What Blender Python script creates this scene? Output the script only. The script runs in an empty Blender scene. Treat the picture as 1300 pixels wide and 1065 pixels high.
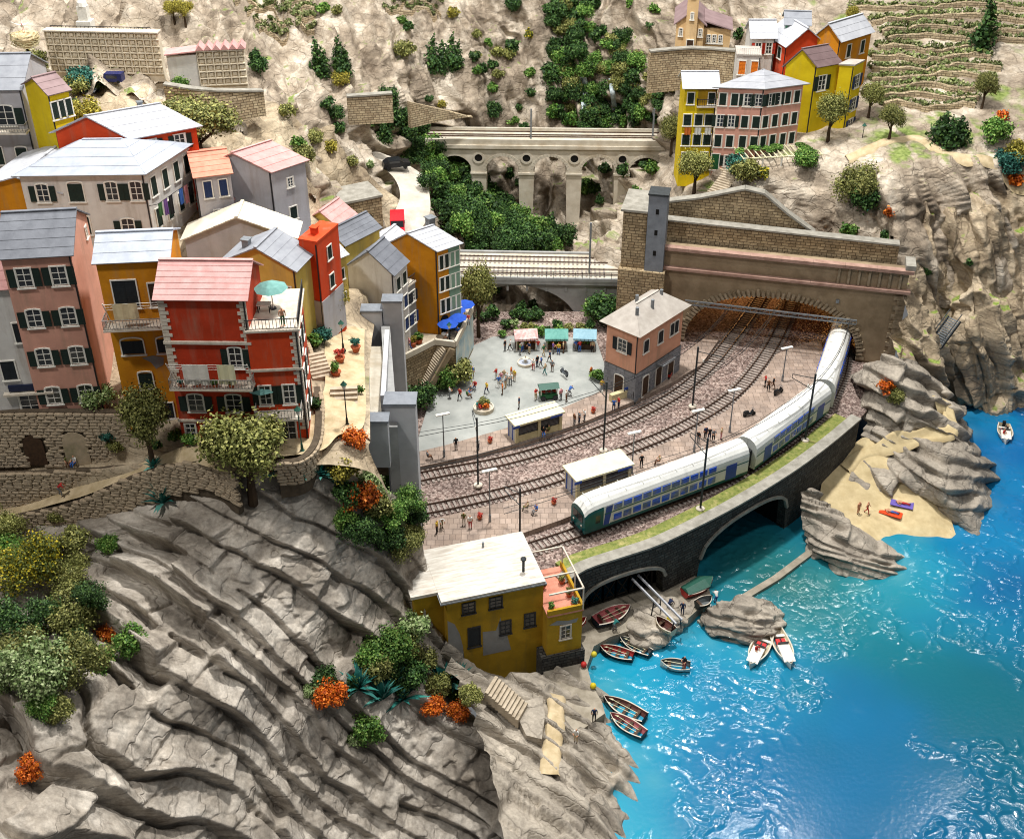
import bpy, bmesh, math, random
import numpy as np
from mathutils import Vector, Matrix
from mathutils.bvhtree import BVHTree
from mathutils.geometry import tessellate_polygon
random.seed(7); np.random.seed(7)
SC = bpy.context.scene
COL = SC.collection
R = math.radians
# ---------------------------------------------------------------- camera
CAMZ, PITCH, FPX = 88.5, R(32.5), 1500.0
cam = bpy.data.cameras.new('camera'); camo = bpy.data.objects.new('camera', cam); COL.objects.link(camo)
camo.location = (0, 0, CAMZ); camo.rotation_euler = (math.pi/2 - PITCH, 0, 0)
cam.sensor_fit = 'HORIZONTAL'; cam.sensor_width = 36.0; cam.lens = 36.0*FPX/1300.0
cam.shift_y = -(532.5-487.0)/1300.0; cam.clip_end = 2000; cam.clip_start = 1.0
SC.camera = camo
# ---------------------------------------------------------------- light: the exhibition hall's ceiling lamps, plus added fill and glint lamps
world = bpy.data.worlds.new('World'); SC.world = world; world.use_nodes = True
bg = world.node_tree.nodes['Background']
bg.inputs[0].default_value = (0.95, 0.97, 1.0, 1); bg.inputs[1].default_value = 0.165
def area_lamp(name, loc, target, size, watts, color):
    l = bpy.data.lights.new(name, 'AREA'); l.shape = 'DISK'; l.size = size; l.energy = watts; l.color = color
    o = bpy.data.objects.new(name, l); COL.objects.link(o); o.location = loc
    o.rotation_euler = (Vector(target)-Vector(loc)).to_track_quat('-Z', 'Y').to_euler(); o['kind'] = 'helper'
    return o
area_lamp('overhead_lamp', (10, 128, 165), (2, 108, 10), 10, 280000, (1.0, 0.98, 0.945))
area_lamp('overhead_lamp', (-80, 165, 160), (-20, 100, 20), 12, 95000, (1.0, 0.98, 0.95))
area_lamp('overhead_lamp', (70, 55, 165), (30, 95, 10), 12, 50000, (1.0, 0.98, 0.95))  # added fill from the front, out of view
area_lamp('overhead_lamp', (-70, 45, 155), (-30, 85, 20), 10, 96000, (1.0, 0.97, 0.93))  # added front-left fill to brighten the village walls and lane
for lx in (-45, 5, 55, 105):
    for ly in (168, 300): area_lamp('overhead_lamp', (lx, ly, 150), (lx*.4+10, 110, 5), 13, 24000, (1.0, 0.98, 0.95))  # unseen rows added for glints on the ripples and backlight
SC.view_settings.view_transform = 'Standard'; SC.view_settings.look = 'None'
SC.view_settings.exposure = 0.0; SC.view_settings.gamma = 1.0
SC.render.engine = 'CYCLES'
SC.cycles.use_denoising = True
try: SC.cycles.denoiser = 'OPENIMAGEDENOISE'
except Exception: pass
SC.cycles.filter_width = 1.1; SC.cycles.max_bounces = 6; SC.cycles.diffuse_bounces = 3; SC.cycles.glossy_bounces = 2
SC.cycles.transparent_max_bounces = 4; SC.cycles.sample_clamp_indirect = 4.0
SC.cycles.caustics_reflective = False; SC.cycles.caustics_refractive = False

# ---------------------------------------------------------------- layout helpers: a sight line meets a level or a distance
CP, SP = math.cos(PITCH), math.sin(PITCH)
def ray(u, v):
    a, b = (u-650.0)/FPX, -(v-487.0)/FPX
    return Vector((a, CP + b*SP, -SP + b*CP))
def G(u, v, z):
    d = ray(u, v); t = (z-CAMZ)/d.z
    return Vector((0, 0, CAMZ)) + d*t
def GY(u, v, Y):
    d = ray(u, v); t = Y/d.y
    return Vector((0, 0, CAMZ)) + d*t
def pxm(p):                      # photo pixels per metre at a point
    return FPX/(p[1]*CP + (CAMZ-p[2])*SP)

# ---------------------------------------------------------------- noise
def _h(ix, iy, iz, s):
    n = (ix.astype(np.int64)*374761393 + iy.astype(np.int64)*668265263 + iz.astype(np.int64)*2147483647 + s*974634777) & 0xffffffff
    n = ((n ^ (n >> 13))*1274126177) & 0xffffffff
    n = ((n ^ (n >> 16))*2246822519) & 0xffffffff
    return ((n ^ (n >> 15)) & 0xffffff)/float(0xffffff)
def vnoise(P, s=0):
    I = np.floor(P).astype(np.int64); f = P-I; f = f*f*f*(f*(f*6-15)+10)
    x, y, z = I[:, 0], I[:, 1], I[:, 2]; r = 0
    for dx in (0, 1):
        wx = f[:, 0] if dx else 1-f[:, 0]
        for dy in (0, 1):
            wy = f[:, 1] if dy else 1-f[:, 1]
            for dz in (0, 1):
                wz = f[:, 2] if dz else 1-f[:, 2]
                r = r + wx*wy*wz*_h(x+dx, y+dy, z+dz, s)
    return r*2-1
def fbm(P, o=4, s=0, g=0.5):
    r = 0; a = 1.0
    for i in range(o):
        r = r + a*vnoise(P*(2.03**i)+i*17.3, s+i); a *= g
    return r
def ridged(P, o=3, s=0):
    r = 0; a = 1.0
    for i in range(o):
        r = r + a*(1-np.abs(vnoise(P*(2.1**i)+i*9.1, s+i))*2); a *= 0.5
    return r
def voro(P, s=0):
    I = np.floor(P).astype(np.int64)
    f1 = np.full(len(P), 9.0); f2 = np.full(len(P), 9.0); cid = np.zeros(len(P))
    for dx in (-1, 0, 1):
        for dy in (-1, 0, 1):
            for dz in (-1, 0, 1):
                J = I+np.array([dx, dy, dz])
                q = np.stack([_h(J[:, 0], J[:, 1], J[:, 2], s+k) for k in (1, 2, 3)], 1)
                d = np.sqrt((((J+q)-P)**2).sum(1)); c = _h(J[:, 0], J[:, 1], J[:, 2], s+9)
                m = d < f1
                f2 = np.where(m, f1, np.minimum(f2, d)); cid = np.where(m, c, cid); f1 = np.where(m, d, f1)
    return f1, f2, cid

# ---------------------------------------------------------------- mesh helpers
class MB:
    def __init__(s): s.v = []; s.f = []; s.m = []
    def add(s, vs, fs, m=0):
        o = len(s.v); s.v += [tuple(p) for p in vs]; s.f += [tuple(i+o for i in f) for f in fs]; s.m += [m]*len(fs); return s
    def box(s, x0, x1, y0, y1, z0, z1, m=0):
        return s.add([(x0,y0,z0),(x1,y0,z0),(x1,y1,z0),(x0,y1,z0),(x0,y0,z1),(x1,y0,z1),(x1,y1,z1),(x0,y1,z1)],
              [(0,3,2,1),(4,5,6,7),(0,1,5,4),(1,2,6,5),(2,3,7,6),(3,0,4,7)], m)
    def bar(s, a, b, w, h=None, m=0):             # square bar between two points
        a = Vector(a); b = Vector(b); d = (b-a); h = h or w
        if d.length < 1e-6: return s
        d.normalize(); up = Vector((0,0,1)) if abs(d.z) < 0.95 else Vector((0,1,0))
        x = d.cross(up).normalized()*w/2; y = x.cross(d).normalized()*h/2
        vs = [a-x-y, a+x-y, a+x+y, a-x+y, b-x-y, b+x-y, b+x+y, b-x+y]
        return s.add(vs, [(0,1,2,3),(7,6,5,4),(0,4,5,1),(1,5,6,2),(2,6,7,3),(3,7,4,0)], m)
    def tube(s, pts, rad, n=6, m=0, cap=True):
        pts = [Vector(p) for p in pts]; rad = rad if isinstance(rad, (list, tuple)) else [rad]*len(pts)
        vs = []; fs = []; ref = None
        for i, p in enumerate(pts):
            d = (pts[min(i+1, len(pts)-1)]-pts[max(i-1, 0)]).normalized()
            up = Vector((0,0,1)) if abs(d.z) < 0.9 else Vector((0,1,0))
            if ref is not None and abs(ref.dot(d)) < .95: up = ref
            x = d.cross(up).normalized(); y = x.cross(d); ref = up
            for k in range(n):
                t = 2*math.pi*k/n; vs.append(p+x*math.cos(t)*rad[i]+y*math.sin(t)*rad[i])
        for i in range(len(pts)-1):
            for k in range(n): fs.append((i*n+k, i*n+(k+1)%n, (i+1)*n+(k+1)%n, (i+1)*n+k))
        if cap: fs += [tuple(range(n)), tuple((len(pts)-1)*n+k for k in reversed(range(n)))]
        return s.add(vs, fs, m)
    def lathe(s, prof, n=10, c=(0,0,0), m=0):
        vs = []; fs = []
        for r, z in prof:
            for k in range(n):
                t = 2*math.pi*k/n; vs.append((c[0]+r*math.cos(t), c[1]+r*math.sin(t), c[2]+z))
        for i in range(len(prof)-1):
            for k in range(n): fs.append((i*n+k, i*n+(k+1)%n, (i+1)*n+(k+1)%n, (i+1)*n+k))
        fs.append(tuple((len(prof)-1)*n+k for k in range(n))); fs.append(tuple(reversed(range(n))))
        return s.add(vs, fs, m)
    def prism(s, poly, y0, y1, m=0):              # polygon in x,z pushed along y
        n = len(poly); vs = [(x, y0, z) for x, z in poly]+[(x, y1, z) for x, z in poly]
        fs = [tuple(range(n)), tuple(reversed(range(n, 2*n)))]+[((i+1)%n, i, n+i, n+(i+1)%n) for i in range(n)]
        return s.add(vs, fs, m)
    def slab(s, poly, z0, z1, m=0):               # any flat polygon (x,y) with thickness
        n = len(poly); tri = tessellate_polygon([[Vector((p[0], p[1], 0)) for p in poly]])
        vs = [(p[0], p[1], z1) for p in poly]+[(p[0], p[1], z0) for p in poly]
        area = sum(poly[i][0]*poly[(i+1)%n][1]-poly[(i+1)%n][0]*poly[i][1] for i in range(n))
        fs = []
        for t in tri:
            a, b, c = [poly[i] for i in t]
            cr = (b[0]-a[0])*(c[1]-a[1])-(b[1]-a[1])*(c[0]-a[0])
            t = tuple(t) if cr > 0 else tuple(reversed(t))
            fs.append(t); fs.append(tuple(n+i for i in reversed(t)))
        for i in range(n):
            j = (i+1)%n; q = (i, n+i, n+j, j); fs.append(q if area > 0 else tuple(reversed(q)))
        return s.add(vs, fs, m)
    def mesh(s, name, mats, smooth=False):
        me = bpy.data.meshes.new(name); me.from_pydata(s.v, [], s.f)
        for m in (mats if isinstance(mats, (list, tuple)) else [mats]): me.materials.append(m)
        if any(s.m): me.polygons.foreach_set('material_index', s.m)
        if smooth: me.polygons.foreach_set('use_smooth', [True]*len(s.f))
        me.update(); return me
    def build(s, name, mats, parent=None, smooth=False, loc=None, rz=0):
        return link(name, s.mesh(name, mats, smooth), parent, loc, rz)
def link(name, me, parent=None, loc=None, rz=0, scale=None):
    o = bpy.data.objects.new(name, me); COL.objects.link(o); o.parent = parent
    if loc is not None: o.location = loc
    if rz: o.rotation_euler = (0, 0, rz)
    if scale is not None: o.scale = scale if hasattr(scale, '__len__') else (scale,)*3
    return o
def tag(o, label=None, cat=None, group=None, kind=None):
    if label: o['label'] = label
    if cat: o['category'] = cat
    if group: o['group'] = group
    if kind: o['kind'] = kind
    return o
def thing(name, label, cat, loc=(0,0,0), rz=0, group=None, scale=None):
    return tag(link(name, None, None, loc, rz, scale), label, cat, group)
def copy_tree(o, parent=None):
    c = o.copy(); COL.objects.link(c); c.parent = parent
    for ch in o.children: copy_tree(ch, c)
    return c
def mesh_np(name, V, F, mats, smooth=False, mi=None):
    me = bpy.data.meshes.new(name); V = np.asarray(V, np.float32); F = np.asarray(F, np.int32); k = F.shape[1]
    me.vertices.add(len(V)); me.vertices.foreach_set('co', V.ravel())
    me.loops.add(F.size); me.loops.foreach_set('vertex_index', F.ravel())
    me.polygons.add(len(F)); me.polygons.foreach_set('loop_start', np.arange(len(F), dtype=np.int32)*k)
    me.polygons.foreach_set('loop_total', np.full(len(F), k, np.int32))
    for m in (mats if isinstance(mats, (list, tuple)) else [mats]): me.materials.append(m)
    if mi is not None: me.polygons.foreach_set('material_index', np.asarray(mi, np.int32))
    if smooth: me.polygons.foreach_set('use_smooth', np.ones(len(F), bool))
    me.update(calc_edges=True); return me
def catmull(P, ts):                # P (n,3), ts in [0,n-1]
    P = np.asarray(P, float); n = len(P); i = np.clip(np.floor(ts).astype(int), 0, n-2); f = (ts-i)[:, None]
    p0 = np.where((i > 0)[:, None], P[np.maximum(i-1, 0)], 2*P[i]-P[i+1]); p1 = P[i]; p2 = P[i+1]
    p3 = np.where((i < n-2)[:, None], P[np.minimum(i+2, n-1)], 2*P[i+1]-P[i])
    return 0.5*((2*p1)+(-p0+p2)*f+(2*p0-5*p1+4*p2-p3)*f**2+(-p0+3*p1-3*p2+p3)*f**3)
def smooth_line(pts, step):        # evenly spaced points along a smooth line
    P = np.array([tuple(p) for p in pts], float); q = catmull(P, np.linspace(0, len(P)-1, len(P)*24))
    L = np.r_[0, np.cumsum(np.linalg.norm(np.diff(q, axis=0), axis=1))]; n = max(2, int(L[-1]/step)+1)
    s = np.linspace(0, L[-1], n); return np.stack([np.interp(s, L, q[:, k]) for k in range(3)], 1)

# ---------------------------------------------------------------- materials
def lin(h):
    h = h.lstrip('#'); c = [int(h[i:i+2], 16)/255 for i in (0, 2, 4)]
    return tuple(x/12.92 if x <= .04045 else ((x+.055)/1.055)**2.4 for x in c)+(1,)
def nt(name):
    m = bpy.data.materials.new(name); m.use_nodes = True; t = m.node_tree
    return m, t.nodes, t.links, t.nodes['Principled BSDF']
def ramp(n, stops, interp='LINEAR'):
    r = n.new('ShaderNodeValToRGB'); r.color_ramp.interpolation = interp
    e = r.color_ramp.elements
    while len(e) < len(stops): e.new(0.5)
    for i, (p, c) in enumerate(stops): e[i].position = p; e[i].color = c if len(c) == 4 else (*c, 1)
    return r
def mat(name, c1, c2=None, scale=1.5, bump=0.0, bscale=None, rough=0.75, metal=0.0, stain=None, stain_amt=0.35, coords='Object', spec=0.3, streak=False):
    """plain painted / plastered / bare surface: two tones in blotches, some stain, a grain in relief"""
    m, n, l, b = nt(name); b.inputs['Roughness'].default_value = rough; b.inputs['Metallic'].default_value = metal
    b.inputs['Specular IOR Level'].default_value = spec
    tc = n.new('ShaderNodeTexCoord'); out = tc.outputs[coords]
    c1 = lin(c1); c2 = lin(c2) if c2 else tuple(x*0.80 for x in c1[:3])+(1,)
    a = n.new('ShaderNodeTexNoise'); a.inputs['Scale'].default_value = scale; a.inputs['Detail'].default_value = 6; a.inputs['Roughness'].default_value = .62
    l.new(out, a.inputs['Vector']); r = ramp(n, [(.36, c1), (.68, c2)]); l.new(a.outputs['Fac'], r.inputs['Fac']); col = r.outputs['Color']
    if stain:
        s = n.new('ShaderNodeTexNoise'); s.inputs['Scale'].default_value = scale*(.45 if not streak else 1.6); s.inputs['Detail'].default_value = 8; s.inputs['Roughness'].default_value = .7
        so = out
        if streak: sm = n.new('ShaderNodeMapping'); sm.inputs['Scale'].default_value = (1, 1, .16); l.new(out, sm.inputs['Vector']); so = sm.outputs[0]
        l.new(so, s.inputs['Vector']); sr = ramp(n, [(.52, (0,0,0)), (.70, (stain_amt,)*3)]); l.new(s.outputs['Fac'], sr.inputs['Fac'])
        mx = n.new('ShaderNodeMix'); mx.data_type = 'RGBA'; l.new(sr.outputs['Color'], mx.inputs[0]); l.new(col, mx.inputs[6]); mx.inputs[7].default_value = lin(stain); col = mx.outputs[2]
    l.new(col, b.inputs['Base Color'])
    if bump:
        g = n.new('ShaderNodeTexNoise'); g.inputs['Scale'].default_value = bscale or scale*6; g.inputs['Detail'].default_value = 4; l.new(out, g.inputs['Vector'])
        bp = n.new('ShaderNodeBump'); bp.inputs['Strength'].default_value = bump; bp.inputs['Distance'].default_value = .06; l.new(g.outputs['Fac'], bp.inputs['Height']); l.new(bp.outputs['Normal'], b.inputs['Normal'])
    return m
def leafmat(name, c1, c2, c3, rough=.6):
    m, n, l, b = nt(name); b.inputs['Roughness'].default_value = rough; b.inputs['Specular IOR Level'].default_value = .25
    g = n.new('ShaderNodeNewGeometry'); r = ramp(n, [(0, lin(c1)), (.55, lin(c2)), (1, lin(c3))]); l.new(g.outputs['Random Per Island'], r.inputs['Fac'])
    o = n.new('ShaderNodeObjectInfo'); h = n.new('ShaderNodeHueSaturation'); mr = n.new('ShaderNodeMapRange')
    mr.inputs['To Min'].default_value = .75; mr.inputs['To Max'].default_value = 1.2; l.new(o.outputs['Random'], mr.inputs['Value']); l.new(mr.outputs[0], h.inputs['Value']); l.new(r.outputs['Color'], h.inputs['Color'])
    l.new(h.outputs['Color'], b.inputs['Base Color'])
    return m
def stonemat(name, c1, c2, mortar, bw, bh, bump=.5, rough=.85, rot=None, mort=.035, swap=False):
    """courses of squared rubble too small to lay one by one; pattern follows the wall face (UV in metres)"""
    m, n, l, b = nt(name); b.inputs['Roughness'].default_value = rough; b.inputs['Specular IOR Level'].default_value = .2
    uv = n.new('ShaderNodeUVMap'); uv.uv_map = 'UVMap'
    wz = n.new('ShaderNodeTexNoise'); wz.inputs['Scale'].default_value = 1.1; wz.inputs['Detail'].default_value = 3; l.new(uv.outputs[0], wz.inputs['Vector'])
    mxv = n.new('ShaderNodeMix'); mxv.data_type = 'VECTOR'; mxv.inputs[0].default_value = .10
    l.new(uv.outputs[0], mxv.inputs[4]); l.new(wz.outputs['Color'], mxv.inputs[5])
    k = n.new('ShaderNodeTexBrick'); k.inputs['Scale'].default_value = 1; k.inputs['Brick Width'].default_value = bw; k.inputs['Row Height'].default_value = bh
    k.inputs['Mortar Size'].default_value = mort; k.inputs['Mortar Smooth'].default_value = .5; k.inputs['Bias'].default_value = 0; k.offset = .5; k.squash = .7; k.squash_frequency = 3
    k.inputs['Color1'].default_value = lin(c1); k.inputs['Color2'].default_value = lin(c2); k.inputs['Mortar'].default_value = lin(mortar)
    l.new(mxv.outputs[1], k.inputs['Vector'])
    a = n.new('ShaderNodeTexNoise'); a.inputs['Scale'].default_value = .35; a.inputs['Detail'].default_value = 7; a.inputs['Roughness'].default_value = .7; l.new(uv.outputs[0], a.inputs['Vector'])
    rr = ramp(n, [(.3, (.62,.62,.62)), (.7, (1.2,1.17,1.1))]); l.new(a.outputs['Fac'], rr.inputs['Fac'])
    mx = n.new('ShaderNodeMix'); mx.data_type = 'RGBA'; mx.blend_type = 'MULTIPLY'; mx.inputs[0].default_value = 1; l.new(k.outputs['Color'], mx.inputs[6]); l.new(rr.outputs['Color'], mx.inputs[7]); l.new(mx.outputs[2], b.inputs['Base Color'])
    inv = n.new('ShaderNodeMath'); inv.operation = 'SUBTRACT'; inv.inputs[0].default_value = 1; l.new(k.outputs['Fac'], inv.inputs[1])
    f = n.new('ShaderNodeTexNoise'); f.inputs['Scale'].default_value = 6; f.inputs['Detail'].default_value = 4; l.new(uv.outputs[0], f.inputs['Vector'])
    ad = n.new('ShaderNodeMath'); ad.operation = 'MULTIPLY_ADD'; l.new(f.outputs['Fac'], ad.inputs[0]); ad.inputs[1].default_value = .5; l.new(inv.outputs[0], ad.inputs[2])
    bp = n.new('ShaderNodeBump'); bp.inputs['Strength'].default_value = bump; bp.inputs['Distance'].default_value = .12; l.new(ad.outputs[0], bp.inputs['Height']); l.new(bp.outputs['Normal'], b.inputs['Normal'])
    return m
def box_uv(me):
    """UV in metres from the dominant axis of each face"""
    uvl = me.uv_layers.new(name='UVMap'); co = me.vertices
    for p in me.polygons:
        nx, ny, nz = p.normal
        if abs(nz) > .75: t, s = Vector((1,0,0)), Vector((0,1,0))
        else:
            t = Vector((-ny, nx, 0)).normalized(); s = Vector((0,0,1))
        for li in p.loop_indices:
            c = co[me.loops[li].vertex_index].co; uvl.data[li].uv = (c.dot(t), c.dot(s))
def rockmat(name, ca, cb, cc, grass=None, crk=(.30,.30,.85), ckd=.38, bed=(.35,-.2,.85), bump=.65, rough=.88, gz=.72):
    """bare rock: three painted tones in blotches and along the beds, fine relief; grass on the flatter tops when asked"""
    m, n, l, b = nt(name); b.inputs['Roughness'].default_value = rough; b.inputs['Specular IOR Level'].default_value = .22
    tc = n.new('ShaderNodeTexCoord'); o = tc.outputs['Object']
    a = n.new('ShaderNodeTexNoise'); a.inputs['Scale'].default_value = .16; a.inputs['Detail'].default_value = 10; a.inputs['Roughness'].default_value = .68; l.new(o, a.inputs['Vector'])
    r = ramp(n, [(.30, lin(ca)), (.48, lin(cb)), (.66, lin(cc))]); l.new(a.outputs['Fac'], r.inputs['Fac'])
    mp = n.new('ShaderNodeMapping'); l.new(o, mp.inputs['Vector'])
    q = Vector(bed).normalized().to_track_quat('Z', 'Y').inverted().to_euler(); mp.inputs['Rotation'].default_value = q; mp.inputs['Scale'].default_value = (.12, .12, 1.6)
    s = n.new('ShaderNodeTexNoise'); s.inputs['Scale'].default_value = 1; s.inputs['Detail'].default_value = 6; s.inputs['Roughness'].default_value = .6; l.new(mp.outputs[0], s.inputs['Vector'])
    sr = ramp(n, [(.35, (.68,.66,.64)), (.62, (1.15,1.13,1.1))]); l.new(s.outputs['Fac'], sr.inputs['Fac'])
    mx = n.new('ShaderNodeMix'); mx.data_type = 'RGBA'; mx.blend_type = 'MULTIPLY'; mx.inputs[0].default_value = .8; l.new(r.outputs['Color'], mx.inputs[6]); l.new(sr.outputs['Color'], mx.inputs[7]); col = mx.outputs[2]
    fn = n.new('ShaderNodeTexNoise'); fn.inputs['Scale'].default_value = 3.2; fn.inputs['Detail'].default_value = 8; fn.inputs['Roughness'].default_value = .72; l.new(o, fn.inputs['Vector'])
    fr = ramp(n, [(.36, (.72,.72,.72)), (.62, (1.2,1.2,1.2))]); l.new(fn.outputs['Fac'], fr.inputs['Fac'])
    m2 = n.new('ShaderNodeMix'); m2.data_type = 'RGBA'; m2.blend_type = 'MULTIPLY'; m2.inputs[0].default_value = .7; l.new(col, m2.inputs[6]); l.new(fr.outputs['Color'], m2.inputs[7]); col = m2.outputs[2]
    mv = n.new('ShaderNodeMapping'); mv.inputs['Rotation'].default_value = q; mv.inputs['Scale'].default_value = crk
    dn = n.new('ShaderNodeTexNoise'); dn.inputs['Scale'].default_value = .5; dn.inputs['Detail'].default_value = 5; l.new(o, dn.inputs['Vector'])
    dm = n.new('ShaderNodeMix'); dm.data_type = 'VECTOR'; dm.inputs[0].default_value = .5; va = n.new('ShaderNodeVectorMath'); va.operation = 'MULTIPLY_ADD'; l.new(dn.outputs['Color'], va.inputs[0]); va.inputs[1].default_value = (1.6, 1.6, 1.6); l.new(o, va.inputs[2]); l.new(va.outputs[0], mv.inputs['Vector'])
    vo = n.new('ShaderNodeTexVoronoi'); vo.feature = 'DISTANCE_TO_EDGE'; vo.inputs['Scale'].default_value = 1.0; l.new(mv.outputs[0], vo.inputs['Vector'])
    ck = n.new('ShaderNodeMapRange'); ck.inputs['From Min'].default_value = 0; ck.inputs['From Max'].default_value = .045; l.new(vo.outputs['Distance'], ck.inputs['Value'])
    cr = ramp(n, [(0, (.5,.48,.46)), (1, (1,1,1))]); l.new(ck.outputs[0], cr.inputs['Fac'])
    m4 = n.new('ShaderNodeMix'); m4.data_type = 'RGBA'; m4.blend_type = 'MULTIPLY'; m4.inputs[0].default_value = ckd; l.new(col, m4.inputs[6]); l.new(cr.outputs['Color'], m4.inputs[7]); col = m4.outputs[2]
    if grass:
        g = n.new('ShaderNodeNewGeometry'); sx = n.new('ShaderNodeSeparateXYZ'); l.new(g.outputs['Normal'], sx.inputs[0])
        gn = n.new('ShaderNodeTexNoise'); gn.inputs['Scale'].default_value = .22; gn.inputs['Detail'].default_value = 8; l.new(o, gn.inputs['Vector'])
        ad = n.new('ShaderNodeMath'); ad.operation = 'MULTIPLY_ADD'; l.new(gn.outputs['Fac'], ad.inputs[0]); ad.inputs[1].default_value = .9; l.new(sx.outputs['Z'], ad.inputs[2])
        gr = ramp(n, [(0, (0,0,0)), (1, (1,1,1))]); gr.color_ramp.elements[0].position = 0; mrr = n.new('ShaderNodeMapRange'); mrr.inputs['From Min'].default_value = gz+.5; mrr.inputs['From Max'].default_value = gz+.62; l.new(ad.outputs[0], mrr.inputs['Value'])
        gc = n.new('ShaderNodeTexNoise'); gc.inputs['Scale'].default_value = 2; gc.inputs['Detail'].default_value = 8; l.new(o, gc.inputs['Vector'])
        gcr = ramp(n, [(.35, lin(grass[0])), (.65, lin(grass[1]))]); l.new(gc.outputs['Fac'], gcr.inputs['Fac'])
        m3 = n.new('ShaderNodeMix'); m3.data_type = 'RGBA'; l.new(mrr.outputs[0], m3.inputs[0]); l.new(col, m3.inputs[6]); l.new(gcr.outputs['Color'], m3.inputs[7]); col = m3.outputs[2]
    l.new(col, b.inputs['Base Color'])
    bn = n.new('ShaderNodeTexNoise'); bn.inputs['Scale'].default_value = 1.7; bn.inputs['Detail'].default_value = 12; bn.inputs['Roughness'].default_value = .66; l.new(o, bn.inputs['Vector'])
    ba = n.new('ShaderNodeMath'); ba.operation = 'MULTIPLY_ADD'; l.new(s.outputs['Fac'], ba.inputs[0]); ba.inputs[1].default_value = .7; l.new(bn.outputs['Fac'], ba.inputs[2])
    bc = n.new('ShaderNodeMath'); bc.operation = 'MULTIPLY_ADD'; l.new(ck.outputs[0], bc.inputs[0]); bc.inputs[1].default_value = .55; l.new(ba.outputs[0], bc.inputs[2]); ba = bc
    bp = n.new('ShaderNodeBump'); bp.inputs['Strength'].default_value = bump; bp.inputs['Distance'].default_value = .22; l.new(ba.outputs[0], bp.inputs['Height']); l.new(bp.outputs['Normal'], b.inputs['Normal'])
    return m
def gravelmat(name, cols, scale, bump=.8):
    m, n, l, b = nt(name); b.inputs['Roughness'].default_value = .95; tc = n.new('ShaderNodeTexCoord')
    v = n.new('ShaderNodeTexVoronoi'); v.inputs['Scale'].default_value = scale; l.new(tc.outputs['Object'], v.inputs['Vector']); sx = n.new('ShaderNodeSeparateColor'); l.new(v.outputs['Color'], sx.inputs[0])
    r = ramp(n, [(0, lin(cols[0])), (.5, lin(cols[1])), (1, lin(cols[2]))]); l.new(sx.outputs[0], r.inputs['Fac'])
    a = n.new('ShaderNodeTexNoise'); a.inputs['Scale'].default_value = .4; a.inputs['Detail'].default_value = 6; l.new(tc.outputs['Object'], a.inputs['Vector']); rr = ramp(n, [(.35, (.75,.73,.72)), (.65, (1.15,1.13,1.1))]); l.new(a.outputs['Fac'], rr.inputs['Fac'])
    mx = n.new('ShaderNodeMix'); mx.data_type = 'RGBA'; mx.blend_type = 'MULTIPLY'; mx.inputs[0].default_value = 1; l.new(r.outputs['Color'], mx.inputs[6]); l.new(rr.outputs['Color'], mx.inputs[7]); l.new(mx.outputs[2], b.inputs['Base Color'])
    bp = n.new('ShaderNodeBump'); bp.inputs['Strength'].default_value = bump; bp.inputs['Distance'].default_value = .15; bp.invert = True; l.new(v.outputs['Distance'], bp.inputs['Height']); l.new(bp.outputs['Normal'], b.inputs['Normal']); return m
M = {}
M['rock_grey'] = rockmat('rock_grey', '#6c645a', '#9f978c', '#d2cbc0', bed=(.6,.56,.56), crk=(.16,.16,.6), ckd=.3)
M['rock_beige'] = rockmat('rock_beige', '#665a4d', '#a29584', '#d2c8b8', grass=('#5f7034', '#8c9858'), bed=(.7,.15,.35), gz=.93)
M['rock_shore'] = rockmat('rock_shore', '#6f6860', '#9c9488', '#b9b0a2', bed=(.4,.2,.8))
M['rock_head'] = rockmat('rock_head', '#7d6f5f', '#a7977f', '#c6b79f', grass=('#667c34', '#93a052'), bed=(.75,.1,.4), gz=.85)
M['rock_vil'] = rockmat('rock_vil', '#7d7060', '#a6977f', '#c4b69e', grass=('#5f6a34', '#8c9058'), bed=(.7,.15,.35), gz=1.02)
M['village_ground'] = mat('village_ground', '#b9a78c', '#94856f', .5, bump=.4, rough=.9, stain='#6f7a48', stain_amt=.5)
# ================================================================ the setting: rock, ground and water
GROUND = []          # meshes that things can stand on (for finding where a sight line meets the ground)
def _cells(Q, s, saw):
    """nearest and second nearest block of a random packing: where in the block we are, random numbers of the block, distance to its edge"""
    I = np.floor(Q).astype(np.int64); n = len(Q); f1 = np.full(n, 99.0); f2 = np.full(n, 99.0); r1 = np.zeros_like(Q); r2 = np.zeros_like(Q); i1 = np.zeros((n, 3), np.int64); i2 = np.zeros((n, 3), np.int64)
    for dx in (-1, 0, 1):
        for dy in (-1, 0, 1):
            for dz in (-1, 0, 1):
                J = I+np.array([dx, dy, dz]); q = np.stack([_h(J[:, 0], J[:, 1], J[:, 2], s+k) for k in (1, 2, 3)], 1)
                r = Q-(J+q); d = np.abs(r).max(1)*.75+np.abs(r).sum(1)*.2; m = d < f1; m2 = (~m) & (d < f2)
                f2[m] = f1[m]; r2[m] = r1[m]; i2[m] = i1[m]; f1[m] = d[m]; r1[m] = r[m]; i1[m] = J[m]; f2[m2] = d[m2]; r2[m2] = r[m2]; i2[m2] = J[m2]
    def val(r, ids):
        h = lambda k: _h(ids[:, 0], ids[:, 1], ids[:, 2], s+k)
        return (h(4)-.5)*1.3 + r[:, 1]*(-saw[0]-h(5)*saw[1]) + r[:, 0]*(h(6)-.5)*1.2 + r[:, 2]*(h(7)-.5)*1.2
    return val(r1, i1), val(r2, i2), f2-f1
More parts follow.
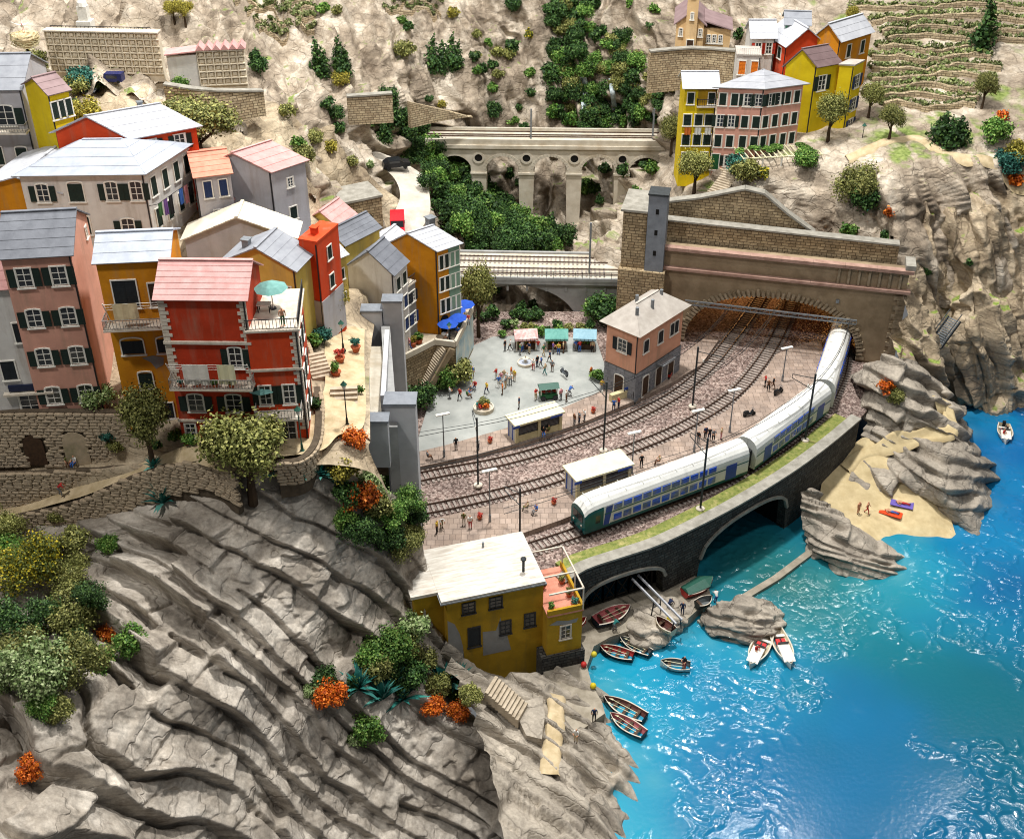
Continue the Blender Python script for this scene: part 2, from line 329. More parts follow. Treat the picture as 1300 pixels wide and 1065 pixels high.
def rock_disp(P, along, bed, size, amp, s=0, fine=1.0, soft=.11, saw=(.7, 1.1), warp=.28):
    """angular broken rock: tilted slabs lying along one direction, split again into smaller blocks"""
    a = np.array(along, float); a /= np.linalg.norm(a); b = np.array(bed, float); b -= a*(a@b); b /= np.linalg.norm(b); c = np.cross(a, b)
    W = P + np.stack([fbm(P/7+9, 2, s+1), fbm(P/7+3, 2, s+2), fbm(P/7+5, 2, s+3)], 1)*size[1]*warp
    tot = 0
    for k, (f, w) in enumerate(((1.0, 1.0), (.45, .34), (.19, .11))):
        Q = np.stack([W@a/(size[0]*f), W@b/(size[1]*f), W@c/(size[2]*f)], 1)
        d1, d2, e = _cells(Q, s+10*k, saw); t = np.clip(e/soft/(1.0 if k == 0 else 1.6), 0, 1); t = .5+.5*t*t*(3-2*t)
        d = d1*t+d2*(1-t) - (.20 if k == 0 else .10)*np.exp(-(e/(soft*.6))**2)
        tot = tot + d*w
    tot = tot + (ridged(P/2.2, 3, s+40)*.035 + fbm(P/.6, 2, s+50)*.02)*fine
    return tot*amp
def strata_disp(P, along, bed, thick, seg, amp, s=0, tilt=1.25):
    """long slabs overlapping like tiles: each bed leans out at its lower edge, is broken across, and has a dark cleft under it"""
    a = np.array(along, float); a /= np.linalg.norm(a); b = np.array(bed, float); b -= a*(a@b); b /= np.linalg.norm(b)
    u_ = P@b/(thick*2.1); t = P@b/thick + vnoise(np.stack([u_, u_*0+3.3, (P@a)/40+u_*0], 1), s+3)*.95 + fbm(P/15, 2, s)*1.0 + fbm(P/6.5, 2, s+2)*.14 + fbm(P/3.2, 2, s+4)*.06; k = np.floor(t); f = t-k
    def lay(k, f):
        ki = k.astype(np.int64); r0 = _h(ki, ki*0+s, ki*0, 5); q = P@a/(seg*(.6+.8*r0)) + r0*17 + fbm(P/4, 2, s+7)*.12; m = np.floor(q); g = q-m
        def one(m, g):
            mi = m.astype(np.int64); h = lambda j: _h(ki, mi, ki*0+j, s+j); return (h(1)-.5)*1.25 + (g-.5)*(h(2)-.5)*1.1 + (.5-f)*(tilt*.45+h(3)*tilt)
        w = np.clip(np.minimum(g, 1-g)/.035, 0, 1); w = .5+.5*w*w*(3-2*w); nb = np.where(g < .5, m-1, m+1); gg = np.where(g < .5, g+1, g-1)
        return one(m, g)*w + one(nb, gg)*(1-w) - .32*np.exp(-(np.minimum(g, 1-g)/.02)**2)
    w = np.clip(np.minimum(f, 1-f)/.04, 0, 1); w = .5+.5*w*w*(3-2*w); kn = np.where(f < .5, k-1, k+1); fn = np.where(f < .5, f+1, f-1)
    d = lay(k, f)*w + lay(kn, fn)*(1-w)
    d = d - .75*np.exp(-((1-f)/.07)**2)*(vnoise(P/2.5, s+8) > -.35)
    d = d*(.55+.75*np.clip(fbm(P/8, 2, s+70)+.55, 0, 1.1))
    c1, c2, e = _cells(P/np.array([1.5, 1.5, 1.5]), s+60, (.1, .5)); tt = np.clip(e/.1, 0, 1); tt = .5+.5*tt*tt*(3-2*tt)
    d = d + (c1*tt+c2*(1-tt))*.24 + ridged(P/1.1, 3, s+40)*.035 + fbm(P/.45, 2, s+50)*.02
    return d*amp
def loft(name, rows, nu, nv, material, disp=None, smooth=True, ground=True, keep=None):
    """a sheet of ground through a net of points; disp(P) pushes it along its own normal"""
    A = np.array([[tuple(p) for p in r] for r in rows], float)      # R,C,3
    A = np.stack([catmull(A[:, c], np.linspace(0, A.shape[0]-1, nv)) for c in range(A.shape[1])], 1)
    A = np.stack([catmull(A[r], np.linspace(0, A.shape[1]-1, nu)) for r in range(nv)], 0)
    du = np.gradient(A, axis=1); dv = np.gradient(A, axis=0); N = np.cross(du, dv); N /= np.linalg.norm(N, axis=2, keepdims=True)+1e-9
    if N[..., 2].mean() < 0: N = -N
    P = A.reshape(-1, 3); N = N.reshape(-1, 3)
    if disp is not None:
        D = np.asarray(disp(P)).reshape(nv, nu)
        for _ in range(1):                # takes the saw teeth off edges that run across the net
            E = np.pad(D, 1, mode='edge'); D = (E[1:-1, 1:-1]*4+2*(E[:-2, 1:-1]+E[2:, 1:-1]+E[1:-1, :-2]+E[1:-1, 2:])+E[:-2, :-2]+E[2:, 2:]+E[:-2, 2:]+E[2:, :-2])/16
        P = P + N*D.reshape(-1)[:, None]
    i = np.arange(nv*nu).reshape(nv, nu)
    F = np.stack([i[:-1, :-1], i[:-1, 1:], i[1:, 1:], i[1:, :-1]], -1).reshape(-1, 4)
    c = P[F].mean(1)
    if keep is not None: F = F[keep(c)]
    p0, p1, p3 = P[F[:, 0]], P[F[:, 1]], P[F[:, 3]]
    if np.cross(p1-p0, p3-p0)[:, 2].mean() < 0: F = F[:, ::-1]
    me = mesh_np(name, P, F, material, smooth); o = link(name, me); o['kind'] = 'structure'
    if ground: GROUND.append(me)
    return o
def rowY(*a): return [GY(u, v, Y) for u, v, Y in a]
def rowZ(*a): return [G(u, v, z) for u, v, z in a]

_b = MB().slab([(-75,94),(2,94),(8,100),(8,175),(-75,175)], 1.0, 3.6).build('ground', M['village_ground']); _b['kind'] = 'structure'
# foreground cliff below the village
def d_fore(P):
    d = strata_disp(P, (.8, -.43, -.43), (.6, .56, .56), 2.6, 5.2, 1.4, 3)
    top = np.clip((P[:, 1]-82.5-np.abs(P[:, 0]+28)*.06)/2.5, 0, 1); return d*(1-.8*top)
loft('cliff_front', [
    rowY((-70,662,88.5),(60,656,88),(190,628,86.2),(300,606,84.4),(400,598,85.2),(470,612,87),(532,650,90)),
    rowY((-70,735,80),(60,725,80.5),(190,712,79.6),(310,688,80.6),(410,680,83),(480,690,85),(540,725,87)),
    rowY((-70,800,72.5),(60,795,73.2),(190,790,74),(320,765,77),(420,760,79.8),(495,775,82),(552,805,84)),
    rowY((-70,870,66),(60,865,67),(190,865,68.8),(330,850,73),(440,845,76.5),(525,865,79),(600,885,80.5)),
    rowY((-70,975,58),(60,975,59.5),(190,975,63.5),(340,965,68.5),(460,955,72.2),(560,950,74.6),(660,955,75)),
    rowY((-70,1100,50),(60,1100,52),(190,1100,57),(350,1090,62.5),(480,1085,66),(600,1080,68.5),(730,1070,67.5)),
    ], 400, 430, M['rock_grey'], d_fore)

# rock at the foot of the yellow house, running down to the water
def d_low(P): return strata_disp(P, (.8, -.4, -.35), (.55, .6, .5), 1.5, 4, .8, 8)
loft('shore_rock', [
    rowZ((555,800,6),(600,845,3.4),(660,858,2.4),(705,850,2.0),(740,860,.8),(765,880,-.4)),
    rowZ((575,850,5.5),(620,880,3.6),(670,890,2.2),(715,905,1.6),(750,925,.9),(790,935,-.8)),
    rowZ((600,900,4.2),(640,920,2.8),(690,935,2.0),(740,950,1.5),(780,958,.6),(820,972,-1.0)),
    rowZ((620,960,3),(660,970,2.4),(710,985,1.8),(750,995,1.2),(790,1000,.2),(830,1010,-1.2)),
    rowZ((640,1080,2.4),(680,1080,2),(730,1080,1.2),(770,1080,.5),(800,1080,-.4),(840,1080,-1.4)),
    ], 150, 130, M['rock_shore'], d_low)

# village hill: terraces and lanes (mostly hidden under the houses)
def d_vil(P): return fbm(P/5, 4, 60)*.18 + rock_disp(P, (.3, -.4, -.85), (.9, .1, .3), (8, 3.4, 5), 1.3, 63)*np.clip((P[:, 1]-119)/6, 0, 1)
loft('village_hill', [
    rowZ((-90,668,16.2),(60,652,17.6),(190,610,23.4),(300,596,26),(400,590,26),(470,600,25.2),(500,640,22)),
    rowZ((-90,608,21.2),(60,604,21.4),(190,588,24.8),(300,575,26.5),(390,560,26.5),(440,560,26.3),(470,575,25.8)),
    rowZ((-90,593,21.5),(60,593,21.6),(165,588,22.6),(300,555,27),(390,545,26.6),(440,545,26.4),(470,560,26)),
    rowZ((-90,518,26.9),(60,518,26.9),(165,530,26.9),(300,540,27),(390,530,26.5),(440,530,26.2),(470,545,26)),
    rowZ((-90,450,29),(60,450,29),(190,450,29),(300,450,28.5),(400,450,26.2),(440,450,25.2),(470,450,24)),
    rowZ((-90,330,33),(60,330,33),(190,330,33),(300,330,31),(400,370,26),(445,380,23.5),(480,395,20)),
    rowZ((-90,250,35.5),(60,250,35.5),(190,250,35.5),(300,262,33.5),(390,300,26),(440,330,21),(500,370,16)),
    rowZ((-90,170,39),(60,170,39),(190,180,38.2),(300,205,35.5),(385,245,29),(440,275,22),(515,300,17.5)),
    rowY((-90,100,148),(60,100,146),(190,108,146),(300,120,148),(390,150,151),(450,200,152),(520,262,153)),
    ], 150, 240, M['rock_vil'], d_vil)

# mountain behind
def d_mtn(P):
    d = rock_disp(P, (.3, -.4, -.85), (.9, .1, .3), (12, 4.4, 7), 1.7, 14) + strata_disp(P, (.35, -.4, -.85), (.9, .1, .3), 4.6, 9, 1.0, 17)
    flat = np.clip((P[:, 0]-38)/10, 0, 1)*np.clip((P[:, 2]-27)/4, 0, 1)
    vil = np.clip((P[:, 0]-16)/4, 0, 1)*np.clip((52-P[:, 0])/4, 0, 1)*np.clip((P[:, 1]-144)/3, 0, 1)*np.clip((172-P[:, 1])/4, 0, 1)
    return d*(1-.85*flat)*(1-.75*vil)-.5*vil
loft('mountain', [
    rowY((-120,-90,205),(40,-90,205),(200,-90,206),(340,-90,208),(470,-90,208),(570,-90,206),(660,-90,206),(750,-90,206),(840,-90,206),(940,-90,206),(1060,-90,202),(1180,-90,200),(1300,-90,198),(1440,-90,196)),
    rowY((-120,0,172),(40,0,172),(200,0,174),(340,0,184),(470,0,192),(570,0,196),(660,0,198),(750,0,199),(840,0,198),(940,0,192),(1060,0,184),(1180,0,182),(1300,0,180),(1440,0,178)),
    rowY((-120,60,155),(40,60,155),(200,60,156),(340,60,168),(470,60,180),(570,60,189),(660,60,194),(750,60,194),(840,60,190),(940,75,176),(1060,75,171),(1180,75,170),(1300,75,167),(1440,75,165)),
    rowY((-120,110,143),(40,110,143),(200,110,145),(340,120,155),(455,120,168),(560,120,181),(660,120,189),(750,120,190),(835,120,183),(930,140,164),(1060,140,161),(1180,140,159),(1300,140,156),(1440,140,155)),
    rowY((-120,170,130),(40,165,130),(200,175,131),(340,170,144),(455,190,158),(545,185,177),(650,240,182),(750,240,182),(835,185,177),(920,205,153),(1060,185,151),(1180,180,150),(1300,190,148),(1440,190,148)),
    rowY((-120,240,121),(40,235,121),(200,240,122),(350,235,134),(450,262,148),(530,255,163),(640,285,173),(740,290,173),(820,262,160),(905,243,148),(1050,235,146.5),(1150,225,144),(1300,225,146),(1440,225,146)),
    rowY((-120,300,113),(40,300,113),(200,300,114),(360,290,126),(450,300,141),(540,312,154),(630,318,160),(720,318,160),(800,300,150),(900,290,147),(1030,300,145),(1140,300,139),(1300,300,144),(1440,300,144)),
    rowY((-120,350,108),(40,350,108),(200,350,108),(370,340,119),(460,360,133),(560,385,146),(640,410,147),(720,410,148),(790,400,147),(900,345,146.5),(1030,355,144.8),(1150,385,138),(1300,395,141),(1440,395,141)),
    ], 640, 430, M['rock_beige'], d_mtn, keep=lambda c: ~((c[:, 1] < 138.5) & (c[:, 0] > -8) & (c[:, 0] < 49)) & ~((c[:, 0] <= -8) & (c[:, 1] < 140)))

# cliff at the far side of the cove
def d_head(P): return rock_disp(P, (.3, -.2, -.9), (.9, .1, .3), (10, 4.0, 6), 1.3, 22) + strata_disp(P, (.3, -.2, -.9), (.9, .1, .3), 3.6, 8, 1.0, 24)
loft('sea_cliff', [
    rowY((1118,292,141),(1150,262,143),(1200,235,146),(1260,225,147),(1320,222,147),(1420,220,147)),
    rowY((1128,330,136.5),(1160,315,138),(1205,300,141),(1250,290,140),(1310,285,142),(1420,280,142)),
    rowY((1140,385,132),(1170,375,133.5),(1200,380,138),(1240,368,136),(1300,355,139),(1420,350,139)),
    rowY((1140,440,128.5),(1172,440,129.5),(1200,440,135),(1240,420,132.5),(1300,410,136),(1420,410,136)),
    rowY((1130,495,125.5),(1170,492,127),(1205,500,133),(1250,490,131.5),(1310,480,133),(1420,480,133)),
    rowY((1110,560,124),(1165,560,125.5),(1210,545,131.5),(1260,538,131),(1320,532,131.5),(1420,530,131.5)),
    ], 210, 260, M['rock_head'], d_head)

# rocky point beside the track wall, with the path and the beach below it
def d_pt(P): return strata_disp(P, (.8, -.5, -.2), (.2, .45, .8), 1.7, 4, .8, 31)
loft('rocky_point', [
    rowZ((1085,478,7.6),(1120,455,13),(1160,455,13),(1190,480,9),(1205,505,7),(1222,528,0)),
    rowZ((1090,505,7.5),(1115,480,12),(1160,490,11.5),(1195,515,7.2),(1215,535,6),(1240,560,-1)),
    rowZ((1096,535,6.0),(1115,520,8.5),(1160,530,9),(1198,545,7.6),(1228,560,5.6),(1256,592,-1)),
    rowZ((1092,562,4.2),(1120,568,4.6),(1165,556,6.0),(1205,556,6.4),(1236,585,4.4),(1262,615,-1)),
    rowZ((1085,585,3.2),(1118,594,3.2),(1165,588,5.2),(1205,592,5.6),(1236,622,2.8),(1258,655,-1)),
    rowZ((1078,610,2.2),(1110,622,2.0),(1160,614,3.0),(1198,628,3.8),(1226,650,2.0),(1248,682,-1)),
    rowZ((1076,636,-.6),(1112,648,-.6),(1158,640,-.4),(1200,662,-.6),(1232,684,-1),(1250,702,-1.6)),
    ], 150, 150, M['rock_shore'], d_pt)
def d_pt2(P): return strata_disp(P, (.9, -.3, -.1), (.2, .45, .8), 1.0, 4, .55, 37)
loft('tide_rock', [
    rowZ((1018,625,5.2),(1032,620,5.4),(1050,640,3.4),(1070,655,2.0),(1092,668,1.0)),
    rowZ((1016,660,2.6),(1035,655,3.8),(1065,668,3.2),(1098,678,2.2),(1126,690,.2)),
    rowZ((1024,690,.4),(1046,685,2.6),(1078,690,2.6),(1112,700,1.8),(1148,712,-.4)),
    rowZ((1046,715,-.4),(1064,712,1.4),(1092,716,1.6),(1120,722,.9),(1156,728,-.8)),
    rowZ((1070,745,-1.2),(1080,740,-.6),(1100,742,-.4),(1125,742,-.6),(1150,744,-1.2)),
    ], 110, 100, M['rock_shore'], d_pt2)
def d_pt3(P): return rock_disp(P, (.9, -.3, -.1), (.3, .3, .8), (3, .8, 2), .45, 43)
loft('tide_rock', [
    rowZ((895,772,.6),(915,762,2.0),(945,758,2.2),(975,765,1.4),(1000,780,-.6)),
    rowZ((888,790,.2),(912,780,2.0),(945,778,2.4),(978,785,1.4),(1005,795,-.8)),
    rowZ((896,806,-.5),(918,800,1.2),(945,800,1.6),(975,803,.8),(996,808,-.8)),
    rowZ((905,822,-1),(925,820,-.4),(945,824,-.3),(970,822,-.6),(985,818,-1)),
    ], 80, 60, M['rock_shore'], d_pt3)
loft('tide_rock', [
    rowZ((800,775,1.2),(820,765,1.5),(850,760,1.6),(885,762,1.4)),
    rowZ((795,795,1.0),(815,788,1.8),(842,792,1.7),(872,790,1.0)),
    rowZ((785,812,-.3),(810,812,1.1),(838,815,.9),(862,808,-.4)),
    rowZ((790,826,-1),(812,828,-.8),(838,828,-.8),(858,820,-1)),
    ], 60, 45, M['rock_shore'], d_pt3)

# beach
sandm = mat('sand', '#cdbb92', '#b5a27a', .8, bump=.5, bscale=9, rough=.95, stain='#b39a6a', stain_amt=.4)
loft('beach', [
    rowZ((1050,592,3.9),(1085,562,4.6),(1102,556,5.2),(1128,575,4.2)),
    rowZ((1044,616,2.9),(1080,602,3.1),(1120,600,3.1),(1152,600,3.4)),
    rowZ((1044,640,1.9),(1085,633,1.9),(1130,628,1.9),(1178,630,1.8)),
    rowZ((1062,664,1.0),(1106,660,1.0),(1150,650,1.0),(1205,652,.9)),
    rowZ((1088,692,.1),(1128,686,.12),(1165,678,.1),(1215,680,.05)),
    rowZ((1110,718,-.8),(1148,708,-.8),(1180,702,-.8),(1226,700,-.8)),
    ], 80, 80, sandm, lambda P: fbm(P/1.5, 4, 70)*.07+fbm(P/4, 2, 69)*.3-.12)
# water: painted and cast in clear resin, ripples modelled in patches
def watermat():
    m, n, l, b = nt('sea_water'); b.inputs['Roughness'].default_value = .17; b.inputs['Specular IOR Level'].default_value = .5
    b.inputs['Coat Weight'].default_value = .1; b.inputs['Coat Roughness'].default_value = .08
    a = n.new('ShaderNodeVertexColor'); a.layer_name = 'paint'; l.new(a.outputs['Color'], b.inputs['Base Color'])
    tc = n.new('ShaderNodeTexCoord'); f = n.new('ShaderNodeTexNoise'); f.inputs['Scale'].default_value = 2.2; f.inputs['Detail'].default_value = 4; l.new(tc.outputs['Object'], f.inputs['Vector'])
    bp = n.new('ShaderNodeBump'); bp.inputs['Strength'].default_value = .16; bp.inputs['Distance'].default_value = .1; l.new(f.outputs['Fac'], bp.inputs['Height']); l.new(bp.outputs['Normal'], b.inputs['Normal'])
    return m
SHORE = [G(u, v, 0) for u, v in [(745,840),(772,870),(780,900),(812,960),(830,990),(790,800),(830,820),(870,805),(900,815),(950,830),(1000,800),(960,760),(1010,745),(1050,735),(1090,745),(1140,730),(1150,715),(1120,690),(1165,680),(1200,672),(1230,668),(1255,640),(1255,590),(1235,550),(1222,522),(1262,520),(1300,518),(760,820)]]
def water(name, x0, x1, y0, y1, step):
    nx, ny = int((x1-x0)/step), int((y1-y0)/step)
    X, Y = np.meshgrid(np.linspace(x0, x1, nx), np.linspace(y0, y1, ny)); P = np.stack([X.ravel(), Y.ravel(), 0*X.ravel()], 1)
    S = np.array([(p.x, p.y) for p in SHORE]); d = np.full(len(P), 1e9)
    for s in S: d = np.minimum(d, (P[:, 0]-s[0])**2+(P[:, 1]-s[1])**2)
    d = np.sqrt(d)
    patch = fbm(P/np.array([9., 7., 1]), 3, 80)
    k = np.clip((patch+.06)/.14, 0, 1)
    near = np.clip(1-np.abs(d-6)/7, 0, 1)*np.clip((fbm(P/6, 2, 84)+.25)*4, 0, 1); k = np.maximum(k, near)
    W = P.copy(); W[:, :2] += np.stack([fbm(P/1.3, 2, 81), fbm(P/1.3, 2, 82)], 1)*.55
    c, s_ = math.cos(.35), math.sin(.35); Q = np.stack([(W[:, 0]*c-W[:, 1]*s_)/1.5, (W[:, 0]*s_+W[:, 1]*c)/.8, 0*d], 1)
    rip = ridged(Q, 1, 83)+.25*ridged(Q*2.3, 1, 85)
    P[:, 2] = k*np.clip(rip-.30, 0, 1.3)*.19 + fbm(P/4, 2, 86)*.01
    wsum = 0; C = 0; NZ = np.stack([fbm(P/9, 3, 87), fbm(P/9+7, 3, 88)], 1)*4.5
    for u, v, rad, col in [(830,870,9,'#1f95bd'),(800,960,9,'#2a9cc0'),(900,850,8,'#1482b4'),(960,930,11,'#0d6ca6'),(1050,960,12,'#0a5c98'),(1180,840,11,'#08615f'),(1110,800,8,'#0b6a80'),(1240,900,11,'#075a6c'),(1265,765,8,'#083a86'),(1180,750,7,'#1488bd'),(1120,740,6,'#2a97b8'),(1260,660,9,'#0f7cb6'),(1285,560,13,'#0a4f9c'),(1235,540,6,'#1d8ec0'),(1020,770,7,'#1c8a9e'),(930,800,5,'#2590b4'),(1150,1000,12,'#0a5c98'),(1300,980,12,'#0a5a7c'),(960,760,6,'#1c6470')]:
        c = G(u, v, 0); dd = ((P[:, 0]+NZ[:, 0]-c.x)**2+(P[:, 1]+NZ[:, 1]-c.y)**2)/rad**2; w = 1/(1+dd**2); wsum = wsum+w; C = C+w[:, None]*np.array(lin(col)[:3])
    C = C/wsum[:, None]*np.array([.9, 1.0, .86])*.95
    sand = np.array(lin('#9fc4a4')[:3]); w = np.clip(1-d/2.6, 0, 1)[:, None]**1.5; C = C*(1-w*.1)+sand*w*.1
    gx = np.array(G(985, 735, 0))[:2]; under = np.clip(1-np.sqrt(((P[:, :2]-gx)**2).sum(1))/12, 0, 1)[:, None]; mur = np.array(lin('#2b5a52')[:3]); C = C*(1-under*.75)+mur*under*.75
    i = np.arange(nx*ny).reshape(ny, nx); F = np.stack([i[:-1, :-1], i[:-1, 1:], i[1:, 1:], i[1:, :-1]], -1).reshape(-1, 4)
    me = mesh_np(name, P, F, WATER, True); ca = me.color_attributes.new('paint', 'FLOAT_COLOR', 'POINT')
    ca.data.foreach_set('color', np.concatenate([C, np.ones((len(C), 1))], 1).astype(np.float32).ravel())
    o = link(name, me); o['kind'] = 'structure'; return o
WATER = watermat()
water('sea', 3, 74, 58, 142, .17)
# ================================================================ station level, walls, portal, bridges
ZP = 7.5
M['ballast'] = gravelmat('ballast', ('#4a3d36', '#85716a', '#b5a59c'), 5.0)
M['platform'] = stonemat('platform', '#aa998e', '#958479', '#7f7168', .8, .8, bump=.25, mort=.04)
M['asphalt'] = mat('piazza_paint', '#a2a49f', '#8c8f8b', .35, bump=.12, bscale=12, rough=.85, stain='#737b77', stain_amt=.4)
M['concrete'] = mat('concrete', '#a8a8a6', '#8e8e8c', .5, bump=.15, bscale=4, rough=.85, stain='#77756f', stain_amt=.4)
M['concrete_lt'] = mat('concrete_light', '#b9babc', '#a5a6a8', .4, bump=.05, bscale=6, rough=.8)
M['lead'] = mat('lead_cap', '#7b8087', '#6a6f76', 1.2, bump=.1, rough=.6)
M['cream_stone'] = mat('cream_stone', '#cdc5b5', '#b3a996', .5, bump=.25, bscale=5, rough=.9, stain='#9b8563', stain_amt=.5)
M['portal'] = mat('portal_render', '#9c8a70', '#7d6c54', .35, bump=.3, bscale=4, rough=.92, stain='#5c4d3b', stain_amt=.6)
M['cornice'] = mat('cornice', '#a98a7c', '#8b6d60', .8, bump=.2, rough=.85)
M['rubble_dark'] = stonemat('rubble_dark', '#565552', '#3f3e3c', '#242322', .75, .34, bump=.9)
M['rubble_tan'] = stonemat('rubble_tan', '#b8a586', '#917f64', '#5c4e3b', .8, .36, bump=.8)
M['rubble_light'] = stonemat('rubble_light', '#c9b99c', '#a6947a', '#6b5d49', .7, .3, bump=.8)
M['quoin'] = mat('quoin_stone', '#a3937c', '#74664f', 1.2, bump=.5, bscale=5, rough=.9)
M['rail'] = mat('rail_steel', '#4d3a30', '#6a5a50', 4, rough=.45, metal=.5)
M['sleeper'] = mat('sleeper', '#a89e95', '#756a62', 5, bump=.3, rough=.9)
M['steel_dk'] = mat('steel_dark', '#3d4244', '#2c3032', 3, rough=.5, metal=.3)
M['steel_gr'] = mat('steel_grey', '#8b9094', '#6f7478', 3, rough=.45, metal=.4)
M['coping'] = mat('coping', '#9a968c', '#7a766c', 1, bump=.3, rough=.85)
M['verge'] = mat('verge_grass', '#8a8c4c', '#5c6c30', 2.2, bump=1.0, bscale=9, rough=.95, stain='#b8a974', stain_amt=.85)
M['black'] = mat('opening_shade', '#15130f', '#0c0b0a', 1, rough=.95)  # black stands in for the shade inside vaults, archways and small openings

# station ground: ballast bed on solid fill
wallpx = [(716,740),(745,722),(790,707),(835,692),(880,671),(925,648),(970,622),(1015,593),(1055,563),(1092,532)]
wall = smooth_line([G(u, v, 8.3) for u, v in wallpx], .5)
backL = G(1118, 464, ZP)
def inset(line, d):                       # shift a level line sideways (towards its left)
    t = np.gradient(line, axis=0); t /= np.linalg.norm(t, axis=1, keepdims=True); n = np.stack([-t[:, 1], t[:, 0], 0*t[:, 0]], 1); return line+n*d
wi = inset(wall, .6)
bed = [(p[0], p[1]) for p in wi[::4]]+[(wi[-1][0], wi[-1][1]), (50.5, 130), (52, 175), (20, 175), (14, 150), (13, 146.5), (-4, 146.5), (-12, 131), (-15, 121), (-11.2, 93), (-2, 88)]
o = MB().slab(bed, ZP-.5, ZP-.25).build('track_bed', M['ballast']); o['kind'] = 'structure'
GROUND.append(o.data)
# piazza
pz = [G(u, v, ZP) for u, v in [(515,605),(530,560),(545,510),(575,470),(600,440),(625,428),(690,425),(757,432),(770,470),(772,492),(715,520),(640,548),(565,572)]]
o = MB().slab([(p.x, p.y) for p in pz], ZP-.6, ZP+.06).build('piazza', M['asphalt']); o['kind'] = 'structure'; GROUND.append(o.data)
# platforms
pf1 = [G(u, v, ZP+.4) for u, v in [(515,603),(565,573),(640,549),(716,521),(773,493),(800,480),(868,452),(893,440),(905,445),(880,473),(845,493),(800,513),(740,540),(680,560),(600,580),(515,600)]]
pf1 = [G(u, v, ZP+.4) for u, v in [(510,578),(565,565),(640,544),(716,517),(768,494),(800,484),(868,448),(900,425),(912,432),(890,463),(850,487),(800,511),(740,536),(680,556),(600,578),(510,597)]]
o = MB().slab([(p.x, p.y) for p in pf1], ZP-.6, ZP+.38).build('platform', M['platform']); box_uv(o.data); o['kind'] = 'structure'; GROUND.append(o.data)
pf2 = [G(u, v, ZP+.4) for u, v in [(528,664),(640,637),(711,617),(792,584),(868,553),(925,520),(962,483),(985,450),(1040,430),(1046,445),(1045,475),(1028,505),(998,535),(960,562),(900,590),(840,613),(770,637),(712,660),(660,678),(600,695),(528,705)]]
o = MB().slab([(p.x, p.y) for p in pf2], ZP-.6, ZP+.42).build('platform', M['platform']); box_uv(o.data); o['kind'] = 'structure'; GROUND.append(o.data)

# tracks
def track(label, px, extra=None):
    c = smooth_line([G(u, v, ZP) for u, v in px]+(extra or []), .62); t = np.gradient(c, axis=0); t /= np.linalg.norm(t, axis=1, keepdims=True)
    n = np.stack([-t[:, 1], t[:, 0], 0*t[:, 0]], 1)
    root = thing('railway_track', label, 'track', tuple(c[0])); o0 = Vector(c[0])
    sl = MB()
    for p, tt, nn in zip(c, t, n):
        p = Vector(p)-o0; tt = Vector(tt); nn = Vector(nn); a = p-nn*1.3; b = p+nn*1.3
        w = tt*.13; z0, z1 = Vector((0,0,-.3)), Vector((0,0,-.08))
        sl.add([a-w+z0, b-w+z0, b+w+z0, a+w+z0, a-w+z1, b-w+z1, b+w+z1, a+w+z1], [(4,5,6,7),(0,1,5,4),(1,2,6,5),(2,3,7,6),(3,0,4,7)])
    tag(sl.build('sleepers', M['sleeper'], root), kind='stuff')
    for sd in (-.76, .76):
        m = MB(); q = [Vector(p)-o0+Vector(nn)*sd for p, nn in zip(c, n)]; vs = []; fs = []
        for p, nn in zip(q, n):
            w = Vector(nn)*.05
            vs += [p-w+Vector((0,0,-.1)), p-w+Vector((0,0,.14)), p+w+Vector((0,0,.14)), p+w+Vector((0,0,-.1))]
        for i in range(len(q)-1):
            for k in range(3): fs.append((i*4+k, i*4+4+k, i*4+5+k, i*4+1+k))
        m.add(vs, fs).build('rail', M['rail'], root)
    return c
T1 = track('railway track nearest the station building, curving into the tunnel', [(500,613),(560,600),(640,585),(720,562),(793,534),(860,499),(902,462),(932,425),(955,394),(972,368)])
T2 = track('middle railway track between the two long platforms', [(500,653),(560,643),(640,625),(711,605),(792,573),(868,541),(928,503),(962,466),(985,430),(1000,396),(1008,370)])
T3 = track('outer railway track carrying the double deck train', [(640,706),(690,690),(735,675),(800,653),(860,632),(920,608),(972,580),(1015,549),(1046,514),(1064,480),(1070,450),(1066,415),(1056,385)])

# verge between train and wall
vg = inset(wall, .65); vo = inset(wall, 3.3)
o = MB().slab([(p[0], p[1]) for p in vg[4::3]]+[(p[0], p[1]) for p in vo[4::3][::-1]], ZP-.4, ZP+.12).build('verge', M['verge']); o['kind'] = 'structure'; GROUND.append(o.data)

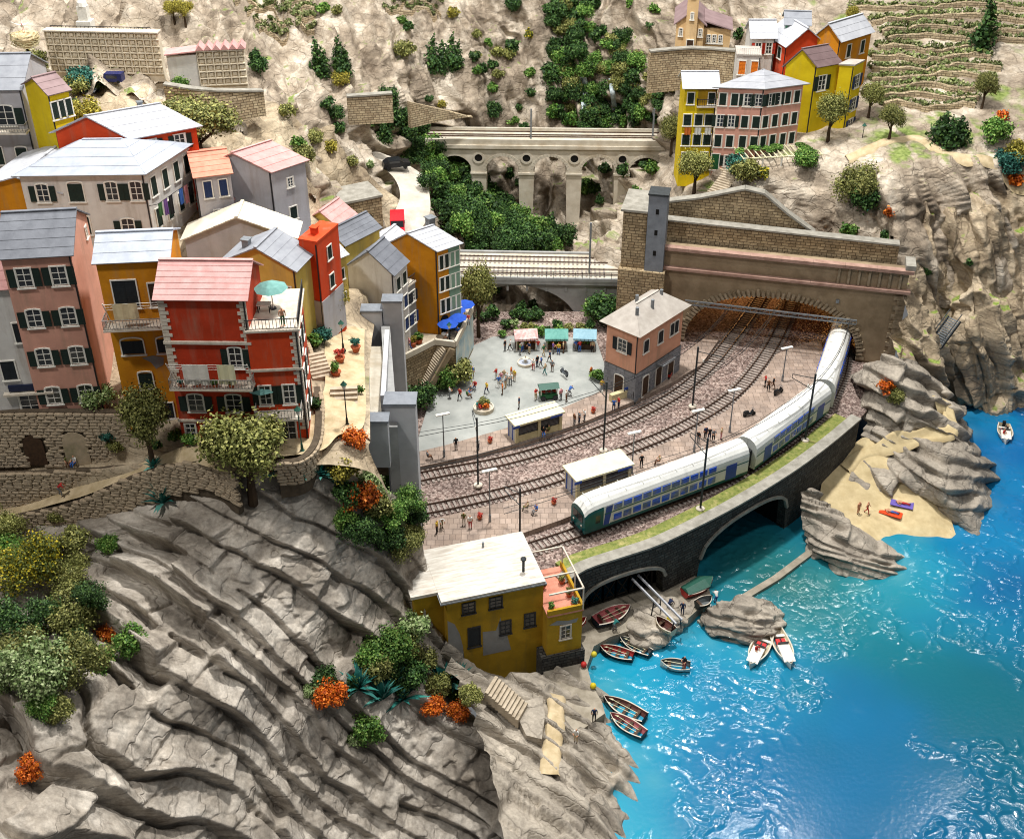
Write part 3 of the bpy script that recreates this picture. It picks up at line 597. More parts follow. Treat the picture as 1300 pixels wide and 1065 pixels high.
# retaining wall along the water, with two openings
def wall_strip(name, label, line, ztop, zbot, thick, material, openings=(), cope=True, cat='wall'):
    root = thing(name, label, cat, tuple(line[0])); o0 = np.array(line[0]); L = np.r_[0, np.cumsum(np.linalg.norm(np.diff(line, axis=0), axis=1))]
    back = inset(line, thick); m = MB(); zt = np.interp(L, [0, L[-1]], ztop) if hasattr(ztop, '__len__') else np.full(len(L), ztop)
    zb = np.full(len(L), float(zbot))
    for (s0, s1, hs, hc) in openings:        # spring height, crown height
        for i, s in enumerate(L):
            if s0 < s < s1:
                x = 2*(s-s0)/(s1-s0)-1; zb[i] = hs+(hc-hs)*math.sqrt(max(0, 1-abs(x)**2.4))
    vs = []
    for i in range(len(L)):
        f = line[i]-o0; b = back[i]-o0
        vs += [(f[0], f[1], zb[i]-o0[2]), (f[0], f[1], zt[i]-o0[2]), (b[0], b[1], zt[i]-o0[2]), (b[0], b[1], zb[i]-o0[2])]
    fs = []
    for i in range(len(L)-1):
        for k in range(4): fs.append((i*4+k, i*4+4+k, i*4+4+(k+1)%4, i*4+(k+1)%4))
    fs += [(0,1,2,3), tuple(len(L)*4-4+k for k in (3,2,1,0))]
    me = m.add(vs, [tuple(reversed(f)) for f in fs]).mesh('masonry', material); box_uv(me); link('masonry', me, root)
    if cope:
        a = inset(line, -.16); b = inset(line, thick+.1); seg = 3; cm = {}
        for i in range(0, len(L)-1, seg):
            j = min(i+seg, len(L)-1); q = MB(); e = .03
            pa, pb, pc, pd = a[i]-o0, a[j]-o0, b[j]-o0, b[i]-o0
            z0, z1 = zt[i]-o0[2]+.003, zt[j]-o0[2]+.003; h = .22
            q.add([(pa[0],pa[1],z0),(pb[0],pb[1],z1),(pc[0],pc[1],z1),(pd[0],pd[1],z0),(pa[0],pa[1],z0+h),(pb[0],pb[1],z1+h),(pc[0],pc[1],z1+h),(pd[0],pd[1],z0+h)],
                  [(0,3,2,1),(4,5,6,7),(0,1,5,4),(1,2,6,5),(2,3,7,6),(3,0,4,7)]).build('coping_stone', M['coping'], root)
    return root, L
def arc_at(line, u):                      # arc length where the wall passes photo column u
    L = np.r_[0, np.cumsum(np.linalg.norm(np.diff(line, axis=0), axis=1))]; us = []
    for p in line:
        D = p[1]*CP+(CAMZ-p[2])*SP; us.append(650+p[0]/D*FPX)
    return float(np.interp(u, us, L))
wl = wall.copy(); sA, sB, sC, sD = arc_at(wall, 738), arc_at(wall, 848), arc_at(wall, 893), arc_at(wall, 1005)
sea_wall, _ = wall_strip('sea_wall', 'curved dark stone retaining wall between the train and the water', wall, 8.25, -1.5, 1.1, M['rubble_dark'],
    openings=[(sA, sB, 3.6, 5.9), (sC, sD, 3.4, 6.75)])
# rim stones of the two openings and dark vaults behind them
Lw = np.r_[0, np.cumsum(np.linalg.norm(np.diff(wall, axis=0), axis=1))]
def along(s, z, off=0.0):
    l = inset(wall, off) if off else wall
    return Vector((np.interp(s, Lw, l[:, 0]), np.interp(s, Lw, l[:, 1]), z))
for (s0, s1, hs, hc) in [(sA, sB, 3.6, 5.9), (sC, sD, 3.4, 6.75)]:
    n = 26; prev = None; o0 = Vector(wall[0])
    for i in range(n+1):
        x = -1+2*i/n; s = s0+(s1-s0)*(x+1)/2; z = hs+(hc-hs)*math.sqrt(max(0, 1-abs(x)**2.4)); p = along(s, z, -.07)-o0
        if prev is not None: MB().bar(prev, p, .34, .34).build('arch_stone', M['quoin_dark'] if 'quoin_dark' in M else M['coping'], sea_wall)
        prev = p
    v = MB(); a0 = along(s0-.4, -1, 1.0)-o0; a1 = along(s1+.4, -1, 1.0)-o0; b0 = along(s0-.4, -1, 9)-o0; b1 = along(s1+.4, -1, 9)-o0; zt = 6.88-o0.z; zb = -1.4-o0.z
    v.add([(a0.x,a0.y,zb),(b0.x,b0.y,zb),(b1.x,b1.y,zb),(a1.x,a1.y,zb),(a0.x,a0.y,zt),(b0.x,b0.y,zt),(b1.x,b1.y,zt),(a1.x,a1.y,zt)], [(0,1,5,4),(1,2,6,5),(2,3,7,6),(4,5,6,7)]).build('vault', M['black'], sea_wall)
f_ = [along(0, 0, .8), along(sA-.8, 0, .8), along(sA-.8, 0, 14)]; fl = MB().slab([(p.x, p.y) for p in f_]+[(-11.2,100),(-11.2,93),(-2,88)], .5, 6.95).build('track_bed', M['ballast']); fl['kind'] = 'structure'
# timber boathouse gates in the first opening
wood_dk = mat('wood_black', '#2d2a26', '#1d1b18', 3, bump=.3, rough=.9)
gate = thing('boathouse_gate', 'black timber boathouse gate with crossed braces under the wall', 'gate', along(sA, 1.2, 1.6)); o0 = gate.location
ng = 6
for k in range(ng):
    s0 = sA+.5+(sB-sA-1)*k/ng; s1 = sA+.5+(sB-sA-1)*(k+1)/ng; a = along(s0, 1.4, 1.5)-o0; b = along(s1, 1.4, 1.5)-o0; up = Vector((0,0,2.6))
    MB().bar(a, a+up, .2).bar(b, b+up, .2).bar(a, b, .2).bar(a+up, b+up, .2).bar(a, b+up, .13).bar(a+up, b, .13).build('gate_leaf', wood_dk, gate)

# concrete edge of the village hill above the tracks, with square towers
def pillar(label, u, vtop, ztop, w, d, zbot=ZP-1, rz=0, cap=.35):
    p = G(u, vtop, ztop); t = thing('concrete_tower', label, 'tower', (p.x, p.y, zbot), rz, 'square concrete towers above the tracks')
    h = ztop-zbot
    MB().box(-w/2, w/2, 0, d, 0, h-cap).build('shaft', M['concrete_lt'], t)
    MB().add([(-w/2-.12,-.12,h-cap+.003),(w/2+.12,-.12,h-cap+.003),(w/2+.12,d+.12,h-cap+.003),(-w/2-.12,d+.12,h-cap+.003),(-w/2-.12,-.12,h-.12),(w/2+.12,-.12,h-.12),(w/2+.12,d+.12,h-.12),(-w/2-.12,d+.12,h-.12),(-.05,d/2,h+.12),(.05,d/2,h+.12)],
        [(0,1,5,4),(1,2,6,5),(2,3,7,6),(3,0,4,7),(4,5,9,8),(5,6,9),(6,7,8,9),(7,4,8),(0,3,2,1)]).build('cap', M['lead'], t)
    return t
pillar('nearest and tallest grey concrete tower beside the platforms', 507, 511, 26.2, 2.95, 2.0)
pillar('low grey concrete tower block tucked against the nearest tower', 476, 533, 25.6, 2.3, 1.4, zbot=20)
pillar('slim grey concrete tower near the white townhouses', 497, 381, 24.6, 2.15, 1.6)
pillar('squat grey concrete tower beside the long channel', 471, 393, 23.6, 2.3, 1.5, zbot=18)
# the channel wall between the towers
ch = thing('concrete_channel', 'long beige concrete channel running between the grey towers', 'channel', (0,0,0))
a = G(487, 515, 24.2); b = G(492, 430, 21.5); c_ = G(466, 515, 24.2); d_ = G(465, 430, 21.5)
MB().add([c_-Vector((0,0,2)), a-Vector((0,0,2)), b-Vector((0,0,2)), d_-Vector((0,0,2)), c_-Vector((0,0,1)), a-Vector((0,0,1)), b-Vector((0,0,1)), d_-Vector((0,0,1))], [(4,5,6,7),(0,1,5,4),(1,2,6,5),(2,3,7,6),(3,0,4,7)]).build('channel_floor', M['cream_stone'], ch)
for p, q in ((a, b), (c_, d_)): MB().bar(p, q, .5, 2.2).build('channel_wall', M['concrete_lt'], ch)
hw = thing('hill_wall', 'tall plain grey concrete wall under the village edge', 'wall', (0,0,0))
e0 = G(487, 515, 24.0); e1 = G(492, 430, 21.3); e2 = G(512, 640, 20)
MB().add([(-11.0,93.5,ZP-1),(-14.4,121,ZP-1),(-14.4,121,21.0),(-11.0,93.5,24),(-12.0,93.5,ZP-1),(-15.4,121,ZP-1),(-15.4,121,21.0),(-12.0,93.5,24)], [(0,1,2,3),(3,2,6,7),(4,7,6,5),(0,3,7,4)]).build('slab', M['concrete'], hw)

# tunnel portal
PR = G(1150, 372, 18.0); PL = G(834, 339, 18.0)
pdir = (PR-PL); pdir.z = 0; plen = pdir.length; pdir.normalize(); pang = math.atan2(pdir.y, pdir.x)
portal = thing('tunnel_portal', 'wide stone tunnel portal with arched mouth and reddish cornices', 'tunnel portal', (PL.x, PL.y, ZP), pang)
def on_portal(u):                         # distance along the portal for a photo column, at track level
    lo, hi = -5.0, plen+5
    for _ in range(40):
        mid = (lo+hi)/2; p = PL+pdir*mid; D = p.y*CP+(CAMZ-ZP)*SP
        if 650+p.x/D*FPX < u: lo = mid
        else: hi = mid
    return (lo+hi)/2
x0, x1 = on_portal(868), on_portal(1086); HC = 7.9; HT = 10.5; N = 48
m = MB(); vs = []
cx, rx = (x0+x1)/2, (x1-x0)/2
def arch_h(x):
    t = abs((x-cx)/rx); return 0 if t >= 1 else HC*(1-t**2.3)**(1/2.3)
xs = [0]+[cx-rx*math.cos(math.pi*i/N) for i in range(N+1)]+[plen]
for x in xs: h = arch_h(x); vs += [(x, 0, h-.9 if x in (0, plen) else h), (x, 0, HT), (x, 2.2, HT), (x, 2.2, h)]
fs = []
for i in range(len(xs)-1):
    for k in range(4): fs.append((i*4+k, i*4+4+k, i*4+4+(k+1)%4, i*4+(k+1)%4))
fs += [(0,1,2,3), tuple(len(xs)*4-4+k for k in (3,2,1,0))]
me = m.add(vs, fs).mesh('spandrel_wall', M['portal']); link('spandrel_wall', me, portal)
MB().box(0, x0, 0, 2.2, -1.2, .0).build('plinth', M['portal'], portal); MB().box(x1, plen, 0, 2.2, -1.2, 0).build('plinth', M['portal'], portal)
nst = 58
for i in range(nst):                       # arch ring, every stone laid
    a0 = math.pi*i/nst; a1 = math.pi*(i+1)/nst; am = (a0+a1)/2
    def pt(a, r):
        x = cx-(rx+r)*math.cos(a); t = min(1, abs(math.cos(a))); z = (HC+r)*(1-t**2.3)**(1/2.3); return (x, z)
    d = .75+.22*(i % 2)+random.uniform(-.06, .06); e = .012
    q = [pt(a0+e, -.06), pt(a1-e, -.06), pt(a1-e, d), pt(a0+e, d)]
    MB().prism([q[0], q[1], q[2], q[3]], -.22-random.uniform(0, .09), .3).build('arch_stone', M['quoin'], portal)
for k in range(16):                        # quoins up the far corner
    w = 1.3 if k % 2 else .85
    MB().box(plen-w, plen+.18, -.2, 1.2, -.8+k*.68, -.8+k*.68+.62).build('quoin', M['quoin'], portal)
for zc, h, pr in ((HT, .38, .55), (HT+2.75, .45, .5)):
    for k in range(8):
        xa = plen*k/8; xb = plen*(k+1)/8
        MB().box(xa+.01, xb-.01+(0.5 if k == 7 else 0), -pr, .45, zc+.003, zc+h).build('cornice_block', M['cornice'], portal)
MB().box(0, plen, .1, 2.1, HT+.385, HT+2.745).build('attic_wall', M['portal'], portal)
for k in range(7): MB().box(plen-8.6+k*1.25, plen-8.6+k*1.25+.28, -.14, .2, HT+.4, HT+2.74).build('pier', M['quoin'], portal)
MB().box(plen-.6, plen+.6, -.3, 2.5, HT+3.21, HT+3.9).build('end_pier', M['coping'], portal)
MB().box(plen-8.3, plen-7.9, -.35, .1, 8.2, 8.6).build('lamp_box', M['steel_gr'], portal)
# tunnel inside
tun = MB(); NT = 16; prof = [(cx-rx*1.02*math.cos(math.pi*i/NT), 1.02*HC*(max(0, 1-abs(math.cos(math.pi*i/NT))**2.3))**(1/2.3)) for i in range(NT+1)]
vs = []
for y in (1.2, 12, 24, 38): vs += [(x, y, z) for x, z in prof]
fs = [(r*(NT+1)+i, r*(NT+1)+i+1, (r+1)*(NT+1)+i+1, (r+1)*(NT+1)+i) for r in range(3) for i in range(NT)]
fs.append(tuple(3*(NT+1)+i for i in range(NT+1)))
M['tunnel_in'] = mat('tunnel_lining', '#8a6038', '#5a3e24', .6, bump=.2, rough=.9)
tun.add(vs, fs).build('tunnel_lining', M['tunnel_in'], portal)
# warm lamp inside the tunnel, seen glowing in the photograph
def point_lamp(name, loc, w, col, rad=.3):
    l = bpy.data.lights.new(name, 'POINT'); l.energy = w; l.color = col; l.shadow_soft_size = rad
    o = bpy.data.objects.new(name, l); COL.objects.link(o); o.location = loc; o['kind'] = 'helper'; return o
pm = portal.matrix_basis if False else Matrix.Translation(portal.location)@Matrix.Rotation(pang, 4, 'Z')
point_lamp('tunnel_lamp', pm@Vector((cx-5, 20, 5.5)), 2400, (1, .55, .2))
point_lamp('tunnel_lamp', pm@Vector((x1-2.2, 9, 5.6)), 2400, (1, .6, .16))
# signal gantry across the mouth
gan = thing('catenary_gantry', 'grey lattice gantry spanning the tunnel mouth', 'gantry', pm@Vector((x0-.2, -1.0, 6.0)), pang)
W = x1-x0
MB().bar((0,0,0), (W-.6,0,-.2), .16).bar((0,0,.55), (W-.6,0,.35), .16).build('chord', M['steel_gr'], gan)
for k in range(18):
    xa = (W-.6)*k/18; xb = (W-.6)*(k+1)/18; za = -.2*k/18; zb = -.2*(k+1)/18
    MB().bar((xa,0,za), (xb,0,zb+.55), .07).bar((xb,0,zb), (xb,0,zb+.55), .07).build('lattice_bar', M['steel_gr'], gan)

# stone walls stacked above the portal
def flat_wall(name, label, pts, zt, zb, thick, material, cope=False, step=1.0):
    l = smooth_line(pts, step) if len(pts) > 2 else np.stack([np.linspace(pts[0][k], pts[1][k], max(2, int((Vector(pts[1])-Vector(pts[0])).length/step)+1)) for k in range(3)], 1)
    return wall_strip(name, label, l, zt, zb, thick, material, cope=cope)[0]
b0 = pm@Vector((-.5, 2.9, 0)); b1 = pm@Vector((plen*.55, 2.9, 0)); b2 = pm@Vector((plen-1.5, 2.9, 0))
flat_wall('upper_wall', 'tan rubble wall directly above the tunnel cornice', [b0, b1, b2], (23.4, 23.0), 17.5, 1.2, M['rubble_tan'], cope=True)
c0 = pm@Vector((-.3, 4.6, 0)); c1 = pm@Vector((plen*.36, 4.6, 0)); c2_ = pm@Vector((plen*.62, 4.8, 0))
# gabled terrace wall with sloping top
def gable_wall():
    t = thing('terrace_wall', 'tan rubble terrace wall with a sloping crest below the pink house', 'wall', tuple(pm@Vector((0, 4.9, 15.5-0))), pang)
    t.location.z = 20.0
    poly = [(0,0),(plen*.62,0),(plen*.62,2.6),(plen*.5,5.0),(plen*.40,7.4),(plen*.32,7.8),(plen*.14,6.0),(0,5.0)]
    me = MB().prism(poly, 0, 1.0).mesh('masonry', M['rubble_tan']); box_uv(me); link('masonry', me, t)
    top = poly[2:]
    for p, q in zip(top[:-1], top[1:]): MB().bar((p[0],.5,p[1]+.1), (q[0],.5,q[1]+.1), 1.3, .25).build('coping_stone', M['coping'], t)
gable_wall()
# grey stair tower
tw = G(829, 341, 18.0); tower = thing('stair_tower', 'slim grey tower with small dark openings beside the portal', 'tower', (tw.x, tw.y-.5, 17.9), pang)
MB().box(-1.2, 1.2, -.2, 2.2, 0, 10.6).build('shaft', M['lead'], tower)
MB().box(-1.3, 1.3, -.3, 2.3, 10.605, 10.85).build('cap', M['steel_dk'], tower)
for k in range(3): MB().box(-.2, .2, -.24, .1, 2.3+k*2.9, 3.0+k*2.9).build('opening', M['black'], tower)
tb = thing('tower_base', 'square tan stone buttress under the grey stair tower', 'buttress', (tw.x, tw.y-.6, ZP-1), pang)
me = MB().box(-4.6, 1.5, -.4, 4.5, 0, 11.4).mesh('masonry', M['rubble_tan']); box_uv(me); link('masonry', me, tb)
me = MB().box(-4.4, -1.3, .3, 6.5, 11.405, 19.4).mesh('masonry', M['rubble_tan']); box_uv(me); link('tower_block', me, tb)
MB().box(-4.7, -1.25, 0, 6.8, 19.41, 19.7).build('coping_stone', M['coping'], tb)

# lower concrete bridge
BL = G(575, 352, 12.6); BR = G(795, 356, 12.6); bd = BR-BL; bd.z = 0; bl = bd.length; ba = math.atan2(bd.y, bd.x)
br = thing('concrete_bridge', 'low concrete arch bridge carrying two tracks behind the piazza', 'bridge', (BL.x, BL.y, 12.6), ba)
MB().box(-2, bl, 0, 8.5, -.9, -.35).build('deck', M['concrete'], br)
MB().box(-2, bl, .5, 8.0, -.345, -.15).build('ballast_bed', M['cream_stone'], br)
for y in (0, 8.1):
    MB().box(-2, bl, y-.05, y+.35, -.34, .12).build('parapet', M['concrete'], br)
vs = []; n = 24; fs = []
for i in range(n+2):
    t = min(1, i/n); x = .3+bl*.72*t if i <= n else bl; h = -7.6+6.2*(max(0, 1-(2*t-1)**2))**.55
    vs += [(x, .6, h), (x, .6, -.9), (x, 7.9, -.9), (x, 7.9, h)]
for i in range(n+1):
    for k in range(4): fs.append((i*4+k, i*4+4+k, i*4+4+(k+1)%4, i*4+(k+1)%4))
MB().add(vs, fs).build('arch_wall', M['concrete'], br)
for k in range(8): MB().box(2+k*(bl-5)/7, 2.3+k*(bl-5)/7, .45, .62, -2.2, -.9).build('rib', M['concrete'], br)
rl = MB()
for k in range(int(bl)): rl.box(k-.03, k+.03, .05, .11, .125, 1.0)
for k in range(int(bl)): MB().box(k-.03, k+.03, .02, .08, .125, 1.05).build('railing_post', M['steel_dk'], br)
MB().box(-2, bl, .02, .08, 1.055, 1.11).build('handrail', M['steel_dk'], br); MB().box(-2, bl, .02, .08, .55, .6).build('handrail', M['steel_dk'], br)
for yc in (2.4, 6.0):
    for s in (-.76, .76): MB().box(-2, bl, yc+s-.05, yc+s+.05, -.05, .1).build('rail', M['rail'], br)
    sl = MB()
    for k in range(int(bl/.62)): sl.box(-2+k*.62, -1.75+k*.62, yc-1.3, yc+1.3, -.146, -.06)
    tag(sl.build('sleepers', M['sleeper'], br), kind='stuff')

# upper viaduct
VL = GY(556, 176, 175); VR = GY(846, 182, 174); vd = VR-VL; vz = (VL.z+VR.z)/2; vd.z = 0; vl = vd.length; va = math.atan2(vd.y, vd.x)
vi = thing('stone_viaduct', 'tall cream stone viaduct with round arches and circular openings', 'viaduct', (VL.x, VL.y, vz), va)
pw = 2.1; nspan = 4; first = 5.2; span = (vl-first-.2)/nspan
def via_wall():
    m = MB(); vs = []; fs = []; xs = sorted(set([-2+i*.25 for i in range(int((vl+3)/.25))])); rad = (span-pw)/2
    for x in xs:
        k = (x-first) % span; zb = -15.5
        c = pw+rad
        if x > first-span+0.01 and abs(k-c) < rad: zb = -2.6-rad+math.sqrt(rad*rad-(k-c)**2)
        vs += [(x, 0, zb), (x, 0, -1.3), (x, 5.2, -1.3), (x, 5.2, zb)]
    for i in range(len(xs)-1):
        for k in range(4): fs.append((i*4+k, i*4+4+k, i*4+4+(k+1)%4, i*4+(k+1)%4))
    return m.add(vs, fs)
via_wall().build('arch_wall', M['cream_stone'], vi)
MB().box(-2, vl+1, -.35, 5.55, -1.295, -.75).build('cornice', M['cream_stone'], vi)
MB().box(-2, vl+1, .05, 5.15, -.745, -.3).build('deck', M['cream_stone'], vi)
MB().box(-2, vl+1, -.1, .25, -.745, .15).build('parapet', M['cream_stone'], vi); MB().box(-2, vl+1, 4.95, 5.3, -.745, .15).build('parapet', M['cream_stone'], vi)
for k in range(nspan):
    x = first+k*span+pw/2
    MB().box(x-pw/2-.25, x+pw/2+.25, -.25, 5.4, -2.6-(span-pw)/2-.3, -2.6-(span-pw)/2).build('impost', M['cream_stone'], vi)
    mm = MB(); NN = 20
    for j in range(NN):
        a0 = 2*math.pi*j/NN; a1 = 2*math.pi*(j+1)/NN
        q = [(x+r*math.cos(a), -2.9+r*math.sin(a)) for r, a in ((.62, a0), (.95, a0), (.95, a1), (.62, a1))]; mm.prism([q[0], q[1], q[2], q[3]], -.14, .2)
    mm.build('ring', M['cream_stone'], vi)
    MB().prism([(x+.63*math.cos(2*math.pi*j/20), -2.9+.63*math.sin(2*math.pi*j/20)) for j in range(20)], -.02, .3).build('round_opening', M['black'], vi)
    rad = (span-pw)/2; cxx = first+k*span+pw+rad
    for j in range(18):
        a0 = math.pi*j/18+.01; a1 = math.pi*(j+1)/18-.01; zc = -2.6-rad
        q = [(cxx-r*math.cos(a), zc+r*math.sin(a)) for r, a in ((rad, a0), (rad, a1), (rad+.45, a1), (rad+.45, a0))]
        MB().prism(q, -.1, .2).build('arch_stone', M['cream_stone'], vi)
for yc in (1.5, 3.7):
    for s in (-.7, .7): MB().box(-2, vl, yc+s-.05, yc+s+.05, -.295, -.1).build('rail', M['rail'], vi)
# ================================================================ houses
def paint(name, c, c2=None, stain='#8a7a66', amt=.42): return mat(name, c, c2, .45, bump=.22, bscale=7, rough=.88, stain=stain, stain_amt=amt, streak=True)
M['pink'] = paint('plaster_pink', '#cf9a86'); M['orange'] = paint('plaster_orange', '#cf8a16', '#bb7710'); M['red'] = paint('plaster_red', '#b93a1c', '#a2300f')
M['redor'] = paint('plaster_red_orange', '#d0481f', '#bd3d18'); M['white'] = paint('plaster_white', '#d3d0ca', '#c2beb8'); M['grey'] = paint('plaster_grey', '#b3b1b4', '#a3a1a4')
M['yellow'] = paint('plaster_yellow', '#dfc417', '#cdb10f', amt=.18); M['mustard'] = paint('plaster_mustard', '#b08a1c', '#987612', stain='#6a5c30', amt=.45); M['green'] = paint('plaster_green', '#5f9a7c', '#528a6d')
M['salmon'] = paint('plaster_salmon', '#d9a387', '#c99378'); M['pale_yellow'] = paint('plaster_pale_yellow', '#cbb25c', '#b79e49'); M['pinkl'] = paint('plaster_rose', '#d6a08e', '#c89180')
M['greywash'] = paint('plaster_bare', '#8e8c88', '#7b7975'); M['greenp'] = paint('plaster_sage', '#7d9a86', '#6c8a76'); M['ochre_l'] = paint('plaster_cream', '#d9b98a', '#c7a574')
M['shut_green'] = mat('shutter_green', '#1c2d26', '#14211c', 3, rough=.6); M['shut_dk'] = mat('shutter_dark', '#20262a', '#171b1e', 3, rough=.6); M['shut_or'] = mat('shutter_orange', '#e07b1e', '#c96a14', 3, rough=.6); M['shut_red'] = mat('shutter_red', '#b8331f', None, 3, rough=.6); M['shut_blue'] = mat('shutter_blue', '#22355e', None, 3, rough=.6)
M['frame'] = mat('frame_white', '#e6e3da', '#d5d1c6', 4, rough=.6); M['trim'] = mat('trim_stone', '#d2c9ba', '#b9ae9c', 2, bump=.2, rough=.8)
def glassmat():
    m, n, l, b = nt('window_glass'); b.inputs['Base Color'].default_value = lin('#2b2f33'); b.inputs['Roughness'].default_value = .12; return m
M['glass'] = glassmat()
M['door_wood'] = mat('door_wood', '#4a3524', '#35261a', 3, bump=.3, rough=.7); M['door_green'] = mat('door_green', '#1f5a33', None, 3, rough=.6)
M['roof_grey'] = mat('roof_grey', '#6d7077', '#5c5f66', .8, bump=.15, rough=.6, stain='#8b8f96'); M['roof_white'] = mat('roof_white', '#bcbec3', '#a8aab0', .8, bump=.1, rough=.6, stain='#a2a5ab')
M['roof_blue'] = mat('roof_bluegrey', '#a9afb9', '#979da8', .8, bump=.1, rough=.55, stain='#8a909c'); M['roof_cream'] = mat('roof_cream', '#d3cbb9', '#c2b9a6', .8, bump=.1, rough=.7)
M['roof_pink'] = mat('roof_pink', '#c99a96', '#b98883', 1.2, bump=.25, bscale=9, rough=.8, stain='#dcb9b4'); M['roof_terra'] = mat('roof_terracotta', '#cc8a74', '#ba7862', 1.2, bump=.25, bscale=9, rough=.8)
M['roof_slate'] = mat('roof_slate', '#8f9298', '#7d8087', .8, bump=.12, rough=.6); M['roof_mauve'] = mat('roof_mauve', '#8d7777', '#7c6767', .8, bump=.12, rough=.7); M['roof_stone'] = mat('roof_stone', '#b3aca3', '#9d958c', .8, bump=.2, rough=.8)
M['iron'] = mat('iron', '#3a3a3c', '#2b2b2d', 3, rough=.55, metal=.4); M['rail_grey'] = mat('railing_grey', '#9a9690', '#86827c', 3, rough=.6)
def streakmat(name, c1, c2):
    m, n, l, b = nt(name); b.inputs['Roughness'].default_value = .8; tc = n.new('ShaderNodeTexCoord'); mp = n.new('ShaderNodeMapping'); mp.inputs['Scale'].default_value = (.35, 3.2, 1); l.new(tc.outputs['Object'], mp.inputs['Vector'])
    a = n.new('ShaderNodeTexNoise'); a.inputs['Scale'].default_value = 1.2; a.inputs['Detail'].default_value = 8; a.inputs['Roughness'].default_value = .7; l.new(mp.outputs[0], a.inputs['Vector']); r = ramp(n, [(.35, lin(c2)), (.6, lin(c1))]); l.new(a.outputs['Fac'], r.inputs['Fac']); l.new(r.outputs['Color'], b.inputs['Base Color']); return m
_wc = {}
def arch_top(w, h, rise, n=8):
    return [(-w/2, -h/2), (w/2, -h/2)]+[(w/2*math.cos(math.pi*i/n), h/2-rise+rise*math.sin(math.pi*i/n)) for i in range(n+1)]
def win_meshes(kind, w, h, arch, shut, fr):
    key = (kind, round(w, 2), round(h, 2), arch, shut, fr)
    if key in _wc: return _wc[key]
    rise = .16*w if arch else 0
    f = MB(); t = .11
    if kind in ('w', 'p', 'd', 's'):
        f.box(-w/2-t, -w/2, -.09, .04, -h/2-t, h/2-rise).box(w/2, w/2+t, -.09, .04, -h/2-t, h/2-rise)
        f.box(-w/2-t-.08, w/2+t+.08, -.16, .04, -h/2-t-.1, -h/2-t+.02)
        if arch:
            P = arch_top(w, h, rise)[2:]; Q = [(x*(1+2*t/w), z+(t if i not in (0, 8) else 0)) for i, (x, z) in enumerate(P)]
            for i in range(8): f.prism([P[i], Q[i], Q[i+1], P[i+1]], -.1, .04)
        else: f.box(-w/2-t, w/2+t, -.1, .04, h/2, h/2+t)
    if kind in ('w', 'p'):
        for x in (0,): f.box(x-.035, x+.035, -.065, 0, -h/2, h/2-.02)
        for k in (1, 2): z = -h/2+h*k/3; f.box(-w/2, w/2, -.06, 0, z-.025, z+.025)
        f.box(-w/2, -w/2+.06, -.06, 0, -h/2, h/2-rise).box(w/2-.06, w/2, -.06, 0, -h/2, h/2-rise).box(-w/2, w/2, -.06, 0, -h/2, -h/2+.06)
    pane = MB().prism(arch_top(w, h, rise) if arch else [(-w/2,-h/2),(w/2,-h/2),(w/2,h/2),(-w/2,h/2)], -.02, .02)
    sw = w/2; s = MB(); s.box(0, .06, -.05, 0, -h/2, h/2-rise).box(sw-.06, sw, -.05, 0, -h/2, h/2-rise).box(.06, sw-.06, -.05, 0, -h/2, -h/2+.08).box(.06, sw-.06, -.05, 0, h/2-rise-.08, h/2-rise)
    n = max(4, int(h/.2))
    for k in range(n):
        z = -h/2+.08+(h-rise-.16)*(k+.5)/n; d = (h-rise-.16)/n*.5
        s.add([(.06,-.012,z+d),(sw-.06,-.012,z+d),(sw-.06,-.045,z-d),(.06,-.045,z-d)], [(3,2,1,0)])
    s.box(.06, sw-.06, -.008, 0, -h/2+.08, h/2-rise-.08)
    r = (f.mesh('window', M[fr]), pane.mesh('pane', M['glass']), s.mesh('shutter', M[shut]) if shut else None, f, rise)
    _wc[key] = r; return r
def put_window(parent, loc, rz, kind, w, h, arch=False, shut='shut_green', fr='frame', door='door_wood'):
    nm = {'w': 'window', 'p': 'window', 's': 'window', 'd': 'door'}[kind]
    f, p, s, _, rise = win_meshes(kind, w, h, arch, shut, fr)
    o = link(nm, f, parent, loc, rz)
    if kind in ('w', 'p'): link('pane', p, o)
    if kind == 'd':
        q = _wc.setdefault(('door', round(w, 2), round(h, 2), arch, door), None)
        if q is None:
            q = MB().prism(arch_top(w, h, rise) if arch else [(-w/2,-h/2),(w/2,-h/2),(w/2,h/2),(-w/2,h/2)], -.04, .02).mesh('door_leaf', M[door]); _wc[('door', round(w, 2), round(h, 2), arch, door)] = q
        link('door_leaf', q, o)
    if kind == 's' and s: link('shutter', s, o, (-w/2, -.01, 0)); link('shutter', s, o, (0.002, -.01, 0))
    if kind == 'w' and s:
        jl = random.uniform(0, .18); a = link('shutter', s, o, (-w-.12, -.07, 0)); b = link('shutter', s, o, (w/2+.12, -.07, 0)); a.location.x = -w/2-.12-w/2; 
    return o
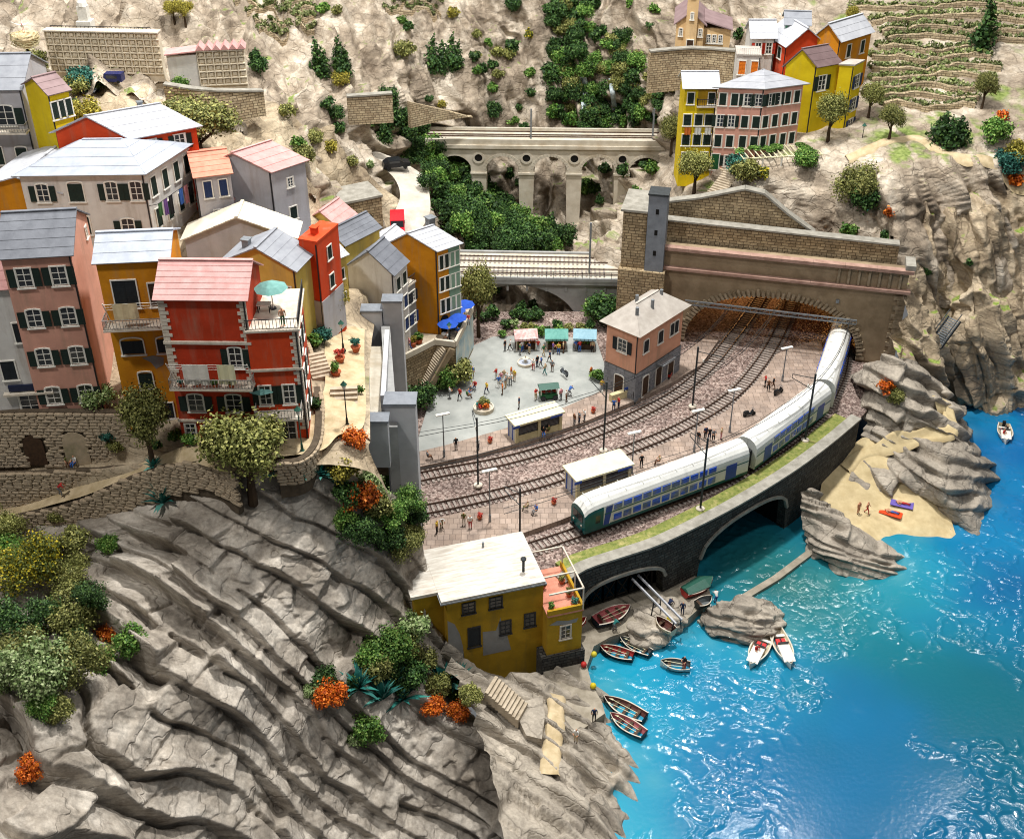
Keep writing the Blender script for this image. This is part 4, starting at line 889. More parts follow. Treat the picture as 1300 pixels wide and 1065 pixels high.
def roof_parts(root, la, lb, h, kind, ridge, m, rise, over, n, soff=None):
    """x in [0,lb] along the R face, y in [0,la] along the L face"""
    mt = M[m]; th = .12; tr = M['trim']
    def panel(quad, nn, name='roof_panel'):
        # quad: eave0, eave1, ridge1, ridge0; laid in strips from eave to ridge, each lapping the one below
        e0, e1, r1, r0 = [Vector(q) for q in quad]; nrm = (e1-e0).cross(r0-e0).normalized()
        if nrm.z < 0: nrm = -nrm
        for k in range(nn):
            a, b = k/nn, min(1, (k+1)/nn+.02); g = .014*(nn-k)*0+.02
            p0 = e0.lerp(r0, a)+nrm*.05; p1 = e1.lerp(r1, a)+nrm*.05; p2 = e1.lerp(r1, b)+nrm*.015; p3 = e0.lerp(r0, b)+nrm*.015
            MB().add([p0, p1, p2, p3, p0-nrm*th, p1-nrm*th, p2-nrm*th, p3-nrm*th], [(0,1,2,3),(7,6,5,4),(0,4,5,1),(1,5,6,2),(2,6,7,3),(3,7,4,0)]).build(name, mt, root)
    if kind == 'flat':
        MB().box(-over, lb+over, -over, la+over, h+.003, h+.2).build('roof', mt, root); return
    if ridge == 'y':      # ridge parallel to the L face
        sl = rise/(lb/2); ez = h-over*sl; rz_ = h+rise
        quads = [((-over,la+over,ez),(-over,-over,ez),(lb/2,-over,rz_),(lb/2,la+over,rz_)), ((lb+over,-over,ez),(lb+over,la+over,ez),(lb/2,la+over,rz_),(lb/2,-over,rz_))]
        gab = [[(0,-.0),(lb,0),(lb/2,rise)]]
        g = MB().prism([(0,h),(lb,h),(lb/2,h+rise-.02)], 0.0, la)
    else:
        sl = rise/(la/2); ez = h-over*sl; rz_ = h+rise
        quads = [((-over,-over,ez),(lb+over,-over,ez),(lb+over,la/2,rz_),(-over,la/2,rz_)), ((lb+over,la+over,ez),(-over,la+over,ez),(-over,la/2,rz_),(lb+over,la/2,rz_))]
        g = MB().add([(0,0,h),(0,la,h),(0,la/2,h+rise-.02),(lb,0,h),(lb,la,h),(lb,la/2,h+rise-.02)], [(0,2,1),(3,4,5),(0,1,4,3),(1,2,5,4),(2,0,3,5)])
    if kind == 'hip':
        hp = min(la, lb)/2; z1 = h+rise
        if ridge == 'y':
            r0, r1 = (lb/2, hp, z1), (lb/2, max(hp+.1, la-hp), z1); c = [(-over,-over,h),(lb+over,-over,h),(lb+over,la+over,h),(-over,la+over,h)]
            panel((c[3], c[0], r0, r1), n); panel((c[1], c[2], r1, r0), n); panel((c[0], c[1], r0, r0), n); panel((c[2], c[3], r1, r1), n)
        else:
            r0, r1 = (hp, la/2, z1), (max(hp+.1, lb-hp), la/2, z1); c = [(-over,-over,h),(lb+over,-over,h),(lb+over,la+over,h),(-over,la+over,h)]
            panel((c[0], c[1], r1, r0), n); panel((c[2], c[3], r0, r1), n); panel((c[3], c[0], r0, r0), n); panel((c[1], c[2], r1, r1), n)
        MB().bar(r0, r1, .3, .12).build('ridge_cap', mt, root)
        MB().box(-over+.1, lb+over-.1, -over+.1, la+over-.1, h-.1, h-.02).build('eaves_board', M['trim'], root); return
    root['_g'] = 0; del root['_g']
    for q in quads: panel(q, n)
    if ridge == 'y': MB().bar((lb/2,-over,rz_+.06), (lb/2,la+over,rz_+.06), .35, .1).build('ridge_cap', mt, root)
    else: MB().bar((-over,la/2,rz_+.06), (lb+over,la/2,rz_+.06), .35, .1).build('ridge_cap', mt, root)
    return g
HOUSES = {}
def house(label, N, L, Rr, ze, h, wall, roof=('gable', 'y', 'roof_grey', 1.8, .35, 4), fit='L', la=None, lb=None, wins=(), down=3.0, group=None, pipe=True, cat='house', key=None, name='house', wallR=None):
    Nw = G(*N, ze); la_arg, lb_arg = la, lb
    if fit == 'L': a = G(*L, ze)-Nw; a.z = 0; A = a.length; a.normalize(); b = Vector((a.y, -a.x, 0))
    else: b = G(*Rr, ze)-Nw; b.z = 0; B = b.length; b.normalize(); a = Vector((-b.y, b.x, 0))
    if fit == 'L':
        la_ = la or A; lb_ = lb or (G(*Rr, ze)-Nw).dot(b)
    else:
        lb_ = lb or B; la_ = la or (G(*L, ze)-Nw).dot(a)
    la, lb = abs(la_), abs(lb_); SK = None
    if fit == 'skew':                     # houses on crooked plots: the two fronts do not meet at a right angle
        a = G(*L, ze)-Nw; a.z = 0; la = la_arg or a.length; a.normalize(); lb = lb_arg or B; c, s_ = b.x, b.y
        SK = Matrix(((1, a.x*c+a.y*s_, 0, 0), (0, -a.x*s_+a.y*c, 0, 0), (0, 0, 1, 0), (0, 0, 0, 1)))
    rz = math.atan2(b.y, b.x)
    root = thing(name, label, cat, (Nw.x, Nw.y, ze-h), rz, group)
    print('HOUSE %-62s la %.1f lb %.1f Y %.0f base %.1f' % (label[:60], la, lb, Nw.y, ze-h))
    g = roof_parts(root, la, lb, h, *roof) if roof else None
    wm = MB().box(0, lb, 0, la, -down, h)
    mw = M[wall]
    wo = wm.build('wall', mw, root)
    if wallR:
        MB().box(lb*.0, lb, -.06, .02, -down, h).build('wall', M[wallR], root)
    if g is not None: g.build('gable', mw, root)
    if pipe: MB().tube([(-.06, .12, h-.2), (-.06, .12, -.5)], .07, 6).build('drainpipe', M['iron'], root)
    HOUSES[key or label] = (root, la, lb, h)
    for w in wins:
        face, ss, zs, ww, hh, kind = w[:6]; kw = w[6] if len(w) > 6 else {}
        for s in ss:
            for z in zs:
                if face == 'L': put_window(root, (-.01, la*(1-s), h-z), -math.pi/2, kind, ww, hh, **kw)
                else: put_window(root, (lb*s, -.01-(.06 if wallR else 0), h-z), 0, kind, ww, hh, **kw)
    if SK:
        for ch in root.children: ch.matrix_parent_inverse = SK
    return root, la, lb, h
def pot_chimney(root, x, y, z, w=.5, hh=1.0, m='steel_gr'):
    MB().box(x-w/2, x+w/2, y-w/2, y+w/2, z-1.2, z+hh).box(x-w*.65, x+w*.65, y-w*.65, y+w*.65, z+hh+.003, z+hh+.12).build('chimney', M[m], root)
def railing(root, pts, hgt=1.0, m='iron', step=.28, name='railing'):
    """posts and rails along a line of points in the thing's own frame"""
    for a, b in zip(pts[:-1], pts[1:]):
        a, b = Vector(a), Vector(b); n = max(2, int((b-a).length/step)); r = MB(); up = Vector((0,0,hgt))
        r.bar(a+up, b+up, .07).bar(a+Vector((0,0,.1)), b+Vector((0,0,.1)), .05)
        for i in range(n+1):
            p = a.lerp(b, i/n); r.bar(p+Vector((0,0,.1)), p+up, .045)
        r.build(name, M[m], root)
def balcony(root, face, la, lb, s0, s1, z, depth, m='trim', rail='rail_grey', hgt=.95):
    if face == 'L':
        y1, y0 = la*(1-s0), la*(1-s1); MB().box(-depth, 0, y0, y1, z-.18, z).build('balcony_slab', M[m], root)
        railing(root, [(-.02,y1-.05,z), (-depth+.05,y1-.05,z), (-depth+.05,y0+.05,z), (-.02,y0+.05,z)], hgt, rail)
    else:
        x0, x1 = lb*s0, lb*s1; MB().box(x0, x1, -depth, 0, z-.18, z).build('balcony_slab', M[m], root)
        railing(root, [(x0+.05,-.02,z), (x0+.05,-depth+.05,z), (x1-.05,-depth+.05,z), (x1-.05,-.02,z)], hgt, rail)
AR = dict(arch=True)
# ---- left village, front row
rA, la, lb, h = house('tall dusty pink house with grey roof and four rows of green shutters', (89,321), (0,326), (134,281), 43.5, 16.5, 'pink', ('gable','y','roof_grey',2.3,.3,5), key='pink', lb=8,
    wins=[('L',(.27,.77),(2.1,),1.25,1.75,'w',dict(shut='shut_green')), ('L',(.27,.77),(6.1,10.1,14.2),1.25,1.75,'w',dict(shut='shut_green',arch=True)), ('R',(.82,),(1.1,),.6,1.0,'p')])
rB, la, lb, h = house('narrow orange house with laundry balcony between pink and red houses', (212,328), (121,332), (232,318), 43.4, 16.4, 'orange', ('gable','y','roof_blue',1.3,.3,3), lb=6, key='orange',
    wins=[('L',(.33,),(3.2,),2.0,2.6,'s',dict(shut='shut_dk')), ('L',(.75,),(3.4,),1.0,2.2,'d'), ('L',(.28,.80),(8.4,),1.9,1.6,'s',dict(arch=True,shut='shut_dk')), ('L',(.38,.88),(12.0,),1.2,1.7,'s',dict(arch=True)), ('L',(.62,),(15.4,),1.0,1.6,'s',dict(shut='shut_dk'))])
balcony(rB, 'L', la, lb, -.02, 1.0, h-5.9, 1.6)
MB().add([(-.02, la*.62,h-9.7),(-.02,la*.45,h-9.5),(-.02,la*.30,h-9.75),(-.02,la*.32,h-10.5),(-.02,la*.44,h-10.9),(-.02,la*.50,h-10.2)], [(5,4,3,2,1,0)]).build('bare_patch', M['greywash'], rB)
rC, la, lb, h = house('red townhouse with pink tiled roof and white stone corners', (310,377), (199,376), (326,335), 41.6, 15.0, 'red', ('gable','y','roof_pink',1.9,.35,7), lb=6.0, key='red',
    wins=[('L',(.80,),(5.9,),1.1,2.0,'w',dict(arch=True)), ('L',(.24,.70),(10.6,),1.35,1.75,'w',dict(arch=True)), ('L',(.40,),(14.0,),1.5,1.9,'p'), ('L',(.12,.85),(13.6,),.9,1.4,'p')])
for k in range(24):
    for yy in (0.0, la-.0):
        w = .75 if k % 2 else .5; z = h-.35-k*.36
        if yy == 0: MB().box(-.07, .02, -.05, w, z-.3, z).build('quoin', M['trim'], rC)
        else: MB().box(-.07, .02, la-w, la+.05, z-.3, z).build('quoin', M['trim'], rC)
MB().box(-.22, .0, -.1, la+.1, h-4.55, h-4.3).build('ledge', M['trim'], rC); MB().box(-.18, .0, -.1, la+.1, h-12.6, h-12.4).build('ledge', M['trim'], rC)
balcony(rC, 'L', la, lb, .02, 1.0, h-8.3, 1.5)
rC2, la2, lb2, h2 = house('red house wing with railed roof terrace facing the lane', (377,419), (312,422), (384,372), 38.3, 11.7, 'redor', None, key='redwing', lb=7.0,
    wins=[('R',(.25,.6),(2.2,5.6,9.0),1.0,1.7,'w',dict(shut='shut_green')), ('L',(.22,.7),(6.4,),1.0,1.9,'w'), ('L',(.6,),(10.2,),1.3,2.0,'p')])
MB().box(-.25, lb2+.2, -.25, la2+.1, h2+.003, h2+.2).build('terrace_floor', M['trim'], rC2)
railing(rC2, [(-.12,la2,h2+.2), (-.12,-.12,h2+.2), (lb2,-.12,h2+.2)], 1.0)
MB().box(-.2, .0, -.15, la2, h2-3.9, h2-3.7).build('ledge', M['trim'], rC2)
for k in range(28):
    w = .7 if k % 2 else .45; z = h2-.15-k*.36
    MB().box(-.06, w, -.06, .02, z-.3, z).build('quoin', M['trim'], rC2); MB().box(-.06, .02, .025, w, z-.3, z).build('quoin', M['trim'], rC2)
balcony(rC2, 'L', la2, lb2, .0, .95, h2-8.0, 1.7, rail='rail_grey')
# grey-white shop at the picture's edge
house('whitewashed shop building with dark sign board beside the pink house', (36,362), (-60,368), (60,350), 40.5, 13.5, 'white', ('gable','y','roof_pink',2,.3,4), lb=6, fit='L',
    wins=[('L',(.75,),(4.6,),1.2,1.9,'s',dict(shut='shut_dk')), ('L',(.45,),(8.4,),1.2,1.9,'s',dict(shut='shut_dk')), ('L',(.85,),(12.0,),1.0,2.2,'p'), ('L',(.62,),(12.0,),1.7,1.9,'p')], key='shop')
shop, la, lb, h = HOUSES['shop']
MB().box(-.2, .0, .2, la*.62, h-10.6, h-10.0).build('sign_board', mat('sign_navy', '#1c2440', None, 3, rough=.5), shop)
MB().box(-.5, .0, .0, la*.7, h-10.95, h-10.75).build('awning_ledge', M['trim'], shop)
# ---- second row
rD, la, lb, h = house('large white house with blue-grey hipped roof and laundry on its side', (182,220), (24,222), (213,200), 42.0, 11.0, 'white', ('hip','y','roof_blue',2.2,.5,4), fit='skew', key='white', lb=8.5,
    wins=[('L',(.43,),(1.9,5.6),1.5,2.1,'s',dict(arch=True)), ('L',(.72,.92),(1.9,),1.2,2.0,'w',dict(arch=True)), ('L',(.80,),(6.0,),1.3,2.0,'w',dict(arch=True)), ('L',(.16,),(2.0,5.7),1.2,1.9,'w',dict(arch=True)), ('R',(.15,.4,.65,.88),(1.9,5.4),.9,2.0,'s')])
house('grey gabled house with iron balcony at the upper edge of the village', (26,112), (-45,113), (62,98), 47.0, 14.0, 'grey', ('gable','y','roof_slate',2.4,.3,3), lb=9, key='greyb',
    wins=[('L',(.62,),(3.0,),1.8,2.2,'w',dict(arch=True)), ('L',(.75,),(7.6,),1.2,2.0,'s',dict(arch=True)), ('L',(.3,),(3.0,7.6),1.2,2.0,'s')])
gb, la, lb, h = HOUSES['greyb']; balcony(gb, 'L', la, lb, .35, 1.0, h-4.6, 1.3, rail='rail_grey')
house('bright yellow narrow house behind the grey gabled house', (62,119), (50,114), (86,113), 47.5, 12, 'yellow', ('gable','x','roof_mauve',1.2,.3,3), fit='skew', la=5, key='yl', wins=[('R',(.15,.5,.85),(1.9,),.7,1.8,'s'), ('R',(.25,.75),(5.6,),.7,1.5,'s')])
house('amber house with pale roof low at the picture edge', (77,243), (-20,236), (100,225), 40.0, 9, 'orange', ('gable','x','roof_white',1.4,.4,4), lb=9, la=9, fit='L', key='amber', wins=[('L',(.7,),(2.2,),1.0,1.6,'s')])
rH, la, lb, h = house('orange-red house with white roof among the trees uphill', (165,174), (90,168), (198,168), 44.0, 8.0, 'redor', ('gable','x','roof_white',2.0,.4,4), lb=7, la=8.5, fit='skew', key='redup', wins=[('R',(.28,.72),(1.5,),1.1,1.6,'w')])
pot_chimney(rH, 2.5, la*.5, h+1.2, .5, .8)
house('small orange-red annex behind the big white house roof', (206,184), (190,180), (222,181), 41.0, 6.0, 'redor', ('flat','y','roof_terra',.3,.1,1), fit='skew', la=5, wins=[('R',(.3,),(1.8,),.9,1.4,'s')])
house('grey rendered house with terracotta roof behind the laundry', (248,224), (205,206), (264,222), 40.2, 9.0, 'grey', ('gable','x','roof_terra',1.2,.3,5), fit='R', la=7.5, lb=3.6, wins=[('R',(.3,.75),(1.6,),.8,1.8,'s',dict(shut='shut_blue')), ('R',(.5,),(5.0,),.8,1.8,'s',dict(shut='shut_blue'))])
house('plain grey gable house with pink tiled roof', (344,217), (256,214), (359,212), 39.5, 9.0, 'grey', ('gable','x','roof_pink',2.0,.3,4), lb=4.5, fit='skew', key='greygab', wins=[('R',(.5,),(5.6,),.9,1.4,'s'),('R',(.5,),(2.0,),.7,1.0,'p')])
house('small flat pink roofed shed between grey houses', (290,260), (268,258), (312,252), 36.0, 5.0, 'pinkl', ('flat','y','roof_pink',.3,.2,1), fit='L', lb=5)
rK, la, lb, h = house('wide grey gable house with cream sheet roof', (374,300), (234,302), (384,292), 35.0, 8.0, 'grey', ('gable','x','roof_cream',2.4,.4,5), lb=3.5, fit='L', key='creamroof', wins=[])
rL, la, lb, h = house('yellow house with dark slate roof behind the red roof terrace', (374,341), (284,329), (384,330), 36.0, 6.5, 'pale_yellow', ('gable','x','roof_slate',1.9,.4,5), fit='L', lb=4.0, key='slate', wins=[('L',(.85,),(3.0,),1.0,1.7,'s')])
pot_chimney(rL, 1.5, la*.75, h+1.0, .7, .7)
house('tall narrow orange-red house on a grey base beside the lane', (402,309), (379,305), (408,304), 37.2, 9.2, 'redor', ('flat','y','redor',.2,.05,1), fit='L', lb=4.5, key='tallred', wins=[('R',(.5,),(2.0,5.2),.8,1.4,'s')])
tr, la, lb, h = HOUSES['tallred']
MB().box(-.1, lb, -.05, la+.1, -2.5, 2.6).build('grey_base', M['grey'], tr); pot_chimney(tr, 1.5, la*.5, h+.2, .6, .7, 'redor')
house('small yellow house with white sheet roof by the lemon tree', (408,335), (398,310), (439,322), 30.0, 7.0, 'pale_yellow', ('gable','x','roof_white',1.4,.3,5), fit='R', la=6, key='whiteroof', wins=[('R',(.3,.75),(2.2,5.2),.7,1.2,'s')])
house('small house with dark grey roof behind the white sheet roof', (438,310), (404,298), (444,303), 27.5, 6.0, 'pale_yellow', ('gable','x','roof_grey',1.3,.3,4), fit='L', lb=6)
house('yellow house with pink sheet roof near the stone tunnel arch', (434,290), (384,280), (450,281), 25.0, 7.5, 'pale_yellow', ('gable','x','roof_pink',1.9,.35,4), fit='L', lb=4, key='yellowpink', wins=[('R',(.3,.75),(1.7,4.6),.8,1.5,'s')])
# ---- lower terrace above the piazza
rQ, la, lb, h = house('white townhouse with grey roof and blank gable beside the concrete tower', (499,347), (441,336), (512,340), 25.3, 10.0, 'white', ('gable','x','roof_grey',2.4,.3,4), fit='L', lb=3.6, key='whitetown', wins=[('R',(.3,.75),(1.9,),.9,1.6,'s'), ('R',(.3,.75),(5.0,8.1),.9,1.6,'s',dict(shut='shut_blue'))])
house('grey stone townhouse with small terrace next to the white townhouse', (514,368), (500,362), (527,358), 21.5, 7.0, 'greywash', ('flat','y','trim',.3,.1,1), fit='R', la=5, key='greytown', wins=[('R',(.25,.7),(1.6,),.8,1.4,'w',dict(shut='shut_dk')), ('R',(.25,.7),(4.6,),.8,1.5,'w',dict(shut='shut_blue'))])
gt, la, lb, h = HOUSES['greytown']; railing(gt, [(0,la,h+.2), (0,0,h+.2), (lb,0,h+.2)], 1.0)
rR, la, lb, h = house('tall orange house with pale roof and arched passage above the piazza', (555,317), (486,312), (579,309), 25.2, 12.0, 'orange', ('gable','x','roof_white',2.0,.35,5), fit='skew', lb=3.2, key='tallorange', wallR=None,
    wins=[('R',(.15,.40),(1.9,4.9,8.0),.55,1.8,'s'), ('R',(.66,.90),(1.9,4.9,8.0),.55,1.8,'s')])
MB().box(lb*.5, lb+.05, -.07, .02, 0, h-.05).build('green_half', M['greenp'], rR)
pot_chimney(rR, lb*.45, la*.5, h+1.7, .9, .9)
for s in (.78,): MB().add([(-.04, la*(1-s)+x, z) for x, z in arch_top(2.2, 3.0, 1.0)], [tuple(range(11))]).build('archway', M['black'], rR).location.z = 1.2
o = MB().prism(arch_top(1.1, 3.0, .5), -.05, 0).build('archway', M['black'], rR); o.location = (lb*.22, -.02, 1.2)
house('small grey roofed house tucked behind the tall orange house', (492,318), (462,312), (502,306), 23.0, 5.0, 'grey', ('gable','x','roof_white',1.0,.3,3), fit='L', lb=5)
# ---- station building
rS, la, lb, h = house('salmon station building on a grey stone ground floor with hipped roof', (811,424), (757,416), (868,388), 17.4, 9.6, 'salmon', ('hip','x','roof_stone',2.3,.7,1), fit='R', la=None, key='station', cat='station',
    wins=[('L',(.52,),(2.5,),1.3,1.7,'w',dict(shut='shut_dk')), ('R',(.18,.5),(2.4,),1.0,1.7,'s',dict(arch=True,shut='shut_dk')), ('R',(.76,.86),(2.4,),.8,1.7,'s',dict(arch=True,shut='shut_dk'))])
M['ashlar'] = mat('ashlar', '#8b8d92', '#6f7176', 1.1, bump=.3, bscale=5, rough=.85)
MB().box(-.08, lb+.06, -.08, la+.06, -.5, 3.9).build('stone_ground_floor', M['slate_in'] if 'slate_in' in M else M['rubble_dark'], rS)
st = 1.25
for face, ln in (('L', la), ('R', lb)):
    for r in range(8):
        k = 0; x = -.2-(st/2 if r % 2 else 0)
        while x < ln+.1:
            x0_, x1_ = max(-.1, x), min(ln+.08, x+st); x += st
            if x1_-x0_ < .15: continue
            q = MB(); z0 = -.15+r*.5; z1 = z0+.46; e = .02; pr = random.uniform(.1, .15)
            if face == 'L': q.box(-pr, -.05, x0_+e, x1_-e, z0, z1)
            else: q.box(x0_+e, x1_-e, -pr, -.05, z0, z1)
            q.build('ashlar_block', M['ashlar'], rS)
put_window(rS, (-.14, la*.5, 1.5), -math.pi/2, 'd', 1.3, 2.7, True)
for s in (.2, .5, .78): put_window(rS, (lb*s, -.14, 1.5), 0, 'd', 1.2, 2.7, True)
MB().box(lb*.42, lb*.72, -1.3, -.1, 3.55, 3.75).build('canopy', M['steel_gr'], rS)
for x, y in ((.15, .3), (.45, .25), (.42, .7), (.75, .4)): MB().tube([(lb*x, la*y, h+.6), (lb*x, la*y, h+2.5)], .22, 8).build('chimney', M['steel_gr'], rS)
# ---- upper village over the tunnel
G2 = 'houses of the upper village over the tunnel'
rY1, la, lb, h = house('yellow house with a roof loggia left of the pink house', (911,110), (870,110), (916,98), 37.4, 11.2, 'yellow', ('gable','y','roof_white',1.3,.4,3), fit='L', lb=4.5, group=G2, key='y1',
    wins=[('L',(.2,),(1.6,),.85,1.5,'s'), ('L',(.85,),(1.6,),.85,1.5,'s'), ('L',(.15,.5,.82),(4.6,7.4,),1.0,1.5,'s'), ('L',(.25,),(10.0,),1.6,1.5,'s'), ('L',(.78,),(10.2,),.9,2.0,'s')])
balcony(rY1, 'L', la, lb, .4, 1.0, h-2.6, .5, rail='iron'); MB().box(-.03, .1, .05, la*.58, h-2.6, h-.3).build('loggia', M['mustard'], rY1)
rP1, la, lb, h = house('broad pink house with white hipped roof in the upper village', (971,113), (913,111), (1020,107), 37.6, 11.6, 'pinkl', ('hip','y','roof_white',2.2,.5,3), fit='skew', group=G2, key='p1',
    wins=[('L',(.12,.38),(1.6,),.9,1.6,'s'), ('L',(.66,.9),(1.6,),.9,1.6,'w'), ('L',(.1,.35),(4.6,),.9,1.6,'w'), ('L',(.65,.9),(4.6,),.9,1.6,'s'), ('L',(.1,.36,.65,.9),(7.4,),.9,1.6,'s'), ('L',(.08,),(10.4,),1.0,2.2,'d',dict(door='door_green')), ('L',(.36,),(10.2,),.9,1.5,'w'),
          ('R',(.2,.36),(1.6,),.8,1.6,'w'), ('R',(.62,.86),(1.6,4.6),.8,1.6,'s'), ('R',(.1,.35),(4.6,7.4),.8,1.6,'s'), ('R',(.62,.86),(7.4,),.8,1.6,'s')])
house('tall bright yellow house with mauve roof in the upper village', (1038,83), (998,82), (1066,78), 39.5, 13, 'yellow', ('gable','x','roof_mauve',2.2,.3,3), fit='skew', group=G2, key='y2', wins=[('R',(.3,),(2.6,),1.2,2.0,'w')])
house('flat topped bright yellow wing beside the olive trees', (1085,84), (1066,83), (1097,78), 39.2, 13, 'yellow', ('flat','y','roof_stone',.2,.1,1), fit='skew', group=G2, wins=[('R',(.5,),(2.4,5.6,8.6),1.2,1.7,'w',dict(shut='shut_blue'))])
house('bright red house with white roof above the pink house', (999,58), (966,60), (1046,54), 40.4, 9, 'redor', ('gable','y','roof_white',2.2,.3,3), fit='R', la=6, group=G2, wins=[('L',(.25,.7),(1.5,),.9,1.5,'s')])
rW, la, lb, h = house('white house with bright orange shutters and flat roof', (966,72), (936,71), (972,62), 39.6, 8, 'white', ('flat','y','roof_stone',.2,.1,1), fit='L', lb=4, group=G2, key='wor', wins=[('L',(.25,.78),(1.6,),.9,1.8,'s',dict(shut='shut_or'))])
railing(rW, [(-.1,la,h+.2), (-.1,0,h+.2)], .9, 'frame')
house('white gabled house with red shutters at the back of the upper village', (985,47), (955,47), (1008,42), 41.0, 8, 'white', ('gable','y','roof_white',1.7,.3,3), fit='L', group=G2, lb=4.5, wins=[('L',(.3,.75),(1.6,),.8,1.5,'w',dict(shut='shut_red'))])
house('green house with grey roof highest in the upper village', (1028,31), (998,30), (1037,26), 42.3, 8, 'green', ('gable','y','roof_slate',1.2,.3,2), fit='L', lb=4, group=G2)
house('orange gabled house behind the yellow houses', (1068,50), (1035,45), (1081,46), 41.4, 8, 'orange', ('gable','x','roof_white',1.9,.35,3), fit='skew', lb=7, group=G2, wins=[('R',(.3,.75),(2.0,),.8,1.7,'s'), ('L',(.75,),(2.8,),1.0,1.0,'s')])
# ---- church
cb = GY(873, 64, 172); church = thing('church', 'small cream church with a square bell tower on a walled ledge', 'church', tuple(cb), R(-8))
M['church'] = M['ochre_l']
MB().box(-1.9, 2.1, 0, 9, 0, 4.0).build('nave', M['church'], church); MB().prism([(-1.9,4),(2.1,4),(.1,5.6)], 0, 9).build('gable', M['church'], church)
for sgn in (-1, 1):
    e = (.1+sgn*2.4, 3.6); MB().prism([(.1,5.7),(e[0],e[1]+.1),(e[0],e[1]-.05),(.1,5.5)], -.3, 9.2).build('roof_panel', M['roof_mauve'], church)
MB().box(2.1, 6.0, 1, 7, 0, 3.0).build('aisle', M['church'], church); MB().add([(2.1,.6,4.2),(6.3,.6,3.0),(6.3,7.4,3.0),(2.1,7.4,4.2),(2.1,.6,4.0),(6.3,.6,2.85),(6.3,7.4,2.85),(2.1,7.4,4.0)], [(0,1,2,3),(7,6,5,4),(0,4,5,1),(1,5,6,2),(2,6,7,3),(3,7,4,0)]).build('aisle_roof', M['roof_mauve'], church)
MB().box(-.55, 1.05, -.9, .7, 0, 10.2).build('bell_tower', M['church'], church); MB().box(-.7, 1.2, -1.05, .85, 10.21, 10.5).build('tower_cornice', M['trim'], church); MB().lathe([(1.1,10.505),(.1,11.6)], 4, (.25,-.1,0)).build('tower_roof', M['roof_mauve'], church)
put_window(church, (.25, -.93, .9), 0, 'd', .9, 1.7, False)
for z in (5.2, 8.4): put_window(church, (.25, -.93, z), 0, 'p', .35, .9, True)
for x in (-1.2, 1.6): put_window(church, (x, -.02, 2.6), 0, 'p', .45, 1.0, True)
for x in (2.9, 3.7, 4.6): put_window(church, (x, .98, 1.5), 0, 'p', .5, 1.1, True)
# ---- yellow house by the boats
fn = G(567, 762, 11.6)
ry, la, lb, h = house('weathered mustard house with flat white roof and patched plaster at the quay', (567,762), (530,698), (690,737), 11.6, 9.0, 'mustard', None, fit='R', la=7.2, key='quay', down=6, pipe=False,
    wins=[('R',(.22,.50),(1.5,),1.15,1.25,'p',dict(fr='iron')), ('R',(.06,),(5.6,),.0,.0,'p') ][:1])
MB().box(-.6, lb+.1, -.35, la+.2, h+.003, h+.22).build('flat_roof', streakmat('roof_bleached', '#d6d1c6', '#aea394'), ry)
MB().box(-.7, lb+.2, -.45, la+.3, h-.15, h).build('fascia', M['steel_gr'], ry)
MB().box(-2.9, 0, 1.4, la-.5, -5, h-.15).build('wall', M['mustard'], ry); MB().box(-3.2, -.605, 1.1, la+.2, h-.14, h+.2).build('flat_roof', bpy.data.materials['roof_bleached'], ry)
MB().box(lb, lb+3.6, -1.4, la-2.2, -5.5, h-3.5).build('wall', M['mustard'], ry)
put_window(ry, (lb*.27, -.01, h-5.4), 0, 'd', 1.1, 2.4, False, door='shut_dk', fr='iron')
put_window(ry, (lb*.60, -.01, h-5.0), 0, 'p', 1.0, 1.6, False, fr='iron'); put_window(ry, (lb*.86, -.01, h-4.7), 0, 'p', 1.0, 1.6, False, fr='iron')
put_window(ry, (lb+1.9, -1.41, h-5.9), 0, 'p', 1.0, 1.6, False, fr='trim')
for nm, poly in (('bare_patch', [(.0,-8.2),(.0,-2.6),(.07,-3.2),(.12,-4.6),(.15,-6.4),(.16,-8.2)]), ('bare_patch', [(.36,-8.2),(.36,-5.0),(.5,-5.2),(.55,-3.6),(.57,-6.0),(.62,-6.2),(.66,-8.2)])):
    MB().add([(lb*x, -.015, h+z) for x, z in poly], [tuple(reversed(range(len(poly))))]).build(nm, M['greywash'], ry)
MB().add([(lb+x, -1.415, h+z) for x, z in [(.2,-4.6),(1.0,-4.2),(2.2,-4.5),(3.2,-4.4),(3.0,-4.9),(1.9,-5.0),(1.0,-4.8)]], [tuple(reversed(range(7)))]).build('bare_patch', M['greywash'], ry)
# terrace pergola on the quay house
MB().box(lb, lb+3.7, -1.5, la-2.1, h-3.5, h-3.3).build('terrace_floor', M['roof_terra'], ry)
for yy in (-1.45, 1.0, la-2.3):
    MB().bar((lb+.1,yy,h-.6), (lb+3.6,yy,h-.6), .14).build('pergola_beam', M['trim'], ry); MB().bar((lb+3.6,yy,h-3.3), (lb+3.6,yy,h-.6), .12).build('pergola_post', M['trim'], ry)
MB().bar((lb+3.6,-1.45,h-.6), (lb+3.6,la-2.3,h-.6), .14).build('pergola_beam', M['trim'], ry)
MB().box(lb+3.45, lb+3.7, -1.5, la-2.1, h-3.3, h-2.7).build('parapet', M['mustard'], ry); MB().box(lb, lb+3.44, -1.5, -1.25, h-3.3, h-2.7).build('parapet', M['mustard'], ry)
MB().tube([(lb*.84, 1.6, h+.2), (lb*.84, 1.6, h+1.7)], .14, 8).lathe([(.3,0),(.3,.15),(.05,.3)], 8, (lb*.84,1.6,h+1.7)).build('stove_pipe', M['steel_dk'], ry)
MB().tube([(lb*.55, la-1, h+.2), (lb*.55, la-1, h+.8)], .12, 8).build('stove_pipe', M['steel_gr'], ry)
